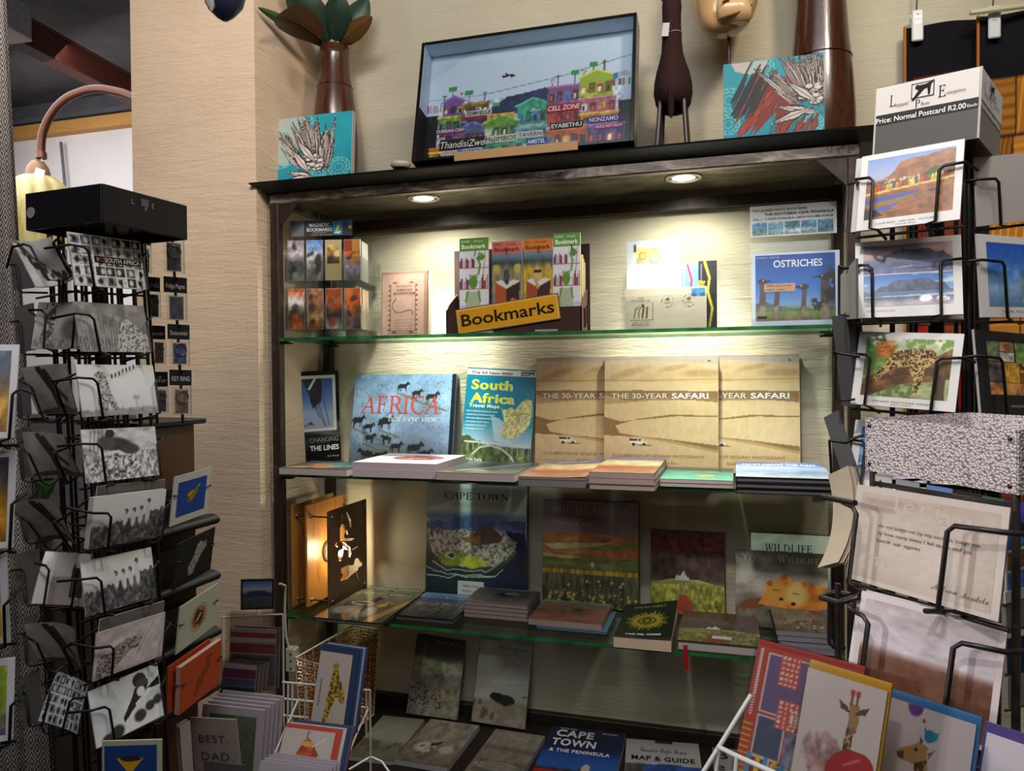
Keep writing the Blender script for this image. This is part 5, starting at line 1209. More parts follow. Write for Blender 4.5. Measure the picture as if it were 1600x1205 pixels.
card('envelope','crumpled white envelope with a yellow stamp standing behind the cream one',place(((a[0]+b[0])/2,yh-.004,Z1+.0045),0,2),w_,a[2]-Z1-.004,.002,bag_art(),0,None,base='#b8bcc8',cat='envelope',warp=bend(.004,w_,.25,0,.004),n=20)
def mag_art(a_,b_,seed):
    p = Pic(24,60,a_,seed); p.line([(.35,.98),(.6,.75),(.5,.55),(.75,.3),(.6,.05)],.06,b_); p.put(p.rect(.1,.1,.2,.95),'#c8c4c0',.4); return p
a,b = atY(1064,412,yh-.006),atY(1092,410,yh-.006)
card('magnet','blue magnet with a red outline behind the cream envelope',place(((a[0]+b[0])/2,yh-.006,Z1+.0045),0,2),b[0]-a[0],a[2]-Z1-.004,.003,mag_art('#6a8cb8','#a82c4a',77),.001,None,cat='magnet',key='gloss')
def let(m,w,h): T(m,w,h,'MTB TRAILS',.30,.62,.09,'#d8d23a','b','l',.33,rot=R_(80))
a,b = atY(1091,408,yh-.012),atY(1120,406,yh-.012)
card('magnet','black and yellow magnet with a zigzag trail at the end of the holder',place(((a[0]+b[0])/2,yh-.012,Z1+.0045),0,2),b[0]-a[0],a[2]-Z1-.004,.004,mag_art('#26262c','#c9c43a',78),.0,let,cat='magnet',key='gloss',base='#b8b8b4')

# acrylic stand with the ostrich book and its flyer
yo = 1.93
a,b = atY(1173,362,yo),atY(1330,350,yo)
os_ = root('book_easel',place(((a[0]+b[0])/2,yo,Z1+.0006)),'clear acrylic easel holding the blue ostrich book','easel'); ow = b[0]-a[0]
m = MB(); m.box((0,.1215,-.012),(ow,.24,.003),'#ffffff','acrylic',Matrix.Rotation(R_(-5),4,'X')); m.build('back_plate',os_)
m = MB(); m.box((0,.0015,.005),(ow,.003,.05),'#ffffff','acrylic'); m.box((0,.012,.028),(ow,.02,.0025),'#ffffff','acrylic'); m.build('ledge',os_)
def ost_art():
    p = Pic(80,70,'#2f62b8',79); p.grad([(0,'#4a5a3c'),(.06,'#6d7a3c'),(.16,'#6f8a44'),(.24,'#7aa0c8'),(.5,'#3f77c8'),(1,'#1f4a9c')])
    p.put(p.below([(0,.26),(.15,.28),(.3,.22),(.5,.18),(.6,.16),(.75,.18),(1,.2)],.01) & (p.Y > .14),'#5a6a5c'); p.put(p.below([(0,.03),(.4,.05),(.7,.04),(1,.05)],.01),'#7a6a54')
    N = '#5c4f48'
    for x0,yb,yt,wd in ((.08,.08,.56,.055),(.26,.08,.46,.04),(.60,.06,.46,.035),(.86,.06,.6,.08)):
        p.line([(x0,yb),(x0+.01,(yb+yt)/2),(x0+.02,yt)],wd/2+.012,N); p.line([(x0,yb),(x0+.01,yb+.12)],wd*.7,'#8a7d70')
        p.put(p.ell(x0+.01,yt+.04,.065,.045),'#473c36'); s_ = -1 if x0 > .5 else 1; p.put(p.poly([(x0+s_*.03,yt+.065),(x0+s_*.16,yt+.04),(x0+s_*.03,yt+.02)]),'#332b28'); p.put(p.ell(x0+s_*.02,yt+.055,.012,.014),'#c9b8a0')
    t = p.ell(.97,.5,.13,.27,0,.3)*(p.noise(16,16,3) > .42); p.put(t,'#3a3430'); t = p.ell(.77,.25,.07,.12,0,.4)*(p.noise(20,20,2,4) > .5); p.put(t,'#2c3a2c'); p.tex(p.rect(0,0,1,.2),.3,20,10); return p
def let(m,w,h):
    T(m,w,h,'OSTRICHES',.25,.80,.095,'#e4ecf4','b','l',.56); T(m,w,h,'photographs · volume one',.06,.93,.02,'#c9d8ec','','l',.26); m.quad(-w*.44,h*.105,-w*.33,h*.14,.0009,'#2a3038'); T(m,w,h,'JANSSEN',.065,.11,.02,'#cfd4d8','b','l',.1)
    m.quad(-w*.36,h*.47,0.0,h*.58,.0009,'#c9a68c'); T(m,w,h,'50% off from',.17,.54,.028,'#6a4440','h','l',.28,z=.0013); T(m,w,h,'when asked',.16,.49,.028,'#6a4440','h','l',.22,z=.0013)
a,b = atY(1175,396,yo-.012),atY(1313,391,yo-.012); w_ = b[0]-a[0]; h_ = a[2]-Z1-.006
book('book','square Ostriches photo book on the clear easel',place(((a[0]+b[0])/2,yo-.012,Z1+.0055),0,5),w_,h_*1.01,.008,'#c8d4e8',None,lambda m,w,h: (m.art(ost_art(),-w*.46,h*.075,w*.45,h*.97,.0004,'gloss'),let(m,w,h)),hard=False,pages='#c9c9cc')
def let(m,w,h):
    T(m,w,h,'NEW JANSSEN PHOTO BOOK SERIES:',.03,.82,.065,'#2c2c2c','b','l',.64); T(m,w,h,'THE SOUTHERN CAPE PENINSULA',.17,.68,.075,'#1c1c1c','B','l',.80); T(m,w,h,'VOL. 1 - 5 NOW AVAILABLE - EACH VOLUME: R195.00',.03,.54,.06,'#2c2c2c','b','l',.93)
    for k in range(5):
        p = Pic(16,16,'#4a7a9c',80+k); p.grad([(0,'#5a8a9c'),(.3,('#6a8a6c','#8aa8a4','#c9d8d8','#b8c8c4','#3f6a6c')[k]),(.55,'#3a7a9c'),(1,('#5a9cc0','#a8c8d4','#4a7a7c','#5a8a9c','#6aa0b0')[k])]); p.tex(p.all(),.5,5,5); x = -w*.475+k*w*.19
        m.art(p,x,h*.06,x+w*.175,h*.46,.0006,'gloss')
a,b = atY(1172,322,yo-.004),atY(1308,313,yo-.004); zt = (a[2]+b[2])/2; zb_ = (atY(1174,370,yo-.004)[2]+atY(1308,364,yo-.004)[2])/2
card('flyer','white flyer with five small photos fixed above the ostrich book',place(((a[0]+b[0])/2,yo+.001,zb_),0,3),b[0]-a[0],zt-zb_,.001,None,0,let,base='#dcdcd6',cat='flyer')

# ================================================================== on top of the unit
def vase(label,px,y,prof,rings):
    c = atY(px,180,y); r = root('vase',(c[0],y,ZT+.0006),label,'vase'); m = MB()
    m.lathe(prof+[(prof[-1][0]-.005,prof[-1][1]),(prof[-1][0]-.008,prof[-1][1]-.03),(prof[-1][0]-.008,prof[-1][1]-.10),(.001,prof[-1][1]-.12)],key='vase_wood',n=48); m.build('body',r)
    for z,rr in rings:
        m = MB(); m.tube([((rr)*math.cos(t),(rr)*math.sin(t),z) for t in np.linspace(0,2*PI,41)[:-1]],.0014,'#2a130a','lacquer',6,True); m.build('ring',r)
    return r
pr = [(.050,0),(.060,.02),(.067,.09),(.066,.16),(.060,.24),(.0525,.295),(.0465,.33),(.042,.365),(.0405,.395),(.0425,.422)]
vase('slender turned dark wood vase holding leaves behind the small protea print',524,1.975,pr,[(.305,.0512)])
pr2 = [(.072,0),(.078,.05),(.078,.10),(.073,.18),(.064,.27),(.057,.36),(.055,.42),(.058,.48),(.066,.51)]
vase('large turned brown wood vase behind the red protea canvas',1283,1.985,pr2,[(.225,.0695),(.40,.0558)])
vz = ZT+.422; vx = float(atY(524,180,1.975)[0])
def leaf(label,tip,y_tip,wid,up,under,face=1,bulge=.02,base=(0,0),droop=0.0):
    b0 = np.array([vx+base[0],1.975+base[1],vz-.06]); t0 = atY(*tip,y_tip); b1 = np.array([vx+base[0]*1.2,1.975+base[1]*1.2,vz+.015]); ax = t0-b1; L = np.linalg.norm(ax); ax = ax/L
    view = np.array([.3,-1,-.25]); s = np.cross(ax,view); s /= np.linalg.norm(s); n = np.cross(s,ax); n = n if n @ view > 0 else -n
    r = root('leaf',Matrix.Translation(b0),label,'leaf','large leaves in the slender vase'); NS,NT = 18,9
    def surf(off):
        V = []
        for i in range(NS):
            q = i/(NS-1); wv = wid*max(0.02,math.sin(PI*min(1,q ** .85*.985+.012))) ** .6
            for j in range(NT):
                t = -1+2*j/(NT-1); P = b1+ax*L*q+s*wv*t+n*(face*(-abs(t) ** 1.5*wv*.35+bulge*math.sin(PI*q))-off)+np.array([0,0,-droop*q*q]); V.append(P-b0)
        return V
    F = [(i*NT+j,i*NT+j+1,(i+1)*NT+j+1,(i+1)*NT+j) for i in range(NS-1) for j in range(NT-1)]
    m = MB(); m.add(surf(0),F,up,'leaf',True); m.add(surf(.0012),F,under,'leaf',True)
    mid = [np.array(surf(-.0008)[i*NT+NT // 2]) for i in range(NS)]; m.tube(mid,[.0014*(1-.8*i/NS) for i in range(NS)],np.clip(srgb(up)*1.35,0,255),'leaf',5); m.build('blade',r)
    m = MB(); m.tube([(0,0,0),(b1-b0)*.55,b1-b0,b1-b0+ax*.02],.0022,'#4a3a22','leaf',6); m.build('stalk',r)
GR,BRN = '#23382a','#5c3d1c'
leaf('broad dark green leaf tallest in the vase, veined side forward',(447,-34),1.84,.05,GR,BRN,base=(-.012,-.008),bulge=.015)
leaf('brown backed leaf curling low on the column side of the vase',(432,-2),1.72,.045,'#4e3216',GR,base=(-.02,-.02),bulge=-.01,droop=.05)
leaf('rounded dark green leaf upright over the mouth of the vase',(530,-12),1.91,.043,GR,BRN,base=(.008,-.01),bulge=.012)
leaf('small green leaf pointing away behind the rounded one',(574,-4),2.01,.04,'#2a4530',BRN,base=(.014,.008),bulge=.01)
leaf('narrow brown backed leaf leaning away from the column',(581,26),1.95,.026,'#61421e',GR,base=(.02,.0),bulge=.01)
leaf('green leaf reaching sideways to the plaster column',(404,12),1.765,.018,'#34502e',BRN,base=(-.016,.026),bulge=.0,droop=0)

def protea(nx,ny,red=False,seed=90):
    p = Pic(nx,ny,'#1f8f9c',seed); p.grad([(0,'#1c8494'),(.6,'#2196a4'),(1,'#259aa6')]); p.tex(p.all(),.12,5,5)
    p.put(p.poly([(0,1),(.45,1),(.40,.6),(.2,.3),(0,.35)]),'#b3ada2' if not red else '#2a95a2',.9)
    if red: p.put(p.poly([(.08,1),(.45,1),(.42,.86),(.25,.84),(.12,.9)]),'#c0b8ac')
    for cx,cy,r in ((.06,.75,.13),(.38,.92,.14),(.14,.42,.15),(.85,.22,.14),(.6,.15,.1)) if not red else ((.06,.55,.14),(.05,.25,.12),(.4,.9,.12),(.9,.17,.1)):
        for k in range(3): p.put(p.ell(cx,cy,r*(1-.3*k),r*(1-.3*k)*nx/ny) & ~p.ell(cx,cy,r*(1-.3*k)-.012,(r*(1-.3*k)-.012)*nx/ny),'#79c0c0',.8)
        for k in range(12):
            a = k*PI/6; p.line([(cx+r*.72*math.cos(a),cy+r*.72*math.sin(a)*nx/ny),(cx+r*math.cos(a+.3),cy+r*math.sin(a+.3)*nx/ny)],.006,'#8ccaca',.7)
    r = np.random.RandomState(seed)
    def petal(a,b,w,c1='#d8ccc2',c2='#2f2624'):
        (x1,y1),(x2,y2) = a,b; dx,dy = x2-x1,y2-y1; L = math.hypot(dx,dy); n_ = (-dy/L*w,dx/L*w); mx,my = x1+dx*.45,y1+dy*.45
        p.put(p.poly([(x1,y1),(mx+n_[0]*1.25,my+n_[1]*1.25),(x2,y2),(mx-n_[0]*1.25,my-n_[1]*1.25)]),c2); p.put(p.poly([(x1,y1),(mx+n_[0]*.8,my+n_[1]*.8),(x2-dx*.04,y2-dy*.04),(mx-n_[0]*.8,my-n_[1]*.8)]),c1); p.line([(x1,y1),(x2-dx*.1,y2-dy*.1)],.005,c2,.7)
    ox,oy,S_ = (.60,.12,1.0) if not red else (.93,.32,.95)
    if red:
        for k in range(46):
            x,y = .1+.5*r.rand(),.02+.5*r.rand(); L = .25+.25*r.rand(); petal((x,y),(x+L*.55,y+L),.02+.02*r.rand(),'#b8402c' if r.rand() < .7 else '#8f2c22','#6a2a24')
        for k in range(34):
            x,y = .08+.22*r.rand(),.3+.25*r.rand(); L = .2+.28*r.rand(); p.line([(x,y),(x+L*.45,y+L)],.010,'#26282c',.9)
        for k in range(8): petal((.45+.06*k,.02),(.52+.06*k+.1*r.rand(),.3),.03,'#2c8a98' if k % 3 == 0 else '#a83c2a','#3a2624')
    for k in range(30):
        a = R_(78+52*(k/29)) if not red else R_(76+60*k/29); L = S_*(.52+.26*r.rand()); bx_,by_ = ox+.10-.30*k/29,oy+.14*r.rand()+(.12 if 8 < k < 22 else 0); petal((bx_,by_),(bx_+L*math.cos(a)*.85,by_+L*math.sin(a)),.027,'#d2c6bc' if k % 3 else '#a8968e')
    for k in range(26): x,y = ox-.16+.2*r.rand(),oy+.08+.22*r.rand(); p.put(p.ell(x,y,.045,.035),'#2c2422'); p.put(p.ell(x,y+.005,.036,.026),'#d8cdc4')
    for a,b in (((.2,.22),(.58,.08)),((.12,.06),(.55,.12)),((.25,.55),(.5,.15)),((.3,.68),(.58,.3))) if not red else (((.5,.42),(.98,.28)),((.46,.2),(.9,.36)),((.62,.72),(.95,.4))): petal(b,a,.05)
    return p
def print_(label,tl,tr,bl,y,lean,t,art):
    M,w,h = stand(tl,tr,ZT,lean,t,y=y); r = root('canvas_print',M,label,'picture'); m = MB()
    m.box((0,h/2,-t/2),(w,h,t),'#b9b4a8','cloth',bev=.001); m.build('canvas',r); m = MB(); m.art(art,-w/2+.0005,.0005,w/2-.0005,h-.0005,.0005,'card'); m.build('printed_face',r); return M,w,h
print_('small teal protea print at the column end of the black top',(425,180),(551,180),None,1.865,4,.018,protea(110,110))
print_('larger teal canvas with a red and white protea',(1130,107),(1287,76),None,1.85,4,.026,protea(120,110,True,91))
# township scene in a deep black frame
yF = 1.785; tF = .062; M,w,h = stand((659,67),(995,18),ZT,13,tF,y=yF)
fr = root('framed_picture',M,'deep black framed township scene with colourful shacks and a blue mountain','picture'); bwid = .008
for nm,c,s in (('frame_side',(-w/2+bwid/2,h/2),(bwid,h)),('frame_side',(w/2-bwid/2,h/2),(bwid,h)),('frame_rail',(0,bwid/2),(w-2*bwid,bwid)),('frame_rail',(0,h-bwid/2),(w-2*bwid,bwid))):
    m = MB(); m.box((c[0],c[1],-tF/2),(s[0],s[1],tF),'#15110f','lacquer',bev=.0012); m.build(nm,fr)
def town():
    p = Pic(190,120,'#b9cbe6',95); p.grad([(0,'#a8b4c4'),(.5,'#d2e0f4'),(1,'#dcebfb')]); W_,H_ = w-.016,h-.016
    clouds(p,.55,.8,'#dfe6f0',.25,4,5,.5,3)
    p.put(p.poly([(.31,.40),(.335,.5),(.37,.515),(.40,.555),(.5,.575),(.59,.60),(.615,.56),(.64,.54),(.66,.40)]),'#2f335e')
    r = np.random.RandomState(8)
    for a,b in (((0,.60),(.3,.60)),((.3,.60),(.66,.68)),((.66,.68),(1,.80))): p.line([a,b],.0016,'#3a3c48',.8)
    for x,y0,y1 in ((.085,.5,.63),(.29,.45,.62),(.46,.36,.52),(.645,.55,.69),(.745,.5,.6),(.86,.55,.77)): p.line([(x,y0),(x,y1)],.003,'#23242a'); p.line([(x-.01,y1-.01),(x+.01,y1-.01)],.002,'#23242a')
    for x,y,c in ((.125,.68,'#4a9a4a'),(.21,.63,'#3a9a5a'),(.725,.70,'#3a9a5a'),(.81,.75,'#4a9a4a'),(.35,.5,'#4a9a5a')): p.put(p.rect(x-.02,y-.02,x+.02,y+.02),c); p.line([(x,y-.02),(x,y-.15)],.002,'#333')if False else p.line([(x,y-.02),(x,y-.15)],.002,'#333338')
    for x,y in ((.62,.64),(.765,.70)): p.put(p.ell(x,y,.010,.02),'#e4dcd8'); p.put(p.ell(x,y,.010,.02) & ~p.ell(x,y,.007,.014),'#b8343a'); p.line([(x,y-.02),(x,y-.12)],.002,'#333338')
    p.put(p.poly([(.165,.62),(.172,.66),(.18,.62)]),'#c0443c')
    p.put(p.rect(0,0,.06,.46),'#1c1618'); p.put(p.rect(.93,0,1,.42),'#1a1618')
    H = [(.08,.44,.19,.56,'#7d5a9c',1),(.18,.42,.315,.54,'#8a6a3c',0),(.06,.30,.175,.44,'#8a9a3a',0),(.175,.30,.32,.43,'#7a2c46',0),(.07,.18,.175,.30,'#7a3466',0),(.17,.19,.30,.31,'#5a6490',1),(.31,.29,.44,.42,'#b8902a',0),(.46,.28,.6,.46,'#3f9a7c',1),
         (.3,.2,.46,.34,'#6a9a3c',1),(.60,.43,.75,.60,'#8a5a86',0),(.75,.46,.9,.64,'#a8b83c',1),(.60,.26,.76,.42,'#a82c34',0),(.75,.32,.92,.47,'#b06a78',0),(.76,.22,.93,.34,'#c08a30',0),(.03,.0,.16,.17,'#c8643c',0),(.03,.06,.1,.14,'#c9a53a',0),(.16,.0,.30,.14,'#3c62a8',0),(.2,.0,.28,.15,'#8a86c4',0),
         (.30,.0,.42,.19,'#3f9474',0),(.42,.0,.60,.21,'#4aa08a',0),(.60,.05,.79,.23,'#b0562c',0),(.79,.05,.96,.24,'#5a4a8c',0),(.45,.18,.6,.28,'#5c8c9a',0)]
    for x0,y0,x1,y1,c,g in H:
        p.put(p.rect(x0,y0,x1,y1),c); k = np.clip(srgb(c)*.6,0,255); l = np.clip(srgb(c)*1.35,0,255)
        if g: p.put(p.poly([(x0-.012,y1),((x0+x1)/2,y1+.06),(x1+.012,y1)]),c); p.line([(x0-.012,y1),((x0+x1)/2,y1+.06),(x1+.012,y1)],.004,l)
        else: p.put(p.rect(x0-.005,y1-.016,x1+.005,y1),l)
        n_ = 2+int((x1-x0)/.06)
        for q in range(n_):
            wx = x0+(x1-x0)*(q+.5)/n_; hh = y1-y0; p.put(p.rect(wx-.014,y0+hh*.2,wx+.014,y0+hh*(.62+.1*(q % 2))),k if q % 2 else ('#d8d0c4','#c9a03c','#3a3438','#b04a3c','#4a7ab0')[r.randint(5)])
            p.put(p.rect(wx-.008,y0+hh*.25,wx+.004,y0+hh*.5),('#e4dcc8','#2c2a2c','#c04a3a','#3a6aa0')[r.randint(4)])
    for x0,x1 in ((0,.075),(.89,.985)):
        for q in range(7): p.put(p.rect(x0+q*(x1-x0)/7,.46+(.08 if x0 > .5 else .02),x0+(q+.75)*(x1-x0)/7,.53+(.07 if x0 > .5 else .02)),('#c8343c','#3a6ab8','#d8b83a','#2c4a9c','#c8643a','#d8d4d0','#4a8a4a')[q])
    p.put(p.poly([(.905,.61),(.92,.66),(.96,.665),(.985,.62)]),'#b8bcc0'); p.put(p.rect(.9,.6,.925,.655),'#3a7ac0')
    m_ = p.rect(.05,0,.95,.62) & (p.Y < .6); p.tex(m_ & (p.Y < .55),.35,60,40,2); return p
m = MB(); W_,H_ = w-2*bwid,h-2*bwid; zi = -tF+.012
m.box((0,h/2,-tF+.004),(W_,H_,.006),'#8a94a0','paper'); m.art(town(),-W_/2,bwid,W_/2,h-bwid,zi-.004,'gloss')
def tt(s,x,y,hh,c,wd,st='',bg=None,bw_=0):
    if bg: m.quad(-W_/2+(x-.006)*W_,bwid+(y-hh*.3)*H_,-W_/2+(x+wd+.006)*W_,bwid+(y+hh*1.3)*H_,zi-.0030,bg)
    m.text(s,-W_/2+x*W_,bwid+y*H_,hh*H_,c,zi-.0024,'paper','l',wd*W_,st)
for a_ in (('ThandisiZwe',.085,.155,.06,'#f4f0e8',.22,'o','#2a2424'),('DUMISANI CASH',.06,.295,.028,'#e8e0e4',.14,'b','#6a2c5c'),('ZEIMVELILE',.205,.425,.03,'#26242a',.12,'B','#d4d0c8'),('MaJIMBOS',.31,.175,.04,'#2c2a2c',.15,'','#d0ccc4'),('TAVERN',.47,.19,.035,'#2c2a2c',.11,'','#d0ccc4'),
           ('CELL ZONE',.605,.385,.04,'#f0dcd8',.15,'ob','#a82430'),('EYABETHU',.625,.235,.035,'#e8e4e0',.14,'b','#241c1c'),('NONZAMO',.80,.255,.035,'#d8d0e4',.13,'b','#4a3a80'),('AMSTEL',.515,.125,.035,'#e8ecf4',.085,'b','#2c4a9c'),('RAINBOW',.205,.10,.03,'#2c2c70',.085,'b','#c8c4dc'),('CHOP SHOP',.215,.065,.025,'#2c2c70',.075,'b'),
           ('LUCKY STAR',.095,.10,.026,'#b02c30',.07,'b','#e0d8c8'),('NICE & TASTY SALON',.83,.20,.022,'#e8d8e4',.12,'b','#a83c70'),('Star',.52,.40,.03,'#e4f0e8',.05,'h'),('NO WOMAN NO CRY',.47,.275,.018,'#e8e4dc',.12,'b')): tt(*a_)
m.add([(-.085*W_-.0,bwid+.72*H_,zi-.002),(-.06*W_,bwid+.735*H_,zi-.002),(-.085*W_,bwid+.745*H_,zi-.002)],[(0,1,2)],'#23262c','paper')
m.poly([(-.125*W_,bwid+.725*H_),(-.10*W_,bwid+.735*H_),(-.075*W_,bwid+.745*H_),(-.075*W_,bwid+.75*H_),(-.11*W_,bwid+.742*H_),(-.128*W_,bwid+.745*H_)],zi-.002,'#23262c')
m.poly([(-.105*W_,bwid+.738*H_),(-.115*W_,bwid+.765*H_),(-.11*W_,bwid+.765*H_),(-.092*W_,bwid+.742*H_)],zi-.0018,'#23262c')
for k in range(14):
    r_ = random.Random(k); x,y = (-.4+.8*r_.random())*W_,bwid+(.78+.16*r_.random())*H_; m.poly([(x,y),(x+.003,y+.0014),(x+.006,y+.0004),(x+.003,y+.0004)],zi-.002,'#3a3c44')
m.build('township_scene',fr)
m = MB()
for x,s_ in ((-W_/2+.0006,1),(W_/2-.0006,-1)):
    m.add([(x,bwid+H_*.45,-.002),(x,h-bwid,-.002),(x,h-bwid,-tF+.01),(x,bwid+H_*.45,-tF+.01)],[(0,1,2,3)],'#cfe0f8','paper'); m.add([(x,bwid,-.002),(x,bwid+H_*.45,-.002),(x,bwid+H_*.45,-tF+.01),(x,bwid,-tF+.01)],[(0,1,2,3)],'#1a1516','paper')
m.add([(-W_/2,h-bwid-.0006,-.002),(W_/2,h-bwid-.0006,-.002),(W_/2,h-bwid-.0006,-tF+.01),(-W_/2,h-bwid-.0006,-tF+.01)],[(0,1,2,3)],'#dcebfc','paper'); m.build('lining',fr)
m = MB(); m.box((0,h/2,-.004),(W_,H_,.002),'#ffffff','acrylic'); m.build('glass_front',fr)
# tan strip of board standing in front of the frame
a,b = atY(710,257,1.772),atY(903,241,1.772); zt = (atY(710,237,1.772)[2]+atY(903,221,1.772)[2])/2
m = MB(); m.box(((a[0]+b[0])/2,1.772,(ZT+zt)/2),(b[0]-a[0],.006,zt-ZT-.001),key='wood_board',bev=.001); tag(m.build('wooden_strip'),'plain tan wooden strip standing in front of the township frame','strip')
m = MB(); m.lathe([(.02,0),(.026,.006),(.024,.014),(.006,.017)],'#c9bda4','plastic',24); c = atY(636,262,1.78); m.build('shell_disc',None,Matrix.Translation((c[0]-.02,1.785,ZT+.0006)),'small cream disc lying beside the township frame','ornament')

# knitted llama
c = atY(1052,200,1.93); ll = root('llama_figure',(c[0],1.93,ZT+.0006),'dark brown knitted llama figure on metal legs with a price tag','figurine'); m = MB()
prof = [(.118,.012,.014,.0),(.125,.034,.048,.0),(.14,.043,.066,.0),(.165,.0475,.074,.002),(.19,.046,.07,.004),(.215,.040,.058,-.004),(.235,.032,.044,-.016),(.255,.026,.034,-.024),(.285,.0235,.028,-.03),(.32,.0225,.027,-.034),(.345,.0225,.030,-.034),(.365,.0235,.036,-.026),(.385,.022,.034,-.024),(.398,.014,.022,-.024),(.402,.004,.006,-.024)]
m.loft([[(rx*math.cos(t),dy+ry*math.sin(t),z) for t in np.linspace(0,2*PI,29)[:-1]] for z,rx,ry,dy in prof],'#3a2624','knit'); 
m.loft([[(.011*k*math.cos(t),yy,.362+.012*k*math.sin(t)) for t in np.linspace(0,2*PI,15)[:-1]] for yy,k in ((.005,1.3),(.022,1.25),(.034,1.0),(.040,.5))],'#3a2624','knit'); m.build('body',ll)
for s_ in (-1,1):
    m = MB(); m.loft([[(s_*.0185+.006*k*math.cos(t),-.026+.005*k*math.sin(t),z) for t in np.linspace(0,2*PI,11)[:-1]] for z,k in ((.385,1.0),(.40,.9),(.412,.5),(.417,.15))],'#2f1e1d','knit'); m.build('ear',ll)
    for yy in (-.045,.05): m = MB(); m.tube([(s_*.028,yy*.8,.14),(s_*.033,yy,.06),(s_*.037,yy*1.1,.0005)],.0058,'#4a403c','wire',10); m.build('leg',ll)
m = MB(); m.loft([[(.008*k*math.cos(t),-.066-.006*(1-k)+.007*k*math.sin(t),z) for t in np.linspace(0,2*PI,11)[:-1]] for z,k in ((.15,.9),(.12,1.0),(.095,.9),(.083,.3))],'#33201f','knit'); m.build('tail',ll)
m = MB(); m.tube([(.0245*math.cos(t),-.030+.029*math.sin(t),.295+.004*math.cos(t)) for t in np.linspace(0,2*PI,31)[:-1]],.0006,'#d8d4cc','plastic',5,True)
Mt = Matrix.Translation((-.012,-.0635,.298)) @ Matrix.Rotation(R_(90),4,'X') @ Matrix.Rotation(R_(-6),4,'Z'); m.box((0,0,0),(.016,.032,.0006),'#d4d0cc','paper',Mt); m.text('NAT255',-.003,-.012,.007,'#3a3836',.0006,'paper','l',.024,'b',Mt @ Matrix.Rotation(R_(90),4,'Z') @ Matrix.Translation((.003,-.0035,0))); m.build('price_tag',ll)

# carved head on a rod
c = atY(1139,80,1.95); mk = root('carved_head',(c[0],1.95,ZT+.0006),'pale carved wooden animal head held up on a thin dark rod','carving'); m = MB()
k_ = 1.95/1180*1.0; m.tube([(0,0,.008),(0,0,.30)],.0042,'#2c2420','wire',10); m.build('rod',mk)
m = MB(); m.box((0,0,.004),(.09,.09,.008),key='black_metal',bev=.002); m.build('foot',mk)
Cc = '#dcae78'; m = MB(); zc = float(atY(1130,57,1.93)[2])-ZT
ring = lambda cx,cy,z,rx,ry,p=2.4: [(cx+rx*np.sign(math.cos(t))*abs(math.cos(t)) ** (2/p),cy+ry*np.sign(math.sin(t))*abs(math.sin(t)) ** (2/p),z) for t in np.linspace(0,2*PI,33)[:-1]]
m.loft([ring(-.014,-.02,zc,.012,.016),ring(-.013,-.022,zc+.006,.034,.034),ring(-.010,-.022,zc+.02,.052,.046),ring(-.009,-.012,zc+.045,.066,.056),ring(-.008,0,zc+.08,.076,.07),ring(-.008,.0,zc+.13,.084,.082),ring(-.008,0,zc+.2,.085,.085),ring(-.008,0,zc+.27,.07,.075),ring(-.008,0,zc+.32,.03,.04)],Cc,'lacquer')
m.loft([ring(.014,-.05,zc+.010,.030,.018),ring(.014,-.062,zc+.018,.040,.022),ring(.012,-.070,zc+.036,.041,.022),ring(.008,-.068,zc+.055,.036,.022),ring(.004,-.058,zc+.075,.030,.02),ring(0,-.05,zc+.1,.02,.015)],'#e0b582','lacquer'); m.build('head',mk)
m = MB()
for x,z in ((-.006,.052),(.030,.058)): m.tube([(x-.008,-.0935,zc+z-.004),(x,-.0945,zc+z+.001),(x+.008,-.092,zc+z)],.0028,'#8a5f38','matte',8)
m.build('nostrils',mk); m = MB(); m.tube([(-.024,-.078,zc+.016),(-.006,-.0865,zc+.017),(.018,-.0865,zc+.021),(.04,-.080,zc+.032),(.052,-.066,zc+.045)],.0026,'#7a5230','matte',8); m.build('mouth',mk)

# dark blue ornament dangling above the aisle
c = atD(352,4,1.15); ob = root('hanging_ornament',Matrix.Translation(c),'dark blue and white ornament dangling at the top in front of the column','ornament'); m = MB()
m.loft([[(rx*math.cos(t),ry*math.sin(t),z) for t in np.linspace(0,2*PI,25)[:-1]] for z,rx,ry in ((-.028,.004,.003),(-.022,.014,.010),(-.008,.028,.02),(.012,.034,.026),(.04,.03,.026),(.065,.016,.014),(.072,.004,.004))],'#343652','gloss'); m.build('body',ob)
m = MB(); m.loft([[(-.012+rx*math.cos(t),-.016+ry*math.sin(t),z) for t in np.linspace(0,2*PI,19)[:-1]] for z,rx,ry in ((-.018,.002,.002),(-.006,.011,.006),(.014,.015,.010),(.035,.008,.005))],'#c4b8b4','gloss'); m.build('pale_patch',ob)
m = MB(); m.tube([(0,0,.07),(0,0,3.234-c[2])],.0008,'#2a2a2a','plastic',5); m.build('string',ob)
# ================================================================== black and white animal postcards (pictures)
def bw(fn):
    return fn
def grass(p,y,col='#3a3838',a=.8,n=.5): m = p.below([(0,y),(1,y)],.05,30); p.put(m,col,a); p.tex(m,n,40,14); return p
def pc_collage(seed=3,nx=80,ny=56,words=True):
    p = Pic(nx,ny,'#c9c7c4',seed); r = np.random.RandomState(seed)
    for i in range(7):
        for j in range(5):
            x0,y0 = i/7+.008,j/5+.012; x1,y1 = (i+1)/7-.008,(j+1)/5-.012; k = r.randint(5); c = (40,90,150,200,120)[k]; p.put(p.rect(x0,y0,x1,y1),(c,c,c+2)); m = p.rect(x0,y0,x1,y1); p.tex(m,.7,26,20); p.put(p.ell((x0+x1)/2+.02*r.randn(),(y0+y1)/2,.03,.06,0,.3),(30,30,30) if c > 110 else (190,190,188))
            if k == 3: p.line([((x0+x1)/2,y0),((x0+x1)/2,y1-.05)],.012,'#2c2c2c')
    return p
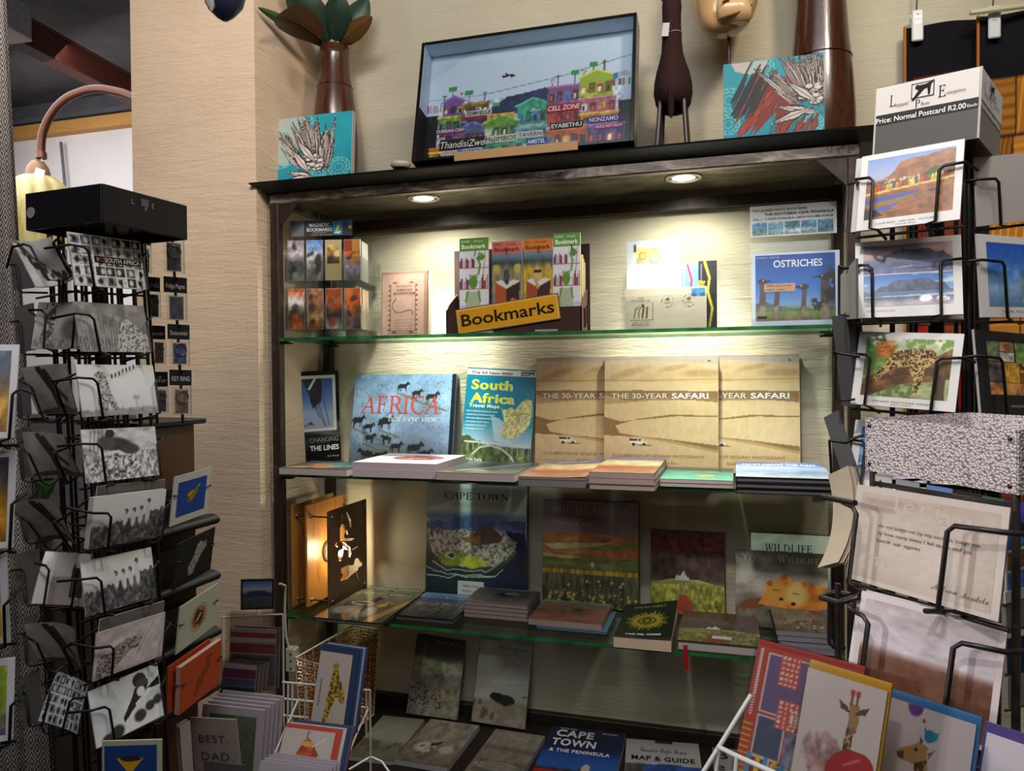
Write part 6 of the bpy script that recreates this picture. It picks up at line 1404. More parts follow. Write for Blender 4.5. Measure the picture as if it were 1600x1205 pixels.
def pc_leopard(nx=80,ny=56):
    p = Pic(nx,ny,'#6a6866',5); p.tex(p.all(),.35,6,5,3); p.spots(p.rect(0,.55,1,1),12,.03,.06,'#8d8b88',3,a=.6); grass(p,.3,'#5a5856'); m = p.poly([(.5,0),(.55,.35),(.62,.62),(.70,.7),(.78,.6),(.9,.42),(1,.35),(1,0)]); p.put(m,'#a09e9a'); p.spots(m,160,.008,.014,'#2b2a29',7)
    for k in range(14): p.line([(.05+.04*k,0),(.02+.045*k,.5+.3*((k*7) % 5)/5)],.006,'#a8a6a2',.6)
    return p
def pc_cheetah(nx=90,ny=60):
    p = Pic(nx,ny,'#c4c4c8',6); p.grad([(0,'#8d8d90'),(.15,'#b4b4b8'),(1,'#cfcfd4')]); grass(p,.12,'#77777a'); m = p.poly([(.20,.02),(.22,.5),(.20,.8),(.26,.88),(.34,.84),(.37,.6),(.40,.35),(.46,.12),(.46,.0),(.40,.03),(.34,.25),(.30,.02)]); p.put(m,'#a4a4a4'); p.spots(m,240,.006,.011,'#1f1f20',5)
    p.line([(.34,.8),(.5,.76),(.62,.84),(.74,.93)],.020,'#b0b0b0'); [p.line([(.42+.05*k,.74+.028*k+(.0 if k < 3 else .02)),(.425+.05*k,.80+.028*k+(.0 if k < 3 else .02))],.010,'#1d1d1e') for k in range(7)]
    p.put(p.ell(.70,.34,.045,.05),'#8d8d90'); p.line([(.7,.1),(.7,.34)],.012,'#9a9a9c'); p.put(p.below([(.5,.1),(.7,.16),(1,.14)],.05),'#7d7d80',.6); return p
def pc_mongoose(nx=80,ny=60):
    p = Pic(nx,ny,'#b4b4b8',7); p.tex(p.all(),.25,8,8,4); grass(p,.55,'#8a8a8e',.7,.8); p.put(p.ell(.45,.68,.22,.14,-.2,.2),'#343333'); p.put(p.ell(.62,.58,.12,.1,0,.2),'#3c3a3a'); p.put(p.ell(.30,.72,.12,.14,0,.2),'#4a4848'); p.put(p.ell(.36,.9,.06,.08),'#2c2b2b'); p.line([(.2,.5),(.45,.55),(.52,.48)],.02,'#d0d0d2')
    m = p.ell(.4,.25,.3,.22,0,.3); p.tex(m > .3,1.2,30,20,2); [p.line([(.08+.05*k,.55),(.12+.05*k,1)],.005,'#3a3a3a',.7) for k in range(5)]; return p
def pc_meerkat(seed=8,nx=90,ny=60):
    p = Pic(nx,ny,'#b9bac0',seed); p.grad([(0,'#5a5a5c'),(.4,'#8a8a8e'),(.55,'#babac0'),(1,'#c2c3ca')]); m = p.below([(0,.35),(.3,.45),(.6,.5),(.85,.62),(1,.6)],.09,22); p.put(m,'#454447'); p.tex(m,.9,30,14,4)
    for x,y,s in ((.44,.5,.26),(.55,.48,.3),(.65,.5,.3),(.75,.56,.42)): p.put(p.ell(x,y,.035,s*.55,0,.2),'#b4b2b2'); p.put(p.ell(x+.005,y+s*.58,.028,.05),'#4a4848'); p.put(p.ell(x-.01,y+s*.5,.012,.02),'#d4d2d0')
    m = p.rect(0,0,1,.3); p.tex(m,.5,30,12); return p
def pc_lying(nx=90,ny=64):
    p = Pic(nx,ny,'#a89fa2',9); p.tex(p.all(),.2,8,6,3); m = p.poly([(.0,.0),(.05,.45),(.25,.55),(.38,.7),(.6,.68),(.68,.55),(.5,.4),(.4,.28),(.2,.0)]); p.put(m,'#9a9092'); p.spots(m,200,.008,.014,'#2c2629',5); p.put(p.ell(.3,.66,.1,.06,.3),'#c4bcbe',.8); p.put(p.ell(.55,.45,.07,.04),'#4c4648'); [p.line([(.4+.1*k,.1),(.75+.06*k,.95)],.008,'#c9c2c4',.5) for k in range(4)]; return p
def pc_penguin(nx=90,ny=70):
    p = Pic(nx,ny,'#b4b8be',10); p.grad([(0,'#d4d6d8'),(.4,'#b0b4ba'),(1,'#aeb2b8')]); p.tex(p.all(),.12,5,5,3); D = '#1c1b1d'
    p.put(p.ell(.70,.83,.10,.13,.3),D); p.put(p.ell(.74,.75,.09,.1),'#38373a'); p.put(p.poly([(.62,.72),(.82,.7),(.72,.5),(.55,.35),(.42,.2),(.40,.28),(.55,.55)]),D); p.put(p.ell(.70,.62,.06,.09),'#d0d0d0'); p.put(p.poly([(.6,.45),(.95,.70),(.96,.64),(.6,.36)]),'#d6d6d8'); p.put(p.poly([(.78,.62),(1,.78),(1,.6),(.9,.6)]),D)
    for x,y,s in ((.64,.2,.09),(.8,.3,.07),(.92,.35,.07),(.3,.1,.1),(.16,.05,.08)): p.put(p.ell(x,y,s,s*1.2,.4,.2),'#2c2b2e')
    return p
def pc_giraffe(nx=80,ny=56):
    p = Pic(nx,ny,'#a49c97',11); p.tex(p.all(),.1,5,5); m = p.poly([(.02,.96),(.14,.98),(.28,.62),(.45,.4),(.7,.36),(1,.32),(1,0),(.5,0),(.34,.1),(.2,.4)]); p.put(m,'#b4aaa4'); p.spots(m,30,.035,.06,'#352c2a',4); p.line([(.0,.99),(.16,.94),(.3,.62),(.5,.42)],.02,'#3c3230'); return p
def pc_neck(nx=70,ny=60):
    p = Pic(nx,ny,'#978d87',12); p.grad([(0,'#6a615c'),(.5,'#968c86'),(1,'#a89e98')]); m = p.poly([(.15,1),(.38,1),(.36,.5),(.30,0),(.05,0),(.18,.5)]); p.put(m,'#aaa09a'); p.spots(m,80,.02,.035,'#443a38',6); p.put(p.ell(.72,.4,.22,.25,0,.3),'#4a423f'); grass(p,.2,'#6a625d'); return p
def pc_dark(seed,nx=70,ny=50):
    p = Pic(nx,ny,'#8d827d',seed); p.tex(p.all(),.15,5,5); p.line([(.3,.95),(.5,.5),(.55,.2),(.8,.05)],.055,'#2e2624'); p.line([(.42,.9),(.62,.5),(.8,.3)],.04,'#342b28'); p.put(p.below([(0,.06),(.5,.14),(1,.1)],.03),'#4a403c'); return p
def pc_rhino(nx=70,ny=60):
    p = Pic(nx,ny,'#9a8f8a',14); p.grad([(0,'#8a7e79'),(.5,'#7a706b'),(.56,'#aaa29c'),(1,'#b4aca6')],None,'y'); p.put(p.rect(0,0,.22,1),'#c9c4bc',.7); m = p.rect(.64,.0,.92,.74); p.put(p.poly([(.62,.15),(.60,.7),(.64,.82),(.68,.72),(.84,.72),(.90,.84),(.94,.70),(.92,.15)]),'#3c3230'); p.tex(m,.5,14,14); return p
def pc_grey(seed=15,nx=40,ny=30):
    p = Pic(nx,ny,'#6d6865',seed); p.tex(p.all(),.06,4,4); p.line([(.08,.9),(.9,.88)],.008,'#77706c',.7); p.line([(.12,.1),(.5,.1)],.008,'#5a5450',.8); return p

# ================================================================== the black wire rack of black and white cards
def wire_pocket(M,w,h,left=.2,right=.94,top=.62,out=.012,sidl=.02,sidr=.02,base=True,r=.0019):
    """wire arms that hold one pocket of cards, in world space"""
    A = np.array(M); L = lambda x,y,z: A[:3,3]+A[:3,0]*x+A[:3,1]*y+A[:3,2]*z
    q = []
    xl,xr = -w/2+left*w,-w/2+right*w
    q.append([L(-w/2-sidl,top*h+.004,-.03),L(-w/2-.004,top*h+.002,out*.7),L(xl-.006,top*h,out),L(xl,top*h-.006,out),L(xl+.0005,-.002,out),L(xl+.012,-.006,out),L(xl+.012,-.006,-.03)])
    q.append([L(w/2+sidr,top*h+.004,-.03),L(w/2+.004,top*h+.002,out*.7),L(xr+.006,top*h,out),L(xr,top*h-.006,out),L(xr-.0005,-.002,out),L(xr-.012,-.006,out),L(xr-.012,-.006,-.03)])
    if base: q.append([L(-w/2-.002,-.006,-.012),L(w/2+.002,-.006,-.012)])
    return [(p,r) for p in q]
BLK = '#141213'
axis_t,axis_b = atD(150,345,1.13),atD(193,1205,1.13); ad = (axis_b-axis_t)/np.linalg.norm(axis_b-axis_t); axis_f = axis_t+ad*(axis_t[2]-.012)/-ad[2]
rk = root('postcard_rack',Matrix.Translation((axis_f[0],axis_f[1],0.0)),'black wire rack of black and white wildlife postcards with a black header box','postcard rack'); ri = Matrix.Translation((-axis_f[0],-axis_f[1],0))
def rpart(m,n,lab=None): return m.build(n,rk,ri,lab)
m = MB(); m.lathe([(.10,0),(.10,.01),(.05,.02),(.02,.04)],BLK,'wire',32,Matrix.Translation((axis_f[0],axis_f[1],.001))); rpart(m,'base')
m = MB(); m.tube([axis_f,axis_t],.011,BLK,'wire',12); rpart(m,'pole')
up_ = -ad
for k in range(4):
    a = R_(-4+90*k); e1 = np.array([math.cos(a),math.sin(a),0]); e2 = np.array([-math.sin(a),math.cos(a),0])
    for s_ in (-.034,-.014,.014,.034):
        m = MB(); b0 = axis_t+e1*.052+e2*s_; m.tube([b0+up_*.0,b0-up_*(axis_t[2]-.25)],.0024,BLK,'wire',6); rpart(m,'upright')
for z in np.linspace(.30,1.66,12):
    c = axis_t+ad*((axis_t[2]-z)/-ad[2]); m = MB(); m.tube([c+np.array([.054*math.cos(t),.054*math.sin(t),0]) for t in np.linspace(0,2*PI,25)[:-1]],.002,BLK,'wire',6,True)
    for t in (0,PI/2): m.tube([c-.054*np.array([math.cos(t),math.sin(t),0]),c+.054*np.array([math.cos(t),math.sin(t),0])],.0016,BLK,'wire',5)
    rpart(m,'ring')
# header box, square, one corner to the aisle
hm = MB(); c0 = atD(172,318,.985); sd = .142; hh = .050; ang = R_(-5)
Mh = Matrix.Translation(c0+np.array([-sd/2*math.cos(ang)-0,sd/2,0])) @ Matrix.Rotation(ang,4,'Z')
for s_,sz in (((0,-sd/2,0),(sd,.004,hh)),((0,sd/2,0),(sd,.004,hh)),((-sd/2,0,0),(.004,sd,hh)),((sd/2,0,0),(.004,sd,hh))): hm.box(s_,sz,'#17151a','plastic',Mh,.001)
hm.box((0,0,-hh/2+.014),(sd-.004,sd-.004,.003),'#131114','plastic',Mh); hm.box((-.02,.0,.012),(.006,sd*.96,.02),'#17151a','plastic',Mh)
Mf = Mh @ Matrix.Translation((sd/2+.0022,0,0)) @ Matrix.Rotation(R_(90),4,'Z') @ Matrix.Rotation(R_(90),4,'X')
hm.text('L',-.028,.008,.007,'#8d8b90',.0004,'paper','l',M=Mf); hm.box((-.006,.013,.0003),(.012,.010,.0006),'#57555c','paper',Mf); hm.text('P',-.006,.002,.007,'#8d8b90',.0004,'paper','l',M=Mf); hm.text('E',.006,.008,.007,'#8d8b90',.0004,'paper','l',M=Mf)
Mg = Mh @ Matrix.Translation((0,-sd/2-.0022,0)) @ Matrix.Rotation(R_(90),4,'X')
hm.lathe([(.0075,0),(.0075,.0008)],'#8f8d8c','paper',18,Mg @ Matrix.Translation((-sd*.42,-.002,0))); rpart(hm,'header_box')

CR = [((102,362),(222,377),(226,453),(120,446),pc_collage(),'collage postcard with a SOUTH AFRICA flag strip, topmost below the header'),
      ((113,472),(226,477),(235,551),(128,549),pc_leopard(),'postcard of a leopard cub in blurred grass'),
      ((117,570),(240,570),(248,645),(130,652),pc_cheetah(),'pale postcard of a cheetah from behind with a ringed tail'),
      ((126,672),(243,666),(249,742),(135,756),pc_mongoose(),'postcard of a dark furry animal beside water'),
      ((147,780),(262,763),(250,837),(138,858),pc_meerkat(8),'thick stack postcard of meerkats on a hillside, upper of two alike'),
      ((126,879),(236,854),(245,933),(134,964),pc_meerkat(8),'postcard of meerkats on a hillside, lower of two alike'),
      ((152,992),(260,954),(251,1026),(144,1064),pc_lying(),'postcard of a spotted cat lying down under a white edged pile'),
      ((136,1083),(247,1034),(256,1118),(152,1169),pc_penguin(),'postcard of a penguin close up, lowest in the front column')]
def let_sa(m,w,h):
    m.quad(-w*.2,h*.47,w*.46,h*.60,.0006,'#171618'); T(m,w,h,'SOUTH AFRICA',.44,.49,.085,'#e6e4e4','b','l',.5,z=.001)
    m.poly([(-w*.17,h*.49),(-w*.13,h*.535),(-w*.17,h*.58)],.001,'#b8963c'); m.poly([(-w*.16,h*.56),(-w*.06,h*.58),(-w*.06,h*.55),(-w*.12,h*.55)],.0011,'#b03a30'); m.poly([(-w*.16,h*.50),(-w*.06,h*.49),(-w*.06,h*.52),(-w*.12,h*.52)],.0011,'#2f5a8a')
wires = []
for k,(a,b,c,d_,art,lab) in enumerate(CR):
    M,w,h = fit([a,b,c,d_],1.03,85,22,0,sy=7,sl=8,sr=6)
    th = .008 if k == 4 else .0016; art.a = np.clip(art.a*1.22,0,235)
    card('postcard',lab,M,w,h,th,art,.0 if k else .001,let_sa if k == 0 else None,'shiny' if k in (0,7) else 'card','black and white postcards, front column','postcard','#c9c6c4',edge='#b9b4b0')
    wires += wire_pocket(M,w,h,.17,.93,.70 if k not in (5,7) else .66,.006+.004,.012,.012)
    if k in (4,6): # loose card behind
        M2 = M @ Matrix.Translation((.012,.012,-.012)); card('postcard','pale edged postcard slipped behind the ' +('meerkat stack' if k == 4 else 'lying spotted cat'),M2,w*.96,h,.0016,pc_grey(30+k),0,None,'card','black and white postcards, front column','postcard','#c6c2c0')
CL = [((13,377),(81,369),(118,443),(58,449),pc_giraffe(),'giraffe neck postcard flopping outward, top of the side column',.012),
      ((60,472),(133,468),(137,549),(50,543),pc_neck(),'postcard of a giraffe neck and a dark bush, side column',.006),
      ((31,574),(101,572),(128,645),(66,646),pc_dark(41),'postcard of a dark curving animal neck, side column',.008),
      ((28,678),(101,682),(131,745),(62,740),pc_dark(42),'postcard of a dark streaked tail, side column',.008),
      ((23,782),(94,790),(137,848),(70,838),pc_dark(43),'curled postcard bowing out of its pocket, side column',.02),
      ((67,860),(150,867),(132,948),(61,943),pc_rhino(),'curved glossy postcard of a rhino from the front, side column',.014),
      ((42,972),(119,985),(144,1043),(72,1028),pc_dark(44),'curled pale postcard with a blurred animal, side column',.018),
      ((85,1054),(138,1066),(122,1152),(66,1121),pc_collage(6,60,60),'collage postcard of many small pictures, lowest in the side column',.006)]
for k,(a,b,c,d_,art,lab,bd) in enumerate(CL):
    M,w,h = fit([a,b,c,d_],1.06,14,22,0,sy=10,sl=8,sr=9)
    art.a = np.clip(art.a*1.2,0,235); card('postcard',lab,M,w,h,.0012,art,.001,None,'shiny' if k == 5 else 'card','black and white postcards, side column','postcard','#a8a29c',warp=bend(bd*.6,w,h,0,.006 if k % 2 else -.005,-.006),n=18)
    wires += wire_pocket(M,w,h,.3,.86,.74,.016,.012,.012)
CB = [((14,396),(48,392),(52,450),(22,453)),((16,480),(56,474),(50,546),(32,552)),((24,598),(44,592),(48,648),(28,652)),((21,672),(45,668),(50,745),(36,750)),((22,775),(46,769),(58,840),(38,847)),((17,866),(64,858),(60,935),(32,945)),((36,968),(52,962),(60,1030),(36,1040)),((24,1062),(62,1046),(64,1120),(40,1140))]
for k,q in enumerate(CB):
    M,w,h = fit(q,1.17,-20,12,0,sy=12,sl=8,sr=8)
    card('postcard','grey card back at the far corner of the wire rack, row %s from the top' % ('one','two','three','four','five','six','seven','eight')[k],M,w,h,.002,pc_grey(50+k),0,None,'card','grey card backs in the wire rack','postcard','#6a6562')
    wires += wire_pocket(M,w,h,.5,.9,.66,.006,.006,.006,base=True)[:1]
m = None
for i in range(0,len(wires),3):
    m = MB()
    for p,r in wires[i:i+3]: m.tube(p,r*.92,BLK,'wire',6)
    rpart(m,'card_pocket')
# key rings and magnets on the far side of the rack
KR = [('KEY RING',252,356,288,372,430,'#55585f','Souvenir'),('Fridge Magnet',256,432,292,457,505,'#5a5768','Fridge Magnet'),('Souvenir',262,506,296,530,574,'#4c5478','Souvenir'),('KEY RING',265,577,299,602,652,'#7d6a52','KEY RING')]
KL = [('Souvenir',212,364,236,382,430,'#7a7a7e','Souvenir'),('KEY RING',228,432,250,455,500,'#6a6662','RING'),('Souvenir',236,508,258,530,572,'#8a5a50','enir'),('KEY RING',240,580,262,604,648,'#77757a','enir')]
for k,(nm,x0,y0,x1,y1,y2,c,txt) in enumerate(KR+KL):
    d_ = 1.16 if k < 4 else 1.19; M,w,h = fit([(x0,y0),(x1,y0+2),(x1+1,y2),(x0+1,y2-2)],d_,60,2,0,sy=8)
    side = 'outer' if k < 4 else 'inner'
    r = root('key_ring_pack',M,('hanging ' +('magnet' if 'Magnet' in nm else 'key ring')+' pack with a black %s header, %s strip row %s' % (txt.replace('enir','Souvenir').title(),side,('one','two','three','four')[k % 4])),'key ring','key ring and magnet packs'); ht = h*(y1-y0)/(y2-y0); m = MB()
    m.box((0,h-ht/2,-.0008),(w,ht,.0016),'#18171a','paper'); m.text(txt,0,h-ht*.72,ht*.30,'#c9c7c4',.0004,'paper','c',w*.82,'s' if 'S' == txt[0] else '')
    m.tube([(0,h-ht*.2,-.02),(0,h-ht*.16,.006),(0,h-ht*.08,.008)],.0016,BLK,'wire',5); m.build('header_card',r)
    m = MB(); m.box((0,(h-ht)/2,.0035),(w*.86,h-ht-.003,.007),'#ffffff','acrylic'); m.build('clear_case',r)
    m = MB(); p = Pic(16,22,c,60+k); p.tex(p.all(),.5,4,5); m.box((0,(h-ht)*.48,.0025),(w*.62,(h-ht)*.8,.002),'#c4c2c0','paper'); m.art(p,-w*.28,(h-ht)*.12,w*.28,(h-ht)*.84,.0042,'gloss')
    if 'RING' in txt or 'enir' in txt: m.tube([(.28*w*math.cos(t),(h-ht)*.62+.28*w*math.sin(t),.0062) for t in np.linspace(0,2*PI,19)[:-1]],.0008,'#8a8a90','steel',5,True)
    m.build('insert',r)
m = MB()
for x in (-.02,.004): 
    c = atD(268 if x >-.01 else 224,350,1.18); e = atD(286 if x >-.01 else 246,662,1.18); m.tube([c,e],.0022,BLK,'wire',6)
rpart(m,'hook_strip')

# ------------------------------------------------------------------ rack of coloured cards at the very edge of the picture
def col_card(seed,cs):
    p = Pic(40,60,cs[0],seed); p.grad([(i/(len(cs)-1),c) for i,c in enumerate(cs)]); p.tex(p.all(),.4,6,8,3); return p
EC = [((-72,545),(34,532),(18,688),(-80,684),['#8a5a14','#c9922a','#8a6a2c','#4a4a58','#55647c'],'white edged card with a golden field under a grey sky, upper of two'),((-80,712),(27,698),(20,862),(-86,856),['#7a4a12','#c08a24','#8a6220','#4a4048','#4f5a70'],'white edged card with a golden field under a grey sky, lower of two'),
      ((-88,872),(7,862),(18,1010),(-84,1006),['#b8902a','#d0a838','#8a6a1c','#c9a83c'],'bright yellow card at the picture edge'),((-90,1046),(26,1022),(18,1162),(-90,1168),['#7a5a8a','#8a9a4a','#7d9a2c','#90a83c'],'green and mauve card lowest at the picture edge')]
er = root('postcard_rack',Matrix.Translation((float(atD(-110,800,.95)[0]),float(atD(-110,800,.95)[1]),0)),'black wire rack of coloured cards at the curtain edge','postcard rack'); ei = er.matrix_world.inverted(); c_ = np.array(er.matrix_world.translation)
m = MB(); m.lathe([(.09,0),(.09,.01),(.03,.02)],BLK,'wire',28); m.build('base',er); m = MB(); m.tube([(0,0,.01),(0,0,1.6)],.009,BLK,'wire',10); m.build('pole',er)
for k,(a,b,c,d_,cs,lab) in enumerate(EC):
    M,w,h = fit([a,b,c,d_],.82,60,8,0,sy=10); card('greeting_card',lab,M,w,h,.003,col_card(70+k,cs),.007,None,'gloss',None,'card','#cfcdd2',edge='#b9b6b8')
    m = MB()
    for p,r in wire_pocket(M,w,h,.6,.97,.5,.006,.01,.006): m.tube(p,.0018,BLK,'wire',6,M=ei)
    A = np.array(M); m.tube([A[:3,3]-A[:3,2]*.02-A[:3,1]*.006,np.array([c_[0],c_[1],A[2,3]])],.002,BLK,'wire',6,M=ei); m.build('card_pocket',er)

# ------------------------------------------------------------------ brown card stand with ledges
q = [[(275,745),(332,731),(322,799),(264,826)],[(280,852),(337,823),(327,888),(267,925)],[(285,951),(340,910),(334,978),(272,1024)],[(285,1044),(346,999),(342,1066),(278,1119)]]
Ms = [fit(c,1.27-.0*i,88,12,0,sy=5,sl=6) for i,c in enumerate(q)]
cX = np.mean([np.array(M)[:3,3] for M,_,_ in Ms],0); zt_ = float(atD(285,664,1.30)[2]); zl = [float(np.array(M)[2,3]) for M,_,_ in Ms]
cs_ = root('card_stand',Matrix.Translation((cX[0]-.09,cX[1],0)),'tall brown wooden stand with card ledges behind the black and white rack','card stand'); m = MB()
m.box((0,0,zt_/2),(.075,.145,zt_-.002),key='wood_cabinet',bev=.003); m.lathe([(.0075,0),(.0075,.0006)],'#b4b0ac','paper',16,Matrix.Translation((.0385,-.048,zt_-.03)) @ Matrix.Rotation(R_(90),4,'Y')); m.build('body',cs_)
m = MB(); m.box((.0,.0,zt_+.004),(.11,.165,.010),key='black_board',bev=.002); m.build('top',cs_)
for i,z in enumerate(zl):
    m = MB(); m.loft([[(.056+.020*math.cos(t),y,z-.016+.010*math.sin(t)) for t in np.linspace(0,2*PI,17)[:-1]] for y in (-.085,-.083,.083,.088)],'#1c1310','black_board'); m.box((.043,0,z+.02),(.010,.14,.06),key='wood_dark'); m.build('ledge',cs_)
def shield():
    p = Pic(50,60,'#1f4aa0',81); p.put(p.poly([(.30,.58),(.38,.66),(.66,.72),(.72,.62),(.5,.30)]),'#b02a24'); p.put(p.poly([(.36,.58),(.42,.63),(.60,.66),(.65,.6),(.5,.38)]),'#d8b02a'); p.line([(.40,.40),(.72,.76)],.05,'#5a8a2c'); p.put(p.ell(.74,.78,.025,.03),'#c9c4b0'); p.put(p.ell(.5,.46,.05,.03),'#d8602c'); return p
def afr(): 
    p = Pic(50,60,'#1c1a16',82); m = p.poly([(.36,.2),(.34,.35),(.44,.5),(.5,.66),(.55,.8),(.62,.84),(.70,.78),(.78,.80),(.80,.66),(.66,.52),(.60,.40),(.54,.3),(.48,.12),(.40,.1)]); p.put(m,'#a8a6a0'); p.spots(m,120,.008,.018,'#2c2a26',4,rot=True); p.put(p.ell(.8,.92,.025,.03),'#57544c'); p.put(p.poly([(0,0),(1,0),(1,.08),(.5,.16),(0,.1)]),'#0d0c0a'); return p
def sun():
    p = Pic(50,60,'#b9bfae',83)
    for t in np.linspace(0,2*PI,26): p.put(p.ell(.52+.22*math.cos(t),.5+.3*math.sin(t),.015,.018),'#3a2a1c')
    p.put(p.ell(.52,.5,.18,.26),'#9c6424'); p.put(p.ell(.52,.5,.11,.18),'#3c2c18'); p.line([(.47,.44),(.56,.56)],.02,'#d8d2c0'); p.put(p.ell(.5,.3,.04,.05),'#d08a2c'); p.put(p.ell(.57,.68,.04,.05),'#d08a2c'); return p
def orn():
    p = Pic(50,60,'#b0481c',84); m = p.poly([(.3,.12),(.36,.4),(.5,.6),(.62,.86),(.78,.84),(.7,.6),(.56,.4),(.44,.12)]); p.spots(m,60,.02,.04,'#6a2a14',5,rot=True,a=.7); return p
AL = [(shield(),'blue card with a red and yellow kite shape, topmost on the brown stand','#c9c8c4',.012),(afr(),'black card with Africa drawn in white marks, second ledge of the brown stand','#2a2822',.001),(sun(),'pale card with an orange sun emblem, third ledge of the brown stand','#b9bfae',.001),(orn(),'thick orange card with a dark ornament, lowest ledge of the brown stand','#b0481c',.0)]
for i,((M,w,h),(art,lab,b,bd)) in enumerate(zip(Ms,AL)):
    card('greeting_card',lab,M,w,h,.008 if i == 3 else .002,art,bd,None,'gloss' if i == 0 else 'card','cards on the brown ledged stand','card',b,edge='#c4a494' if i == 3 else None)
    A = np.array(M)
    for s_ in (-1,1): m = MB(); m.tube([A[:3,3]+A[:3,0]*s_*(w/2+.004)+A[:3,1]*h*.62-A[:3,2]*.01,A[:3,3]+A[:3,0]*s_*(w/2-.004)+A[:3,1]*h*.62+A[:3,2]*.004,A[:3,3]+A[:3,0]*s_*(w/2-.012)+A[:3,1]*h*.6+A[:3,2]*.002],.0012,BLK,'wire',5,M=cs_.matrix_world.inverted()); m.build('elastic',cs_)
M2 = Ms[3][0] @ Matrix.Translation((-.012,.004,-.014)); card('greeting_card','second orange card standing behind the thick orange one',M2,Ms[3][1],Ms[3][2],.003,None,0,None,'card','cards on the brown ledged stand','card','#a8401c')
# blue road-sign card low in front of the stand
def let(m,w,h):
    m.poly([(-w*.03,h*.98-.02),(w*.2,h*.74),(-w*.03,h*.5),(-w*.26,h*.74)],.0006,'#c9921c'); m.poly([(-w*.2,h*.74),(-w*.1,h*.78),(w*.1,h*.78),(w*.16,h*.72),(w*.02,h*.70),(-w*.12,h*.70)],.001,'#2a2018'); m.quad(-w*.3,h*.05,w*.3,h*.4,.0006,'#b0ac94'); T(m,w,h,'ELEPHANTS',.5,.29,.045,'#3a3a30','b','c',.44)
M,w,h = fit([(163,1158),(247,1157),(258,1262),(156,1262)],.96,45,6,0,sy=8)
card('greeting_card','blue card with a yellow diamond road sign, low beneath the penguin postcard',M,w,h,.003,None,0,lambda m,w,h: (m.quad(-w*.46,0,w*.42,h*.93,.0003,'#1c3c7a','gloss'),let(m,w,h)),'card',None,'card','#a8a890')

# ------------------------------------------------------------------ patterned throw hanging at the edge, plant and stuff in the gap
m = MB(); NX,NZ = 26,30; V = []; UV = []
def throw_pt(u,v):
    xe = 3+86*v ** 1.15; px = -170+(xe+170)*u; d_ = 1.52+.018*math.sin(u*21+v*2)-.06*v; P = atD(px,-60+v*1400,d_); return P
for j in range(NZ):
    for i in range(NX): V.append(throw_pt(i/(NX-1),j/(NZ-1)))
V = np.array(V); back = V+np.array([-.004,.01,0]); F = [(j*NX+i,(j+1)*NX+i,(j+1)*NX+i+1,j*NX+i+1) for j in range(NZ-1) for i in range(NX-1)]
m.add(V,F,'#777777','zigzag_weave',True); m.add(back,[f[::-1] for f in F],'#777777','zigzag_weave',True)
thr = m.build('patterned_throw'); tag(thr,'grey and cream zigzag patterned throw hanging beside the doorway gap','throw')
uv = thr.data.uv_layers.new(name='UVMap'); lv = np.zeros(len(thr.data.loops),np.int32); thr.data.loops.foreach_get('vertex_index',lv); nV = NX*NZ
P = np.zeros((len(lv),2)); k_ = lv % nV; P[:,0] = (k_ % NX)/(NX-1)*13; P[:,1] = (k_ // NX)/(NZ-1)*42; uv.data.foreach_set('uv',P.astype(np.float32).ravel())
# small pot plant and yellow strip on the cupboard side
c = atD(60,748,2.0); pl = root('potted_plant',Matrix.Translation((c[0],c[1],c[2]-.16)),'small broad leaved plant showing between the rows of the wire rack','plant'); m = MB()
m.lathe([(.03,0),(.042,.08),(.044,.085),(.038,.085),(.036,.07),(.001,.07)],'#5a4a3c','matte',24); m.build('pot',pl)
for k in range(6):
    a = k*1.05; m = MB(); ax = np.array([math.cos(a)*.05,math.sin(a)*.05,.12]); s_ = np.array([-math.sin(a),math.cos(a),0]); V = []
    for i in range(9):
        q_ = i/8; wd = .024*math.sin(PI*min(1,q_*.95+.03)); P_ = np.array([0,0,.075])+ax*q_+np.array([0,0,-.03*q_*q_]); V += [P_-s_*wd,P_+np.array([0,0,-.004]),P_+s_*wd]
    F = [(i*3+j,i*3+j+1,i*3+j+4,i*3+j+3) for i in range(8) for j in range(2)]; m.add(V,F,'#3f5a34','leaf',True); m.build('leaf',pl)
m = MB(); m.box((c[0]-.01,c[1]+.02,(c[2]-.162)/2),(.30,.22,c[2]-.164),key='wood_dark',bev=.004); tag(m.build('side_table'),'dark box table carrying the small plant behind the wire rack','table')
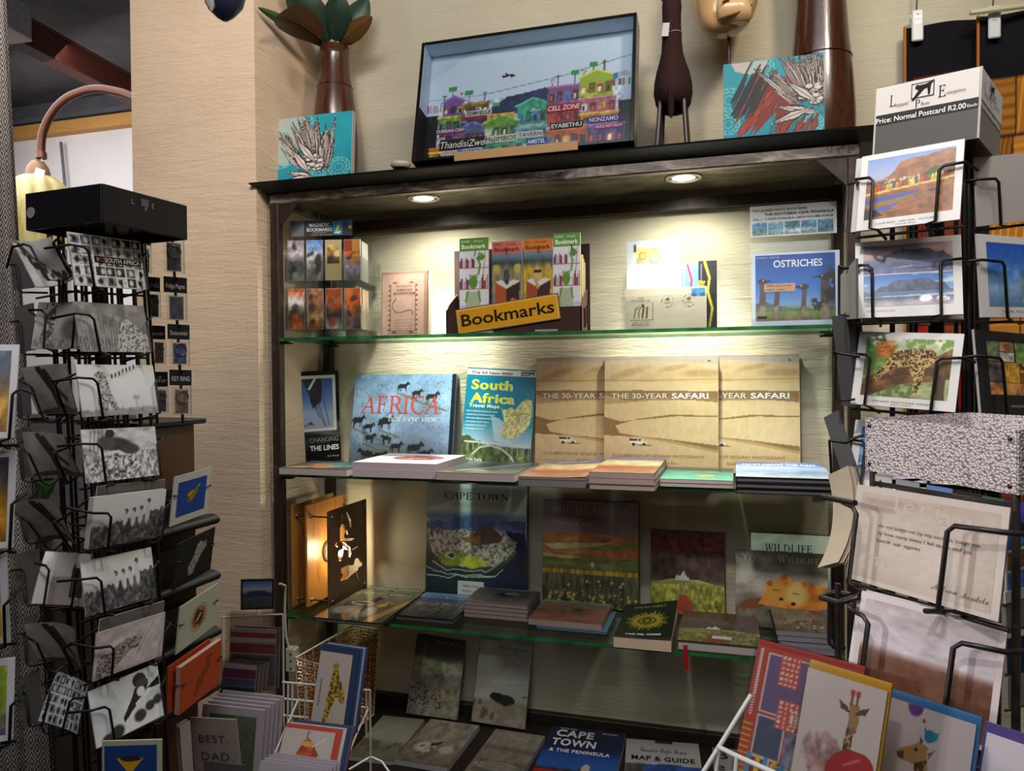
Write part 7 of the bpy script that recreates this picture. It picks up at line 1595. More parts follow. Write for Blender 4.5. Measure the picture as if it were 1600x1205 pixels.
# ================================================================== right hand racks
def rc_beach(nx=110,ny=80):
    p = Pic(nx,ny,'#8a94b4',101); p.grad([(0,'#c08a72'),(.35,'#cf9a78'),(.45,'#b07a62'),(.7,'#a8b0cc'),(1,'#7d96cc')])
    m = p.below([(0,.62),(.2,.63),(.3,.72),(.38,.86),(.5,.93),(.7,.93),(.9,.98),(1,.97)],.012); p.put(m,'#8f5f3c'); p.tex(m,.35,12,14,4); p.put(p.poly([(.33,.8),(.4,.9),(.52,.93),(.62,.86),(.45,.8)]),'#b47a40',.7)
    p.put(p.below([(.55,.5),(.66,.62),(.78,.74),(.88,.72),(1,.78)],.03) & (p.X > .55) & (p.Y > .5),'#4a4a22'); p.put(p.rect(.15,.55,.62,.6),'#5a5030',.7); p.spots(p.rect(.2,.56,.62,.64),40,.006,.012,'#e0dcd4',3)
    for k in range(26):
        x = .1+k*.036; y = .44+.08*(x-.1)*1.1 if k else .44; hgt = .10+.05*x; c = ('#d8a020','#e0c83a','#8a6a30','#c8502c','#4a5a8a','#d8d03a','#a83a2c')[(k*3) % 7]; p.put(p.poly([(x,y),(x,y+hgt*.7),(x+.014,y+hgt),(x+.028,y+hgt*.7),(x+.028,y)]),c); p.put(p.rect(x+.010,y,x+.018,y+hgt*.5),'#3a2c20',.7)
    p.put(p.poly([(0,.43),(1,.55),(1,.515),(0,.395)]),'#e0b060'); p.tex(p.rect(0,0,1,.5),.15,10,16)
    p.put(p.poly([(0,.33),(.3,.36),(.66,.39),(.55,.33),(.2,.28),(0,.26)]),'#4c5aa4'); p.put(p.poly([(0,.16),(.2,.18),(.42,.24),(.3,.14),(.1,.08),(0,.08)]),'#5560a8'); p.put(p.poly([(0,.26),(.3,.29),(.62,.35),(.4,.25),(.1,.2),(0,.2)]),'#8a7a3a',.9); p.put(p.poly([(.3,.12),(.75,.3),(.68,.29),(.28,.1)]),'#6a5a90',.8)
    p.put(p.ell(.78,.36,.06,.025),'#5a4024'); p.put(p.poly([(0,0),(.22,.05),(.14,.14),(0,.16)]),'#3a3a2c'); return p
def rc_table(day,nx=100,ny=46):
    p = Pic(nx,ny,'#5a6a9c',102+day)
    if day: p.grad([(0,'#c4bcc4'),(.12,'#a89ea8'),(.25,'#50687c'),(.4,'#5a7a9c'),(.46,'#8aa4c4'),(.6,'#6a9ad4'),(1,'#2c6ac0')]); clouds(p,.55,1,'#e4e8f0',.8,3,5)
    else: p.grad([(0,'#6a6a9a'),(.3,'#4a5a8c'),(.45,'#6a78ac'),(.55,'#c09a9c'),(.8,'#c8a4a8'),(1,'#7a7aa8')]); clouds(p,.6,1,'#e0c0b8',.7,3,6)
    m = mountain(p,.46,.82,.12,.98,'#5a5a74' if not day else '#4c5a74',.02)
    if day: p.put(p.below([(0,.3),(.5,.33),(1,.36)],.03) & (p.Y > .28),'#d8dce4',.7); p.spots(p.rect(.6,.1,.95,.3),14,.02,.05,'#e8e4ea',3); p.tex(p.rect(0,0,1,.3),.3,10,8)
    else: p.put(p.poly([(.35,.2),(.6,.26),(.5,.18)]),'#d8c4c4',.8); p.put(p.poly([(.5,.16),(1,.22),(1,.14),(.6,.1)]),'#3a3c54'); p.tex(p.rect(0,0,1,.4),.35,14,8)
    return p
def rc_leopard(nx=120,ny=84):
    p = Pic(nx,ny,'#a8b07c',105); p.grad([(0,'#a8a884'),(.5,'#7d9450'),(1,'#d0ceb8')]); p.tex(p.all(),.4,8,8,4); p.spots(p.rect(0,.4,.35,1),40,.02,.05,'#5f8a3a',3); p.spots(p.rect(.2,.8,1,1),30,.015,.04,'#7a9a4a',4); p.spots(p.rect(.2,0,.6,.25),30,.02,.04,'#5f7a3c',5)
    b = p.poly([(0,.0),(0,.28),(.2,.42),(.4,.5),(.7,.58),(.9,.78),(1,.85),(1,.35),(.8,.3),(.5,.24),(.25,.1),(.1,0)]); p.put(b,'#6a4c30'); p.tex(b,.6,12,12,4); p.put(p.poly([(.85,.4),(.95,.4),(.96,0),(.86,0)]),'#54422e')
    m = p.poly([(.10,.25),(.18,.42),(.26,.58),(.30,.74),(.42,.80),(.60,.84),(.78,.84),(.84,.74),(.80,.60),(.72,.5),(.71,.36),(.66,.10),(.60,.08),(.62,.26),(.56,.42),(.54,.56),(.42,.52),(.28,.42),(.16,.24)]); p.put(m,'#c8a468'); p.put(p.ell(.24,.80,.12,.14,0,.2),'#b8702c'); p.tex(p.ell(.24,.8,.12,.14),.4,20,20)
    p.spots(m,330,.007,.012,'#2a1c12',6); p.spots(p.ell(.24,.8,.12,.14),60,.004,.007,'#4a2812',7); p.put(p.rect(.15,.92,.35,.97),'#c8742c',.5); return p
def rc_sky(nx=70,ny=60):
    p = Pic(nx,ny,'#2a6ac4',106); p.grad([(0,'#5a7a9c'),(.3,'#8ab0dc'),(.55,'#3a7ad0'),(1,'#1d50b0')]); clouds(p,.35,.9,'#b4d0f0',.6,3,5); p.put(p.ell(.12,.45,.2,.1,0,.4),'#5a7ca0',.7); p.put(p.ell(1,.35,.4,.4,0,.3),'#4a6a58',.9); p.spots(p.rect(.6,.0,1,.2),20,.02,.05,'#b8c4a0',3); p.tex(p.all(),.12,20,20); return p
def rc_animals(nx=80,ny=76):
    p = Pic(nx,ny,'#17161a',107)
    for a in ((.08,.62,.26,.92,'#5a6a4a'),(.27,.78,.5,.92,'#9c6a4a'),(.52,.6,1,.92,'#6a8a4a'),(.27,.62,.5,.77,'#a8a49c'),(.08,.30,.3,.61,'#5a4c4c'),(.31,.30,.56,.61,'#b8842c'),(.57,.46,1,.59,'#c89a24'),(.57,.30,1,.45,'#8a5a24'),(.08,.1,1,.29,'#a87040')): p.put(p.rect(*a[:4]),a[4]); p.tex(p.rect(*a[:4]),.6,16,16,3)
    p.spots(p.rect(.57,.3,1,.6),14,.02,.05,'#3a2410',3); [p.line([(.34+.05*k,.15),(.35+.05*k,.55)],.014,'#d8a040',.7) for k in range(5)]; return p
def rc_quote(nx=60,ny=50):
    p = Pic(nx,ny,'#a8978b',108); p.tex(p.all(),.08,3,3,3); p.tex(p.all(),.05,20,20); return p
def rc_desert(nx=90,ny=70):
    p = Pic(nx,ny,'#6a4434',109); p.grad([(0,'#6d4836'),(.42,'#63402f'),(.50,'#6e4b3c'),(.58,'#bdb2b8'),(.7,'#b8adb4'),(1,'#a79a9c')]); p.tex(p.rect(0,.5,1,1),.16,9,16,4); p.tex(p.rect(0,0,1,.52),.15,20,20); return p

# ---------------- taller rack
RX = root('postcard_rack',Matrix.Translation((float(atD(1492,400,1.33)[0]),float(atD(1492,400,1.33)[1]),0)),'tall black wire rack of white edged colour postcards with a printed price header','postcard rack'); xi = RX.matrix_world.inverted(); xc = np.array(RX.matrix_world.translation)
def xpart(m,n,lab=None): return m.build(n,RX,xi,lab)
M,w,h = fit([(1371,139),(1534,104),(1528,215),(1362,243)],1.12,-21,0,0,sy=7,sl=4,sr=4)
A = np.array(M); Hb = h; sd = w
Mh = M
def hdr_face(m,M,w,h,shiny):
    k = 'pebbled' if shiny else 'card'
    m.quad(-w/2,h*.58,w/2,h,.0006,'#d8d2cc' if not shiny else '#c9ccd2',k,M); m.quad(-w/2,h*.42,w/2,h*.58,.0006,'#1d1a1b',k,M); m.quad(-w/2,0,w/2,h*.42,.0006,'#55504d',k,M)
    T_ = lambda s,x,y,hh,c,wd,st='': m.text(s,(x-.5)*w,y*h,hh*h,c,.0014,'paper','l',wd*w,st,M)
    T_('L',.15,.68,.17,'#1e1c1c',.06,'s'); T_('eopard',.215,.66,.06,'#3c3a3a',.12,'i'); T_('E',.62,.68,.17,'#1e1c1c',.07,'s'); T_('nterprises',.70,.70,.05,'#3c3a3a',.17,'i'); T_('P',.40,.60,.11,'#1e1c1c',.05,'s'); T_('hoto',.46,.61,.05,'#3c3a3a',.08,'i')
    x0,y0,x1,y1 = -.14*w,.73*h,.08*w,.95*h
    for a,b,c,d in ((x0,y0,x1,y0+.0013),(x0,y1-.001,x1,y1),(x0,y0,x0+.001,y1),(x1-.0013,y0,x1,y1)): m.quad(a,b,c,d,.0016,'#2c2a2a','paper',M)
    m.poly([(x0+(x1-x0)*u,y0+(y1-y0)*v) for u,v in ((.15,.72),(.25,.9),(.34,.82),(.62,.84),(.8,.92),(.95,1.05),(.98,1.0),(.86,.8),(.82,.15),(.74,.12),(.7,.6),(.56,.56),(.4,.3),(.12,-.1),(.02,-.12),(.2,.25),(.34,.56),(.24,.6))],.0018,'#171516','paper',M)
    T_('Price: Normal Postcard R2.00',.02,.455,.075,'#e4e0dc',.86,'b'); T_('Each',.89,.46,.04,'#d8d4d0',.09,'b')
m = MB(); t_ = .004
for k in range(4):
    Mk = M @ Matrix.Translation((0,0,-sd/2)) @ Matrix.Rotation(R_(90*k),4,'Y') @ Matrix.Translation((0,0,sd/2))
    m.box((0,h/2,-t_/2),(sd,h,t_),'#46423f','plastic',Mk)
    if k in (0,1): hdr_face(m,Mk,sd,h,k == 1)
m.box((0,h+.0005,-sd/2),(sd,.001,sd),'#2a2726','plastic',M); m.box((0,.004,-sd/2),(sd-.01,.006,sd-.01),'#241f1e','plastic',M); m.tube([(-sd/2+.001,0,0),(-sd/2+.001,h,0)],.0016,'#c9c4be','plastic',6,M=M); m.tube([(sd/2,h,0),(sd/2,0,0)],.002,'#b9b4ae','plastic',6,M=M); xpart(m,'header_box','header box with price lettering and a running cat emblem')
c_ = (A @ np.array([0,0,-sd/2,1]))[:3]
m = MB(); m.tube([(c_[0],c_[1],.01),(c_[0],c_[1],c_[2]+.02)],.012,BLK,'wire',12); xpart(m,'pole'); m = MB(); m.lathe([(.10,0),(.10,.01),(.05,.02),(.02,.04)],BLK,'wire',32,Matrix.Translation((c_[0],c_[1],.001))); xpart(m,'base')
eu,ev = A[:3,0],-A[:3,2]; z0_ = c_[2]; cw = c_+ev*.05-eu*.012
for s_,t_s in ((-.5,-.5),(.5,-.5),(.5,.5),(-.5,.5)):
    b_ = cw+eu*sd*s_*.72+ev*sd*t_s*.72; m = MB(); m.tube([(b_[0],b_[1],z0_+.004),(b_[0],b_[1],.25)],.0042,'#26221f','wire',8); xpart(m,'corner_rod')
for s_ in (-.12,.05,.28,.40):
    b_ = cw+eu*sd*s_-ev*sd*.35; m = MB(); m.tube([(b_[0],b_[1],z0_+.004),(b_[0],b_[1],.25)],.0034,'#26221f','wire',6); xpart(m,'upright')
    b_ = cw+eu*sd*.35+ev*sd*s_; m = MB(); m.tube([(b_[0],b_[1],z0_+.004),(b_[0],b_[1],.25)],.0034,'#26221f','wire',6); xpart(m,'upright')
for z in (z0_-.06,z0_-.13,z0_-.30,z0_-.45,z0_-.62,z0_-.8,z0_-1.0,z0_-1.25):
    q = [cw+eu*sd*a+ev*sd*b for a,b in ((-.36,-.36),(.36,-.36),(.36,.36),(-.36,.36))]; m = MB(); m.tube([(p[0],p[1],z) for p in q],.003,'#26221f','wire',6,True); xpart(m,'ring')
cap = lambda a,b=None: (lambda m,w,h: (T(m,w,h,a,.5,.055,.022,'#6a6664','w','c',.62),T(m,w,h,b or '',.5,.025,.016,'#8a8684','','c',.2) if b else None))
def cards_front(q,lab,art,border,let=None,key='gloss',base='#dcd9d6',th=.004,yaw=-21,d=1.13,rect=None,group='colour postcards on the tall rack',pocket=(.16,.80,.66),sy=7,lean=10):
    M,w,h = fit(q,d,yaw,lean,0,sy=sy,sl=8,sr=6); card('postcard',lab,M,w,h,th,art,border,let,key,group,'postcard',base,edge='#bdb8b4',art_rect=rect)
    m = MB()
    for p,r in wire_pocket(M,w,h,pocket[0],pocket[1],pocket[2],.010,.012,.012): m.tube(p,.0023,'#1c1917','wire',7)
    xpart(m,'card_pocket'); return M,w,h
M,w,h = cards_front([(1347,246),(1508,216),(1499,343),(1338,361)],'beach hut postcard under an orange mountain, top of the tall rack',rc_beach(),0,cap('ST JAMES BEACH    CAPE TOWN    SOUTH AFRICA','False Bay'),rect=(.07,.13,.93,.93),d=1.095)
card('postcard','blank edged postcard tucked behind the beach huts',M @ Matrix.Translation((-.012,.004,-.012)),w,h,.003,None,0,None,'card','colour postcards on the tall rack','postcard','#c9c6c2')
def two(m,w,h): m.art(rc_table(0),-w*.42,h*.56,w*.42,h*.93,.0005,'gloss'); m.art(rc_table(1),-w*.42,h*.14,w*.42,h*.545,.0005,'gloss'); T(m,w,h,'TABLE MOUNTAIN',.1,.07,.02,'#a8968a','w','l',.28)
cards_front([(1334,380),(1501,366),(1506,494),(1339,494)],'postcard with two seaside views of a flat mountain, second on the tall rack',None,0,two)
card('postcard','postcard edge showing below the two mountain views',fit([(1336,383),(1503,369),(1508,500),(1341,499)],1.15,-21,10,0,sy=7)[0] @ Matrix.Translation((.003,-.004,-.006)),w,h,.002,None,0,None,'card','colour postcards on the tall rack','postcard','#c4c1bd')
cards_front([(1344,519),(1507,521),(1492,645),(1329,630)],'leopard on a branch postcard, third on the tall rack',rc_leopard(),0,cap('LEOPARD PANTHERA PARDUS','SOUTH AFRICA'),rect=(.085,.13,.92,.915))
cards_front([(1337,656),(1500,662),(1486,775),(1323,762)],'white edged sea view postcard mostly hidden by the silver box',rc_table(1),0,None,rect=(.08,.12,.92,.9),d=1.16)
def cards_side(q,lab,art,base='#d4d1cf',let=None,rect=None,key='gloss',d=1.15,group='colour postcards on the far face of the tall rack',lean=8):
    M,w,h = fit(q,d,62,lean,0,sy=10,sl=8,sr=6); card('postcard',lab,M,w,h,.004,art,0,let,key,group,'postcard',base,edge='#bdb8b4',art_rect=rect); m = MB()
    for p,r in wire_pocket(M,w,h,.26,.9,.66,.010,.012,.012): m.tube(p,.0023,'#1c1917','wire',7)
    xpart(m,'card_pocket')
cards_side([(1520,255),(1626,228),(1622,350),(1532,346)],'blank grey card on the far face under the header',None,'#a8a29e',None,None,'card')
cards_side([(1527,367),(1632,372),(1638,498),(1535,494)],'blue sky postcard on the far face of the tall rack',rc_sky(),rect=(.11,.13,.95,.91),let=lambda m,w,h: T(m,w,h,'CAPE POINT',.3,.06,.025,'#6a6664','w','l',.4))
cards_side([(1521,517),(1632,522),(1642,652),(1534,645)],'black edged wildlife collage postcard on the far face',rc_animals(),'#1c1b1e',lambda m,w,h: T(m,w,h,'AFRICAN WILDLIFE',.42,.09,.025,'#b8b4b0','w','l',.4),(.08,.16,.97,.93))
def edge_card(q,lab,base,d,yaw,th,group=None,n=1,off=(0.004,0,.0045),warp=None,lean=12):
    M,w,h = fit(q,d,yaw,lean,0,sy=25,sl=14,sr=14)
    for k in range(n): card('postcard',lab[k],M @ Matrix.Translation((off[0]*k,off[1]*k,-off[2]*k)),w,h,th,None,0,None,'card',group,'postcard',base,edge='#5c5856',warp=warp(w,h) if warp else None)
    return M,w,h
edge_card([(1312,432),(1337,404),(1338,498),(1312,500)],['grey card edge-on beside the two mountain views'],'#8f8d8e',1.22,-80,.003)
edge_card([(1297,491),(1324,496),(1336,634),(1317,636)],['dark grey card edge-on beside the leopard, outermost of three','dark grey card edge-on beside the leopard, between two others','dark grey card edge-on beside the leopard, innermost of three'],'#57565a',1.25,-85,.0022,'dark grey cards edge-on on the tall rack',3,(.006,.002,.008))
edge_card([(1287,652),(1308,642),(1346,752),(1322,762)],['grey card tilting outward above the large quote card'],'#6f7074',1.22,-80,.002)
for q in ([(1296,560),(1300,520),(1340,545)],):
    m = MB(); m.tube([atD(1303,550,1.17),atD(1316,553,1.16),atD(1344,557,1.15)],.0024,'#1c1917','wire',6); m.tube([atD(1306,556,1.175),atD(1305,622,1.175),atD(1318,626,1.17),atD(1336,624,1.16)],.0022,'#1c1917','wire',6); m.tube([atD(1303,550,1.17),atD(1306,556,1.175)],.0022,'#1c1917','wire',6); xpart(m,'side_pocket')
    m = MB(); m.tube([atD(1296,688,1.17),atD(1322,692,1.16),atD(1336,684,1.15),atD(1350,680,1.15)],.0026,'#1c1917','wire',6); m.tube([atD(1296,688,1.17),atD(1300,756,1.17),atD(1318,758,1.16)],.0022,'#1c1917','wire',6); xpart(m,'side_pocket')
    m = MB(); m.tube([atD(1311,415,1.175),atD(1318,420,1.17),atD(1342,417,1.15)],.0026,'#1c1917','wire',6); m.tube([atD(1311,415,1.175),atD(1311,492,1.175),atD(1334,495,1.16)],.0022,'#1c1917','wire',6); xpart(m,'side_pocket')
    m = MB(); m.tube([atD(1325,288,1.18),atD(1330,287,1.17),atD(1342,286,1.155)],.0026,'#1c1917','wire',6); m.tube([atD(1325,288,1.18),atD(1320,362,1.18),atD(1335,364,1.165)],.0024,'#4a4440','wire',6); xpart(m,'side_pocket')

# ---------------- lower rack with the silver tray
M,w,h = fit([(1353,652),(1590,673),(1590,773),(1353,736)],.74,-57,0,0,sy=9,sl=4,sr=4); A = np.array(M); TD = .155
LR = root('postcard_rack',Matrix.Translation(((A @ np.array([0,0,-TD/2,1]))[0],(A @ np.array([0,0,-TD/2,1]))[1],0)),'lower wire rack of large cards with a hammered silver tray on top','postcard rack'); lri = LR.matrix_world.inverted(); lc = np.array(LR.matrix_world.translation)
def lpart(m,n,lab=None): return m.build(n,LR,lri,lab)
m = MB()
for c,s in (((0,h/2,-.001),(w,h,.002)),((0,h/2,-TD),(w,h,.002)),((-w/2,h/2,-TD/2),(.002,h,TD)),((w/2,h/2,-TD/2),(.002,h,TD)),((0,h*.25,-TD/2),(w-.004,.002,TD-.004))): m.box(c,s,key='hammered_silver',M=M)
lpart(m,'tray','hammered silver tray')
m = MB()
for x,y in ((-w*.47,h*.86),(-w*.47,h*.14),(w*.46,h*.86),(w*.46,h*.12)): m.lathe([(.0022,0),(.0022,.0008),(.001,.0014)],'#5c5454','steel',10,M @ Matrix.Translation((x,y,.0002)))
lpart(m,'rivets')
for x in (-w/2+.006,w/2-.004):
    for z in (-.004,-TD+.004):
        p = (A @ np.array([x,0,z,1]))[:3]; m = MB(); m.tube([(p[0],p[1],p[2]+.01),(p[0],p[1],.25)],.0038,'#3a3432','wire',8); lpart(m,'corner_rod')
m = MB(); m.tube([(lc[0],lc[1],.01),(lc[0],lc[1],float(A[2,3])+h*.25-.002)],.010,BLK,'wire',12); lpart(m,'pole'); m = MB(); m.lathe([(.09,0),(.09,.01),(.03,.02)],BLK,'wire',32,Matrix.Translation((lc[0],lc[1],.001))); lpart(m,'base')
for z in (float(A[2,3])-.012,float(A[2,3])-.30):
    q = [(A @ np.array([x,0,y,1]))[:3] for x,y in ((-w/2+.006,-.004),(w/2-.004,-.004),(w/2-.004,-TD+.004),(-w/2+.006,-TD+.004))]; m = MB(); m.tube([(p[0],p[1],z) for p in q],.003,'#3a3432','wire',6,True); m.tube([(q[0][0],q[0][1],z),(q[2][0],q[2][1],z)],.0025,'#3a3432','wire',6); lpart(m,'ring')
m = MB()
m.box((0,-.030,-.03),(w*.96,.012,.05),'#2a2728','wire',M); lpart(m,'inner_tray')
for k,(x,c,hh,lab) in enumerate(((-.40,'#b9b6b2',.034,'white card with a small dark emblem'),(-.2,'#8d9094',.028,'grey blue card'),(.02,'#5d82b4',.024,'light blue card'),(.2,'#2c2428',.022,'dark maroon card'),(.33,'#3f5c48',.018,'green card'),(.44,'#35307c',.016,'violet card'))):
    card('postcard',lab+' peeping out in the gap under the silver tray',M @ Matrix.Translation((x*w,-.024,-.003-.0002*k)),w*.17,.013+hh*.25,.001,None,0,(lambda m,w,h: m.poly([(0,h*.3),(.006,h*.5),(0,h*.75),(-.005,h*.5)],.0005,'#3a3838')) if k == 0 else None,'card','cards in the gap under the silver tray','postcard',c)
def lcard(q,lab,art,let,key,base,th,d,rect,pocket,yaw=-60):
    M,w,h = fit(q,d,yaw,12,0,sy=8,sl=7,sr=5); card('postcard',lab,M,w,h,th,art,0,let,key,'large cards on the lower rack','postcard',base,edge='#7d6a60',art_rect=rect); m = MB()
    for p,r in wire_pocket(M,w,h,pocket[0],pocket[1],pocket[2],pocket[3],.02,.012): m.tube(p,.0024,'#2a2324','wire',8)
    lpart(m,'card_pocket'); return M,w,h
def let(m,w,h):
    for k,s in enumerate(('do not judge me by my success, judge me','by how many times I fell down and got','back up again')): T(m,w,h,s,.2,.60-.075*k,.036,'#6a5c58','','l',(.66,.62,.3)[k])
    for s,x,y,hh,wd in (('leri',.3,.78,.16,.3),('an',.6,.74,.14,.2),('m',.15,.2,.14,.14)): T(m,w,h,s,x,y,hh,'#bdaaa0','w','l',wd,z=.0005)
    T(m,w,h,'Nelson',.60,.13,.06,'#7d6f6a','h','l',.16); T(m,w,h,'Mandela',.78,.12,.06,'#7d6f6a','h','l',.16)
QM,qw,qh = lcard([(1340,755),(1579,795),(1560,971),(1322,904)],'large beige quotation card with a signature, glossy, under the silver tray',rc_quote(),let,'pebbled','#b4a79f',.002,.70,(.045,.05,.955,.93),(.12,.74,.76,.018))
DM,dw,dh = lcard([(1343,920),(1580,983),(1547,1175),(1326,1100)],'large glossy card with a pale sky above brown land, below the quotation',rc_desert(),None,'pebbled','#c4b8b8',.002,.68,(.04,.04,.955,.945),(.14,.73,.80,.018))
card('postcard','white backing card just behind the brown land card',DM @ Matrix.Translation((-.006,.001,-.006)),dw,dh,.002,None,0,None,'card','large cards on the lower rack','postcard','#c9c6c8')
edge_card([(1308,744),(1340,736),(1326,880),(1292,896)],['beige bowed card edge-on beside the quotation card, outer one','beige bowed card edge-on beside the quotation card, inner one'],'#b3a48e',.87,-100,.003,'beige bowed cards',2,(.003,0,.004),lambda w,h: bend(.012,w,h,1),6)
m = MB(); g = .77
m.tube([atD(1284,776,g),atD(1318,783,g-.03),atD(1336,786,g-.05)],.003,'#2a2324','wire',8); lpart(m,'side_pocket')
m = MB(); m.tube([atD(1283,934,g),atD(1310,942,g-.02),atD(1338,934,g-.04),atD(1345,930,g-.03)],.003,'#2a2324','wire',8); m.tube([atD(1309,912,g),atD(1309,1030,g)],.003,'#2a2324','wire',8); m.tube([atD(1296,940,g),atD(1296,1005,g),atD(1302,1011,g),atD(1320,1012,g)],.0022,'#2a2324','wire',7); m.tube([atD(1283,934,g),atD(1304,926,g+.02),atD(1330,930,g)],.003,'#2a2324','wire',8); lpart(m,'side_pocket')
# ---------------- things glimpsed past the lower rack
def rc_strip():
    p = Pic(24,60,'#d0d0d0',120)
    for j in range(3):
        for i in range(2): a = (i*.5+.04,j/3+.015,i*.5+.48,(j+1)/3-.015); p.put(p.rect(*a),('#3a62b0','#8a5a24','#6a4a20','#4a6ab8','#2f5aa8','#7d5a2c')[(i+2*j) % 6]); p.tex(p.rect(*a),.7,9,14)
    return p
gx = 1.0
FR = root('postcard_rack',Matrix.Translation((float(atD(1700,900,1.02)[0]),float(atD(1700,900,1.02)[1]),0)),'further wire rack half seen past the lower rack at the picture edge','postcard rack'); fi = FR.matrix_world.inverted(); fc = np.array(FR.matrix_world.translation)
m = MB(); m.lathe([(.09,0),(.09,.01),(.03,.02)],BLK,'wire',28); m.build('base',FR); m = MB(); m.tube([(0,0,.01),(0,0,1.3)],.009,BLK,'wire',10); m.build('pole',FR)
for q,lab,art,base in (([(1571,833),(1640,812),(1640,905),(1573,926)],'card of small blue and orange photos past the quotation card',rc_strip(),'#c9c9c9'),([(1571,926),(1640,905),(1640,922),(1571,944)],'white price strip below the small photo card',None,'#c4c8cc'),([(1572,947),(1640,925),(1640,968),(1573,986)],'grey card under the white price strip',None,'#7d7b78'),
                          ([(1574,1000),(1640,985),(1640,1040),(1576,1052)],'dark blue card behind the brown land card',None,'#1f2f50'),([(1574,1060),(1640,1040),(1640,1090),(1576,1108)],'pale grey card lowest past the brown land card',None,'#8d8a88')):
    M,w,h = fit(q,gx,45,5,0,sy=10); card('postcard',lab,M,w,h,.002,art,0,None,'card','cards glimpsed at the picture edge','postcard',base); m = MB(); A = np.array(M)
    m.tube([A[:3,3]-A[:3,0]*w*.5-A[:3,2]*.004-A[:3,1]*.003,A[:3,3]+A[:3,0]*w*.4-A[:3,2]*.004-A[:3,1]*.003,np.array([fc[0],fc[1],A[2,3]])],.0022,'#4a4440','wire',6,M=fi); m.build('card_pocket',FR)
# ---------------- hanging cloths on the back wall behind the tall rack
def patch(nx,ny,seed):
    p = Pic(nx,ny,'#1d1b20',seed); r = np.random.RandomState(seed); return p
def cloth_panel(lab,x0,x1,y0,y1,yd,art,clip):
    a,b = atY(x0,y0,yd),atY(x1,y0,yd); zb = 1.05; w = b[0]-a[0]; h = a[2]-zb; M = place(((a[0]+b[0])/2,yd,zb),0,0); r = root('hanging_cloth',M,lab,'cloth','patchwork cloths on the wall'); m = MB()
    wv = lambda X,Y,Z: (X,Y,Z+.006*np.sin(X*40+1)*(Y/h)); m.art(art,-w/2,0,w/2,h,0,'cloth',warp=wv); m.art(Pic(24,40,'#2a2426'),-w/2,0,w/2,h,-.003,'cloth',warp=wv); m.box((-w/2-.001,h/2,.003),(.005,h,.008),'#b8722c','cloth'); m.build('cloth_sheet',r)
    for cx,cy in clip:
        P_ = atY(cx,cy,yd-.008); L = np.array(M.inverted()) @ np.array([P_[0],P_[1],P_[2],1]); k = root('clothes_peg',M @ Matrix.Translation((L[0],L[1],.012)),'translucent white plastic peg clipped on the ' +('black cloth with the orange edge' if cx < 1500 else 'black cloth with the ochre pattern'),'peg','plastic pegs'); m = MB()
        m.box((0,-.02,0),(.026,.075,.006),'#d8dcd8','plastic',bev=.0028); m.box((0,-.02,-.024),(.026,.075,.006),'#cfd4c8','plastic',bev=.0028); m.build('jaw',k); m = MB(); m.box((0,.0,.0035),(.010,.006,.002),'#a8aab0','steel'); m.box((0,-.014,.0035),(.010,.006,.002),'#a8aab0','steel'); m.tube([(0,.005,.004),(0,.012,-.01),(0,.005,-.028)],.002,'#a8aab0','steel',6); m.build('spring',k)
        m = MB(); m.tube([(0,.02,-.012),(.004,.10,-.012),(.006,.22,-.01)],.0018,'#3a342c','wire',6); m.build('hook',k)
def pa(seed,cols,top=.72):
    p = Pic(70,150,'#1c1a1f',seed); p.tex(p.all(),.2,10,20); r = np.random.RandomState(seed); y = top
    while y > .02:
        hgt = .05+.06*r.rand(); x = .12
        while x < .98:
            wd = .15+.25*r.rand(); c = cols[r.randint(len(cols))]; m = p.rect(x,max(y-hgt,.01),min(x+wd,.98),y); p.put(m,c); k = np.clip(srgb(c)*(1.5 if r.rand() < .6 else .5),0,255); kind = r.randint(3)
            for q in range(5):
                xx = x+wd*(q+.5)/5
                if kind == 0: p.line([(xx-.02,y-hgt),(xx+.03,y)],.008,k,.7)
                elif kind == 1: p.line([(x,y-hgt*(q+.5)/5),(x+wd,y-hgt*(q+.5)/5)],.006,k,.6)
                else: p.put(p.ell(xx,y-hgt/2,.018,.010),k,.8)
            x += wd+.015
        y -= hgt+.008
    return p
cloth_panel('black cloth with an orange edge and red patches pegged behind the price header',1414,1527,43,600,2.06,pa(131,['#b0602c','#8a2c1c','#a8742c','#7a3a20','#9c2418'],.90),[(1433,28)])
cloth_panel('black cloth with ochre zigzag patches hung nearest the edge of the picture',1528,1690,26,600,2.03,pa(132,['#c08430','#a8682a','#b0742c','#8a3a20','#c99a44'],.88),[(1553,22)])
m = MB(); zr = float(atY(1560,14,2.0)[2]); x0 = float(atY(1515,17,2.0)[0]); m.box((x0+.30,2.0,zr),(.6,.010,.012),'#c9c49a','plastic',bev=.003); m.box((x0+.30,2.05,zr),(.02,.094,.012),'#c9c49a','plastic'); tag(m.build('rail'),'pale plastic rail on the wall above the hanging cloths','rail')

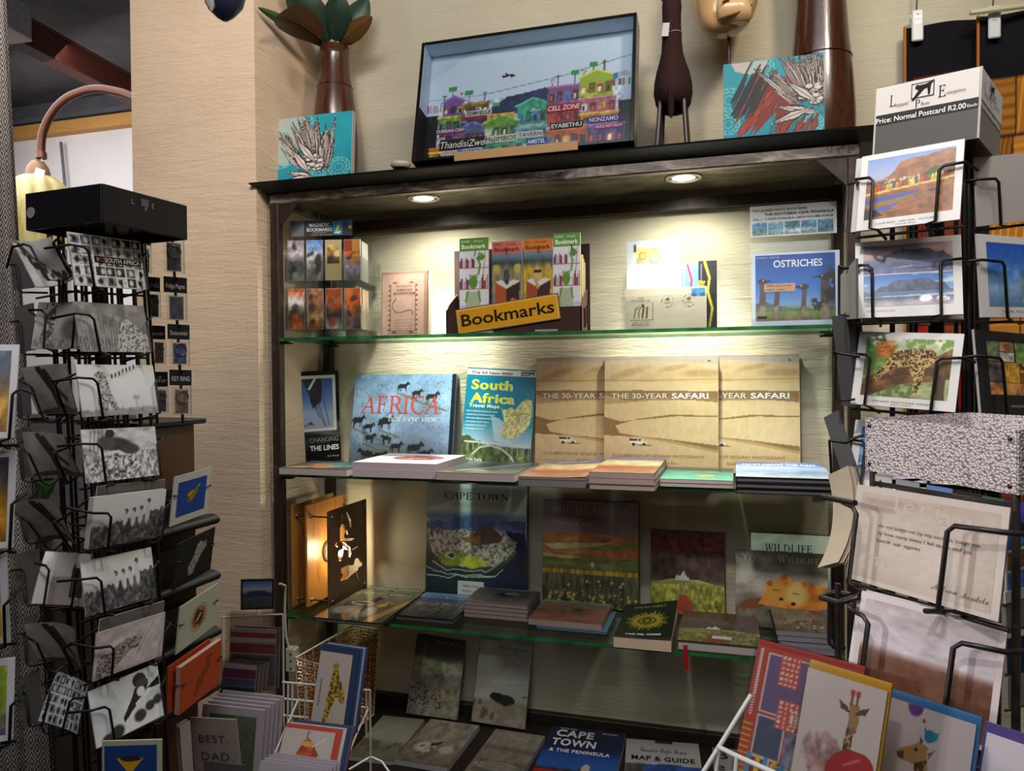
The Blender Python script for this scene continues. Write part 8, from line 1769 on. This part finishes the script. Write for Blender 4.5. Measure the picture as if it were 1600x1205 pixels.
# ---------------- giraffe card rack low at the aisle
def gr_pattern(nx=70,ny=90):
    p = Pic(nx,ny,'#b0483c',140); r = np.random.RandomState(4)
    for k in range(14): p.put(p.rect(0,k*.045,.10,k*.045+.022),'#d8b02a' if k < 9 else '#b8403a')
    for y in np.linspace(.45,.97,24): p.put(p.ell(.055,y,.014,.010),'#e4d8d0')
    for a,c in (((.14,.50,.62,.95),'#6a5a80'),((.66,.40,1,.93),'#7d86b0'),((.14,.16,.38,.46),'#4a5470'),((.42,.05,.8,.40),'#8a8aa0'),((.14,0,.3,.14),'#8a2430'),((.34,0,.6,.12),'#3a7ab0')): p.put(p.rect(a[0]-.012,a[1]-.01,a[2]+.012,a[3]+.01),'#dcc8c4'); p.put(p.rect(*a),c)
    for a in ((.26,.72,.44,.97),(.3,.40,.5,.62),(.42,.44,.6,.56)):
        p.put(p.rect(*a),'#c05a48')
        for i in range(4):
            for j in range(6): p.put(p.ell(a[0]+(a[2]-a[0])*(i+.5)/4,a[1]+(a[3]-a[1])*(j+.5)/6,.012,.010),'#ecdcd0')
    p.put(p.rect(.6,.38,.64,.95),'#c8806a'); [p.put(p.ell(.62,y,.012,.010),'#f0e4d8') for y in np.linspace(.4,.93,22)]
    p.put(p.rect(.84,.6,.96,.8),'#3f8a80'); p.tex(p.rect(.4,.0,.9,.4),.5,9,9); [p.put(p.rect(.1+.08*q,.0,.14+.08*q,.16),'#d8c44a' if q % 2 else '#4a9ac0') for q in range(6)]
    return p
def head_front(p,cx,cy,s):
    B,D = '#a08056','#5a4030'
    p.put(p.poly([(cx-.28*s,cy-1.4*s),(cx+.1*s,cy-1.4*s),(cx+.16*s,cy),(cx-.12*s,cy)]),'#b8a070'); p.spots(p.poly([(cx-.28*s,cy-1.4*s),(cx+.1*s,cy-1.4*s),(cx+.16*s,cy-.1*s),(cx-.12*s,cy-.1*s)]),60,.012,.022,'#4a3a26',3)
    p.put(p.poly([(cx-.2*s,cy+.36*s),(cx+.22*s,cy+.34*s),(cx+.28*s,cy-.1*s),(cx+.18*s,cy-.4*s),(cx-.02*s,cy-.38*s),(cx-.14*s,cy-.05*s)]),B); p.put(p.ell(cx+.1*s,cy-.34*s,.13*s,.09*s),'#8a6a4c')
    for s_ in (-1,1): p.put(p.poly([(cx+s_*.2*s,cy+.22*s),(cx+s_*.62*s,cy+.36*s),(cx+s_*.5*s,cy+.12*s),(cx+s_*.2*s,cy+.1*s)]),D); p.line([(cx+s_*.1*s,cy+.3*s),(cx+s_*.11*s,cy+.62*s)],.05*s,'#7d5c40'); p.put(p.rect(cx+s_*.11*s-.09*s,cy+.56*s,cx+s_*.11*s+.09*s,cy+.70*s),'#b83a44'); p.put(p.ell(cx+s_*.16*s,cy+.12*s,.05*s,.04*s),'#2c2018')
def gr_heart(nx=90,ny=110):
    p = Pic(nx,ny,'#cfc8c2',141); head_front(p,.64,.72,.30); p.put(p.ell(.34,.36,.25,.18,0,.1),'#b09490'); p.tex(p.ell(.34,.36,.27,.2),.4,14,14); p.put(p.ell(.66,.30,.27,.16,.5),'#a8242c'); p.put(p.ell(.83,.33,.16,.14),'#b02a30'); p.line([(.62,.34),(.8,.42)],.012,'#d88a88',.7); return p
def gr_side(nx=90,ny=110):
    p = Pic(nx,ny,'#cdc6c8',142); p.Y = p.Y-.17; m = p.poly([(.34,0),(.40,.3),(.38,.44),(.52,.50),(.56,.3),(.56,0)]); p.put(m,'#b8986a'); p.spots(m,50,.02,.03,'#4a3422',3)
    p.put(p.poly([(.16,.43),(.19,.39),(.36,.38),(.5,.44),(.52,.54),(.42,.57),(.33,.52),(.2,.47)]),'#b08a5c'); p.put(p.poly([(.16,.43),(.19,.39),(.26,.40),(.25,.46)]),'#4a3a34'); p.put(p.poly([(.42,.55),(.40,.62),(.46,.57)]),'#5a4030'); p.put(p.ell(.38,.50,.02,.016),'#2a1e16'); p.put(p.poly([(.52,.5),(.60,.54),(.54,.46)]),'#8a6a48')
    p.put(p.ell(.52,.63,.07,.05,.3),'#2f86a8'); p.put(p.poly([(.44,.70),(.5,.64),(.46,.62)]),'#2a7a9c'); p.put(p.poly([(.56,.66),(.62,.68),(.6,.6)]),'#3a96b8'); p.put(p.ell(.43,.73,.02,.018),'#b83a5c'); p.put(p.ell(.31,.82,.09,.075,.2,.1),'#6a3a8c'); p.put(p.ell(.26,.86,.04,.04),'#7a4a9c'); p.put(p.ell(.26,.16,.05,.05),'#b02a4c'); p.line([(.22,.1),(.26,.24)],.02,'#c03a5c'); return p
gd = .60; GRK = None
Q = [([(1188,994),(1352,1046),(1318,1262),(1146,1206)],'red and purple patterned card in a clear sleeve, first in the white card rack',gr_pattern(),'#b03a34','#c44a3a',(0,0,1,.955),.68),([(1266,1026),(1394,1072),(1362,1285),(1232,1236)],'giraffe with a red heart card and yellow envelope',gr_heart(),'#d8a414','#dfae16',(.0,0,.97,.935),.60),
     ([(1394,1073),(1536,1124),(1502,1345),(1362,1290)],'giraffe with a blue bird on its head card and blue envelope',gr_side(),'#3a86c4','#3f8cc8',(.0,0,.96,.935),.59),([(1540,1125),(1690,1180),(1652,1400),(1506,1345)],'pale card with a violet envelope at the end of the white card rack',Pic(4,4,'#c4bcc2'),'#5a4c8c','#5f5294',(.03,0,.97,.93),.58)]
first = None
for k,(q,lab,art,base,edge,rect,d) in enumerate(Q):
    M,w,h = fit(q,d,-48,25,0,sy=10,sl=10,sr=6); first = first or (M,w,h); r = root('greeting_card',M,lab,'card','cards in the white rack'); m = MB(); m.box((0,h/2,-.002),(w,h,.003),base,'card'); m.build('envelope',r); m = MB(); m.box((rect[2]*w/2-w/2+rect[0]*w/2,h*rect[3]/2,.0006),((rect[2]-rect[0])*w,h*rect[3],.001),'#d2ccc6','paper'); art.a = np.clip(art.a*1.16,0,240); m.art(art,rect[0]*w-w/2,0,rect[2]*w-w/2,h*rect[3],.0013,'card'); m.build('printed_card',r)
    if k < 3: m = MB(); m.box((0,h/2,.003),(w+.004,h+.002,.0006),'#ffffff','sleeve'); m.build('clear_sleeve',r)
M,w,h = first; WH = '#c9c6c2'
wr = root('wire_card_rack',Matrix.Translation((float(M.translation.x)+.1,float(M.translation.y)-.03,0)),'white wire rack holding the giraffe cards low beside the aisle','card rack'); wi = wr.matrix_world.inverted()
def wtube(ps,r=.0022,d=.66):
    m = MB(); m.tube([atD(x,y,dd) for x,y,dd in ps],r,WH,'plastic',7); m.build('wire',wr,wi)
wtube([(1174,1086,.66),(1096,1212,.66),(1060,1275,.66)]); wtube([(1122,1167,.66),(1152,1182,.64),(1250,1226,.595)]); wtube([(1124,1166,.66),(1118,1215,.66),(1112,1290,.66)]); wtube([(1152,1182,.64),(1142,1290,.64)]); wtube([(1112,1290,.66),(1142,1290,.64),(1300,1345,.60),(1520,1430,.57)])
m = MB()
p0,p1 = atD(1112,1290,.66),atD(1520,1430,.57)
for p in (p0,p1): m.tube([p,(p[0],p[1],.002)],.004,WH,'plastic',8)
m.tube([p0,p1],.003,WH,'plastic',7); m.tube([(p0[0],p0[1],.006),(p1[0],p1[1],.006)],.004,WH,'plastic',8); m.build('leg_frame',wr,wi)
# ================================================================== low goods between the left rack and the unit
# amber bead basket on the bottom shelf
zr = .748; P1,P2,P3 = atZ(452,1028,zr),atZ(541,978,zr),atZ(582,986,zr); P4 = P1+(P3-P2); C4 = (P1+P2+P3+P4)/4; zb = ZB+.012; C4[0] += .018
bk = root('bead_basket',Matrix.Translation((C4[0],C4[1],ZB+.0006)),'white wire basket lined with amber beads on the bottom shelf','basket'); rim = [p-np.array([C4[0],C4[1],ZB]) for p in (P1+[.018,0,0],P2+[.018,0,0],P3+[.018,0,0],P4+[.018,0,0])]; low = [np.array([p[0]*.86,p[1]*.86,.008]) for p in rim]
m = MB(); m.tube(rim,.003,'#d8d6d0','plastic',8,True); m.build('rim',bk); m = MB(); m.tube(low,.003,'#d8d6d0','plastic',8,True); [m.tube([low[0]*(1-t)+low[1]*t,low[3]*(1-t)+low[2]*t],.0018,'#d8d6d0','plastic',6) for t in np.linspace(.1,.9,6)]; m.build('bottom_grid',bk)
bead = MB()
for i in range(4):
    a,b,c,d_ = rim[i],rim[(i+1) % 4],low[i],low[(i+1) % 4]; n_ = (7,3)[i % 2]
    m = MB(); [m.tube([a*(1-t)+b*t,c*(1-t)+d_*t],.0019,'#d8d6d0','plastic',6) for t in np.linspace(0,1,n_+1)[:-1]]; m.build('side_grid',bk)
    m = MB(); L = np.linalg.norm(b-a); nb = int(L/.0105)
    for r_ in range(25):
        v_ = .035+r_*.038
        for k in range(nb):
            t = (k+.5+.3*(r_ % 2))/(nb+.6); p = (a*(1-t)+b*t)*(1-v_)+(c*(1-t)+d_*t)*v_; s_ = .0046
            m.add([p+np.array(q)*s_ for q in ((1,0,0),(-1,0,0),(0,1,0),(0,-1,0),(0,0,1),(0,0,-1))],[(0,2,4),(2,1,4),(1,3,4),(3,0,4),(2,0,5),(1,2,5),(3,1,5),(0,3,5)],'#c07a20','amber_beads')
    o_ = m.build('bead_lining',bk); o_['kind'] = 'stuff'
# socket block and its flex at the unit's front post
c = atY(457,1030,1.765); sk = root('socket_block',place(c,0,0),'white plug socket block hanging by the front post of the unit','socket'); m = MB(); m.box((0,0,0),(.030,.066,.026),'#b9b5a4','plastic',bev=.004); [m.lathe([(.003,0),(.003,.001)],'#3a3630','plastic',10,Matrix.Translation((.003,y,.0132))) for y in (-.02,0,.018)]; m.build('body',sk)
m = MB(); m.tube([(-.014,.03,-.004),(-.02,.06,-.002),(-.021,.12,.002),(-.018,.17,.004),(-.012,.20,.012),(-.006,.215,.045)],.0034,'#b9b5a4','plastic',8); m.build('flex',sk)

def pockets(name,x,y,d,label): return root(name,Matrix.Translation((float(atD(x,y,d)[0]),float(atD(x,y,d)[1]),0)),label,'card rack')
def mesh_rack(r,wires,d,feet):
    i_ = r.matrix_world.inverted()
    for q in wires: m = MB(); m.tube([atD(*p) if len(p) == 3 else atD(*p,d) for p in q],.0022,'#c4c0b8','plastic',6); m.build('wire',r,i_)
    for f in feet: p = atD(*f); m = MB(); m.tube([p,(p[0],p[1],.002)],.004,'#c4c0b8','plastic',8); m.build('leg',r,i_)
# ---- middle rack: giraffe and lion cards
wk = pockets('wire_card_rack',505,1150,1.5,'white wire rack with the giraffe and lion cards in front of the bead basket')
mesh_rack(wk,[[(441,1066),(495,1071)],[(441,1092),(492,1097)],[(441,1118),(480,1122)],[(457,1068),(456,1130)],[(478,1070),(476,1132)],[(466,1093,1.45),(424,1190,1.36),(414,1215,1.34)],[(578,1079),(556,1078)],[(575,1106),(554,1105)],[(578,1079),(579,1240)],[(572,1080),(572,1150)],[(575,1108),(556,1150,1.45),(530,1215,1.38)],[(579,1183),(545,1203,1.46)],[(579,1183),(596,1190,1.5),(612,1212,1.48)],[(450,1067),(448,1230)],[(448,1230),(579,1240)]],1.5,[(448,1230,1.5),(579,1240,1.5),(414,1215,1.34),(530,1215,1.38)])
def gtall():
    p = Pic(44,100,'#b4a8a0',150); m = p.poly([(.30,0),(.36,.2),(.40,.45),(.46,.7),(.48,.82),(.62,.82),(.68,.7),(.86,.55),(.94,.4),(.84,.36),(.66,.45),(.56,.3),(.44,.1),(.40,0)]); p.put(m,'#b8962c'); p.spots(m,110,.02,.04,'#4a3a1c',4,rot=True); p.put(p.ell(.54,.83,.1,.04),'#9a7c34'); p.line([(.92,.85),(.84,.3)],.02,'#b0a05a',.5); p.line([(.66,.3),(.62,.05)],.02,'#b0a05a',.4); [p.line([(.14+.0*k,.3+.04*k),(.15,.32+.04*k)],.02,'#4a4a54',.8) for k in range(9)]; return p
def glion():
    p = Pic(60,60,'#b8aca6',151); p.line([(.47,.84),(.48,.96)],.012,'#3a2c28'); m = p.poly([(.2,0),(.22,.3),(.34,.56),(.42,.78),(.5,.84),(.62,.72),(.78,.5),(.84,.2),(.84,0)]); p.put(m,'#983a20'); p.spots(m,40,.03,.07,'#b8562a',3,rot=True); p.put(p.ell(.5,.72,.13,.05),'#c9a04a'); p.put(p.ell(.56,.1,.14,.2),'#cfae4c'); p.put(p.ell(.3,.42,.07,.09),'#c9a84a'); p.put(p.ell(.78,.42,.06,.1),'#c9a84a'); p.put(p.ell(.22,.08,.07,.1),'#c9a84a'); p.put(p.ell(.5,.16,.02,.02),'#4a2c1c'); p.put(p.ell(.62,.16,.02,.02),'#4a2c1c'); p.line([(.6,.66),(.84,.86)],.012,'#d8d4d0',.8); return p
def envs(q,d,lab,n,cols,labs,off,w_,grp):
    M,w,h = fit(q,d,20,20,0,sy=10,sl=8)
    for k in range(n): card('envelope',labs[k],M @ Matrix.Translation((off[0]*(k+1),off[1]*(k+1),-.004*(k+1))),w,h,.003,None,0,None,'card',grp,'envelope',cols[k])
    return M,w,h
ge = [(503,1004),(561,1017),(545,1150),(484,1138)]; M,w,h = envs(ge,1.43,'',3,['#2c4468','#8a96a8','#2a3c5c'],['blue envelope directly behind the tall giraffe card','pale blue envelope second behind the tall giraffe card','dark blue envelope furthest behind the tall giraffe card'],(.004,.001),0,None)
r = root('greeting_card',M,'tall narrow giraffe card on a blue envelope in the white wire rack','card'); m = MB(); m.box((0,h/2,-.001),(w,h,.002),'#263a5a','card'); m.build('envelope',r); m = MB(); m.box((-w*.07,h*.46,.0008),(w*.84,h*.92,.001),'#b4a8a0','paper'); m.art(gtall(),-w*.49,.001,w*.35,h*.92,.0015,'card'); m.build('printed_card',r)
le = [(449,1131),(536,1139),(517,1228),(424,1216)]; M,w,h = envs(le,1.36,'',3,['#b8b4ae','#24426a','#54405c'],['white envelope directly behind the lion card','blue envelope second behind the lion card','purple envelope furthest behind the lion card'],(.006,.003),0,None)
r = root('greeting_card',M,'lion face card with a red border in the white wire rack','card'); m = MB(); m.box((0,h/2,-.001),(w,h,.002),'#b03c28','card'); m.build('envelope',r); m = MB(); m.box((-w*.045,h*.46,.0008),(w*.88,h*.92,.001),'#b8aca6','paper'); m.art(glion(),-w*.485,.001,w*.395,h*.92,.0015,'card'); m.build('printed_card',r)
M,w,h = fit([(407,1188),(513,1203),(500,1290),(392,1272)],1.27,20,22,0)
for k in range(4): card('greeting_card','lilac grey card at the picture foot, %s of its pack of four' % ('foremost','second','third','hindmost')[k],M @ Matrix.Translation((.004*k,.004*k,-.006*k)),w,h,.003,None,0,None,'card','lilac grey cards at the picture foot','card','#a39aa4')
# ---- rack of sleeves and cards beside the brown stand
sr = pockets('wire_card_rack',380,1130,1.5,'white wire rack of sleeved souvenirs and cards beside the brown stand')
mesh_rack(sr,[[(442,960),(444,1200)],[(348,965),(346,1200)],[(348,965),(442,960)],[(346,1122),(442,1128)],[(296,1206,1.26),(420,1222,1.26)]],1.56,[(444,1200,1.56),(346,1200,1.56),(296,1206,1.26),(420,1222,1.26)])
def mtn():
    p = Pic(50,44,'#2a3a54',152); p.grad([(0,'#26282c'),(.35,'#34363a'),(.5,'#3a4a64'),(.7,'#7a7a84'),(1,'#2c4a7a')]); mountain(p,.42,.64,-.1,1.1,'#1f2c44',.01); p.spots(p.rect(0,0,1,.4),40,.01,.02,'#6a6660',3,a=.6); return p
M,w,h = fit([(376,906),(428,905),(428,952),(376,953)],1.58,25,2,0); card('picture_tile','small black edged tile of a flat mountain at dusk, above the sleeved packs',M,w,h,.006,mtn(),.004,None,'gloss',None,'picture','#121214')
m = MB(); A = np.array(M); m.tube([A[:3,3]+A[:3,1]*-.002-A[:3,2]*.004,atD(404,964,1.56)],.0022,'#c4c0b8','plastic',6); m.build('wire',sr,sr.matrix_world.inverted())
def pack(q,d,lab,bands,n,grp=None,pic=None):
    M,w,h = fit(q,d,22,8,0,sy=8)
    for k in range(n):
        Mk = M @ Matrix.Translation((.005*k,.003*k,-.006*k)); r = root('souvenir_pack',Mk,lab if isinstance(lab,str) else lab[k],'souvenir pack',grp); m = MB(); m.box((0,h*.42,-.001),(w*.86,h*.78,.002),'#c4bcb8','paper')
        if k == 0:
            for y0,y1,c in bands: m.quad(-w*.42,h*y0,w*.42,h*y1,.0004,c,'gloss')
            if pic: m.art(pic,-w*.42,h*.05,w*.42,h*.5,.0006,'gloss')
        m.build('insert',r); m = MB(); m.box((0,h/2,.002),(w,h,.001),'#ffffff','sleeve'); m.build('clear_sleeve',r)
pack([(356,957),(436,962),(438,1085),(350,1078)],1.5,['tall clear pack with red and white bands, behind the smaller packs','clear pack standing directly behind the tall banded one'],[(.70,.76,'#c0504a'),(.64,.69,'#dcd6d2'),(.5,.62,'#a8484c'),(.1,.48,'#94808e')],2,'tall clear packs')
def bay():
    p = Pic(36,26,'#4a5a74',153); p.grad([(0,'#2c2e30'),(.3,'#3a3c40'),(.4,'#6a7a94'),(1,'#5a6a88')]); p.put(p.below([(0,.4),(.4,.5),(.7,.42),(1,.5)],.05),'#3c3e42'); return p
pack([(346,1030),(406,1037),(402,1092),(340,1084)],1.44,['small clear pack with a purple band over a bay photo, in front','small clear pack second behind the bay photo pack','small clear pack third behind the bay photo pack','small clear pack hindmost behind the bay photo pack'],[(.78,.92,'#d8d2ce'),(.52,.78,'#8a4468')],4,'small clear packs',bay())
card('header_card','blank pale header card between the clear packs and the bird cards',*fit([(343,1078),(425,1090),(424,1104),(343,1090)],1.43,22,5,0),.001,None,0,None,'card',None,'card','#a89c94')
def bird():
    p = Pic(50,60,'#4f5a44',154); p.tex(p.all(),.25,5,5); p.line([(.45,.0),(.55,.4),(.5,.8)],.06,'#8a8230'); p.line([(.6,.1),(.72,.5)],.03,'#8a8230'); p.put(p.ell(.3,.2,.16,.2,0,.3),'#7a7428'); p.put(p.rect(0,.9,.5,1),'#3a5a40'); return p
M,w,h = fit([(318,1099),(412,1111),(406,1240),(306,1226)],1.38,24,14,0,sy=8)
for k in range(5): card('greeting_card',('sleeved card of a yellow bird on green, front of its pack','sleeved lilac card second in the bird pack','sleeved lilac card third in the bird pack','sleeved lilac card fourth in the bird pack','sleeved lilac card last in the bird pack')[k],M @ Matrix.Translation((.005*k,.004*k,-.008*k)),w,h,.004,bird() if k == 0 else None,0,None,'gloss','sleeved bird cards','card','#9f959c',art_rect=(.12,.0,.88,.90))
def let(m,w,h): T(m,w,h,'BEST.',.16,.55,.14,'#4a4442','w','l',.62); T(m,w,h,'DAD.',.18,.22,.15,'#4a4442','w','l',.68)
M,w,h = fit([(296,1117),(367,1129),(379,1206),(305,1206)],1.30,26,8,-2,sy=8); card('greeting_card','pale card reading BEST. DAD. leaning before the bird cards',M,w,h,.002,None,0,let,'card',None,'card','#a3958c')
card('greeting_card','dark mauve card showing only its top under the BEST. DAD. card',*fit([(320,1189),(381,1197),(384,1270),(316,1262)],1.26,26,8,0),.003,None,0,None,'card',None,'card','#4c464a')
M,w,h = fit([(281,1138),(297,1124),(303,1230),(289,1240)],1.25,75,4,0,sy=10)
for k in range(2): card('greeting_card','white card edge-on between the orange card and the BEST. DAD. card, ' +('near one','far one')[k],M @ Matrix.Translation((0,.002*k,-.006*k)),w,h,.003,None,0,None,'card','white cards edge-on','card','#9a948e')
S.cycles.use_denoising = True
S.cycles.sample_clamp_indirect = 4.0
S.cycles.max_bounces = 10; S.cycles.transparent_max_bounces = 24
S.cycles.diffuse_bounces = 4
S.cycles.caustics_reflective = False; S.cycles.caustics_refractive = False
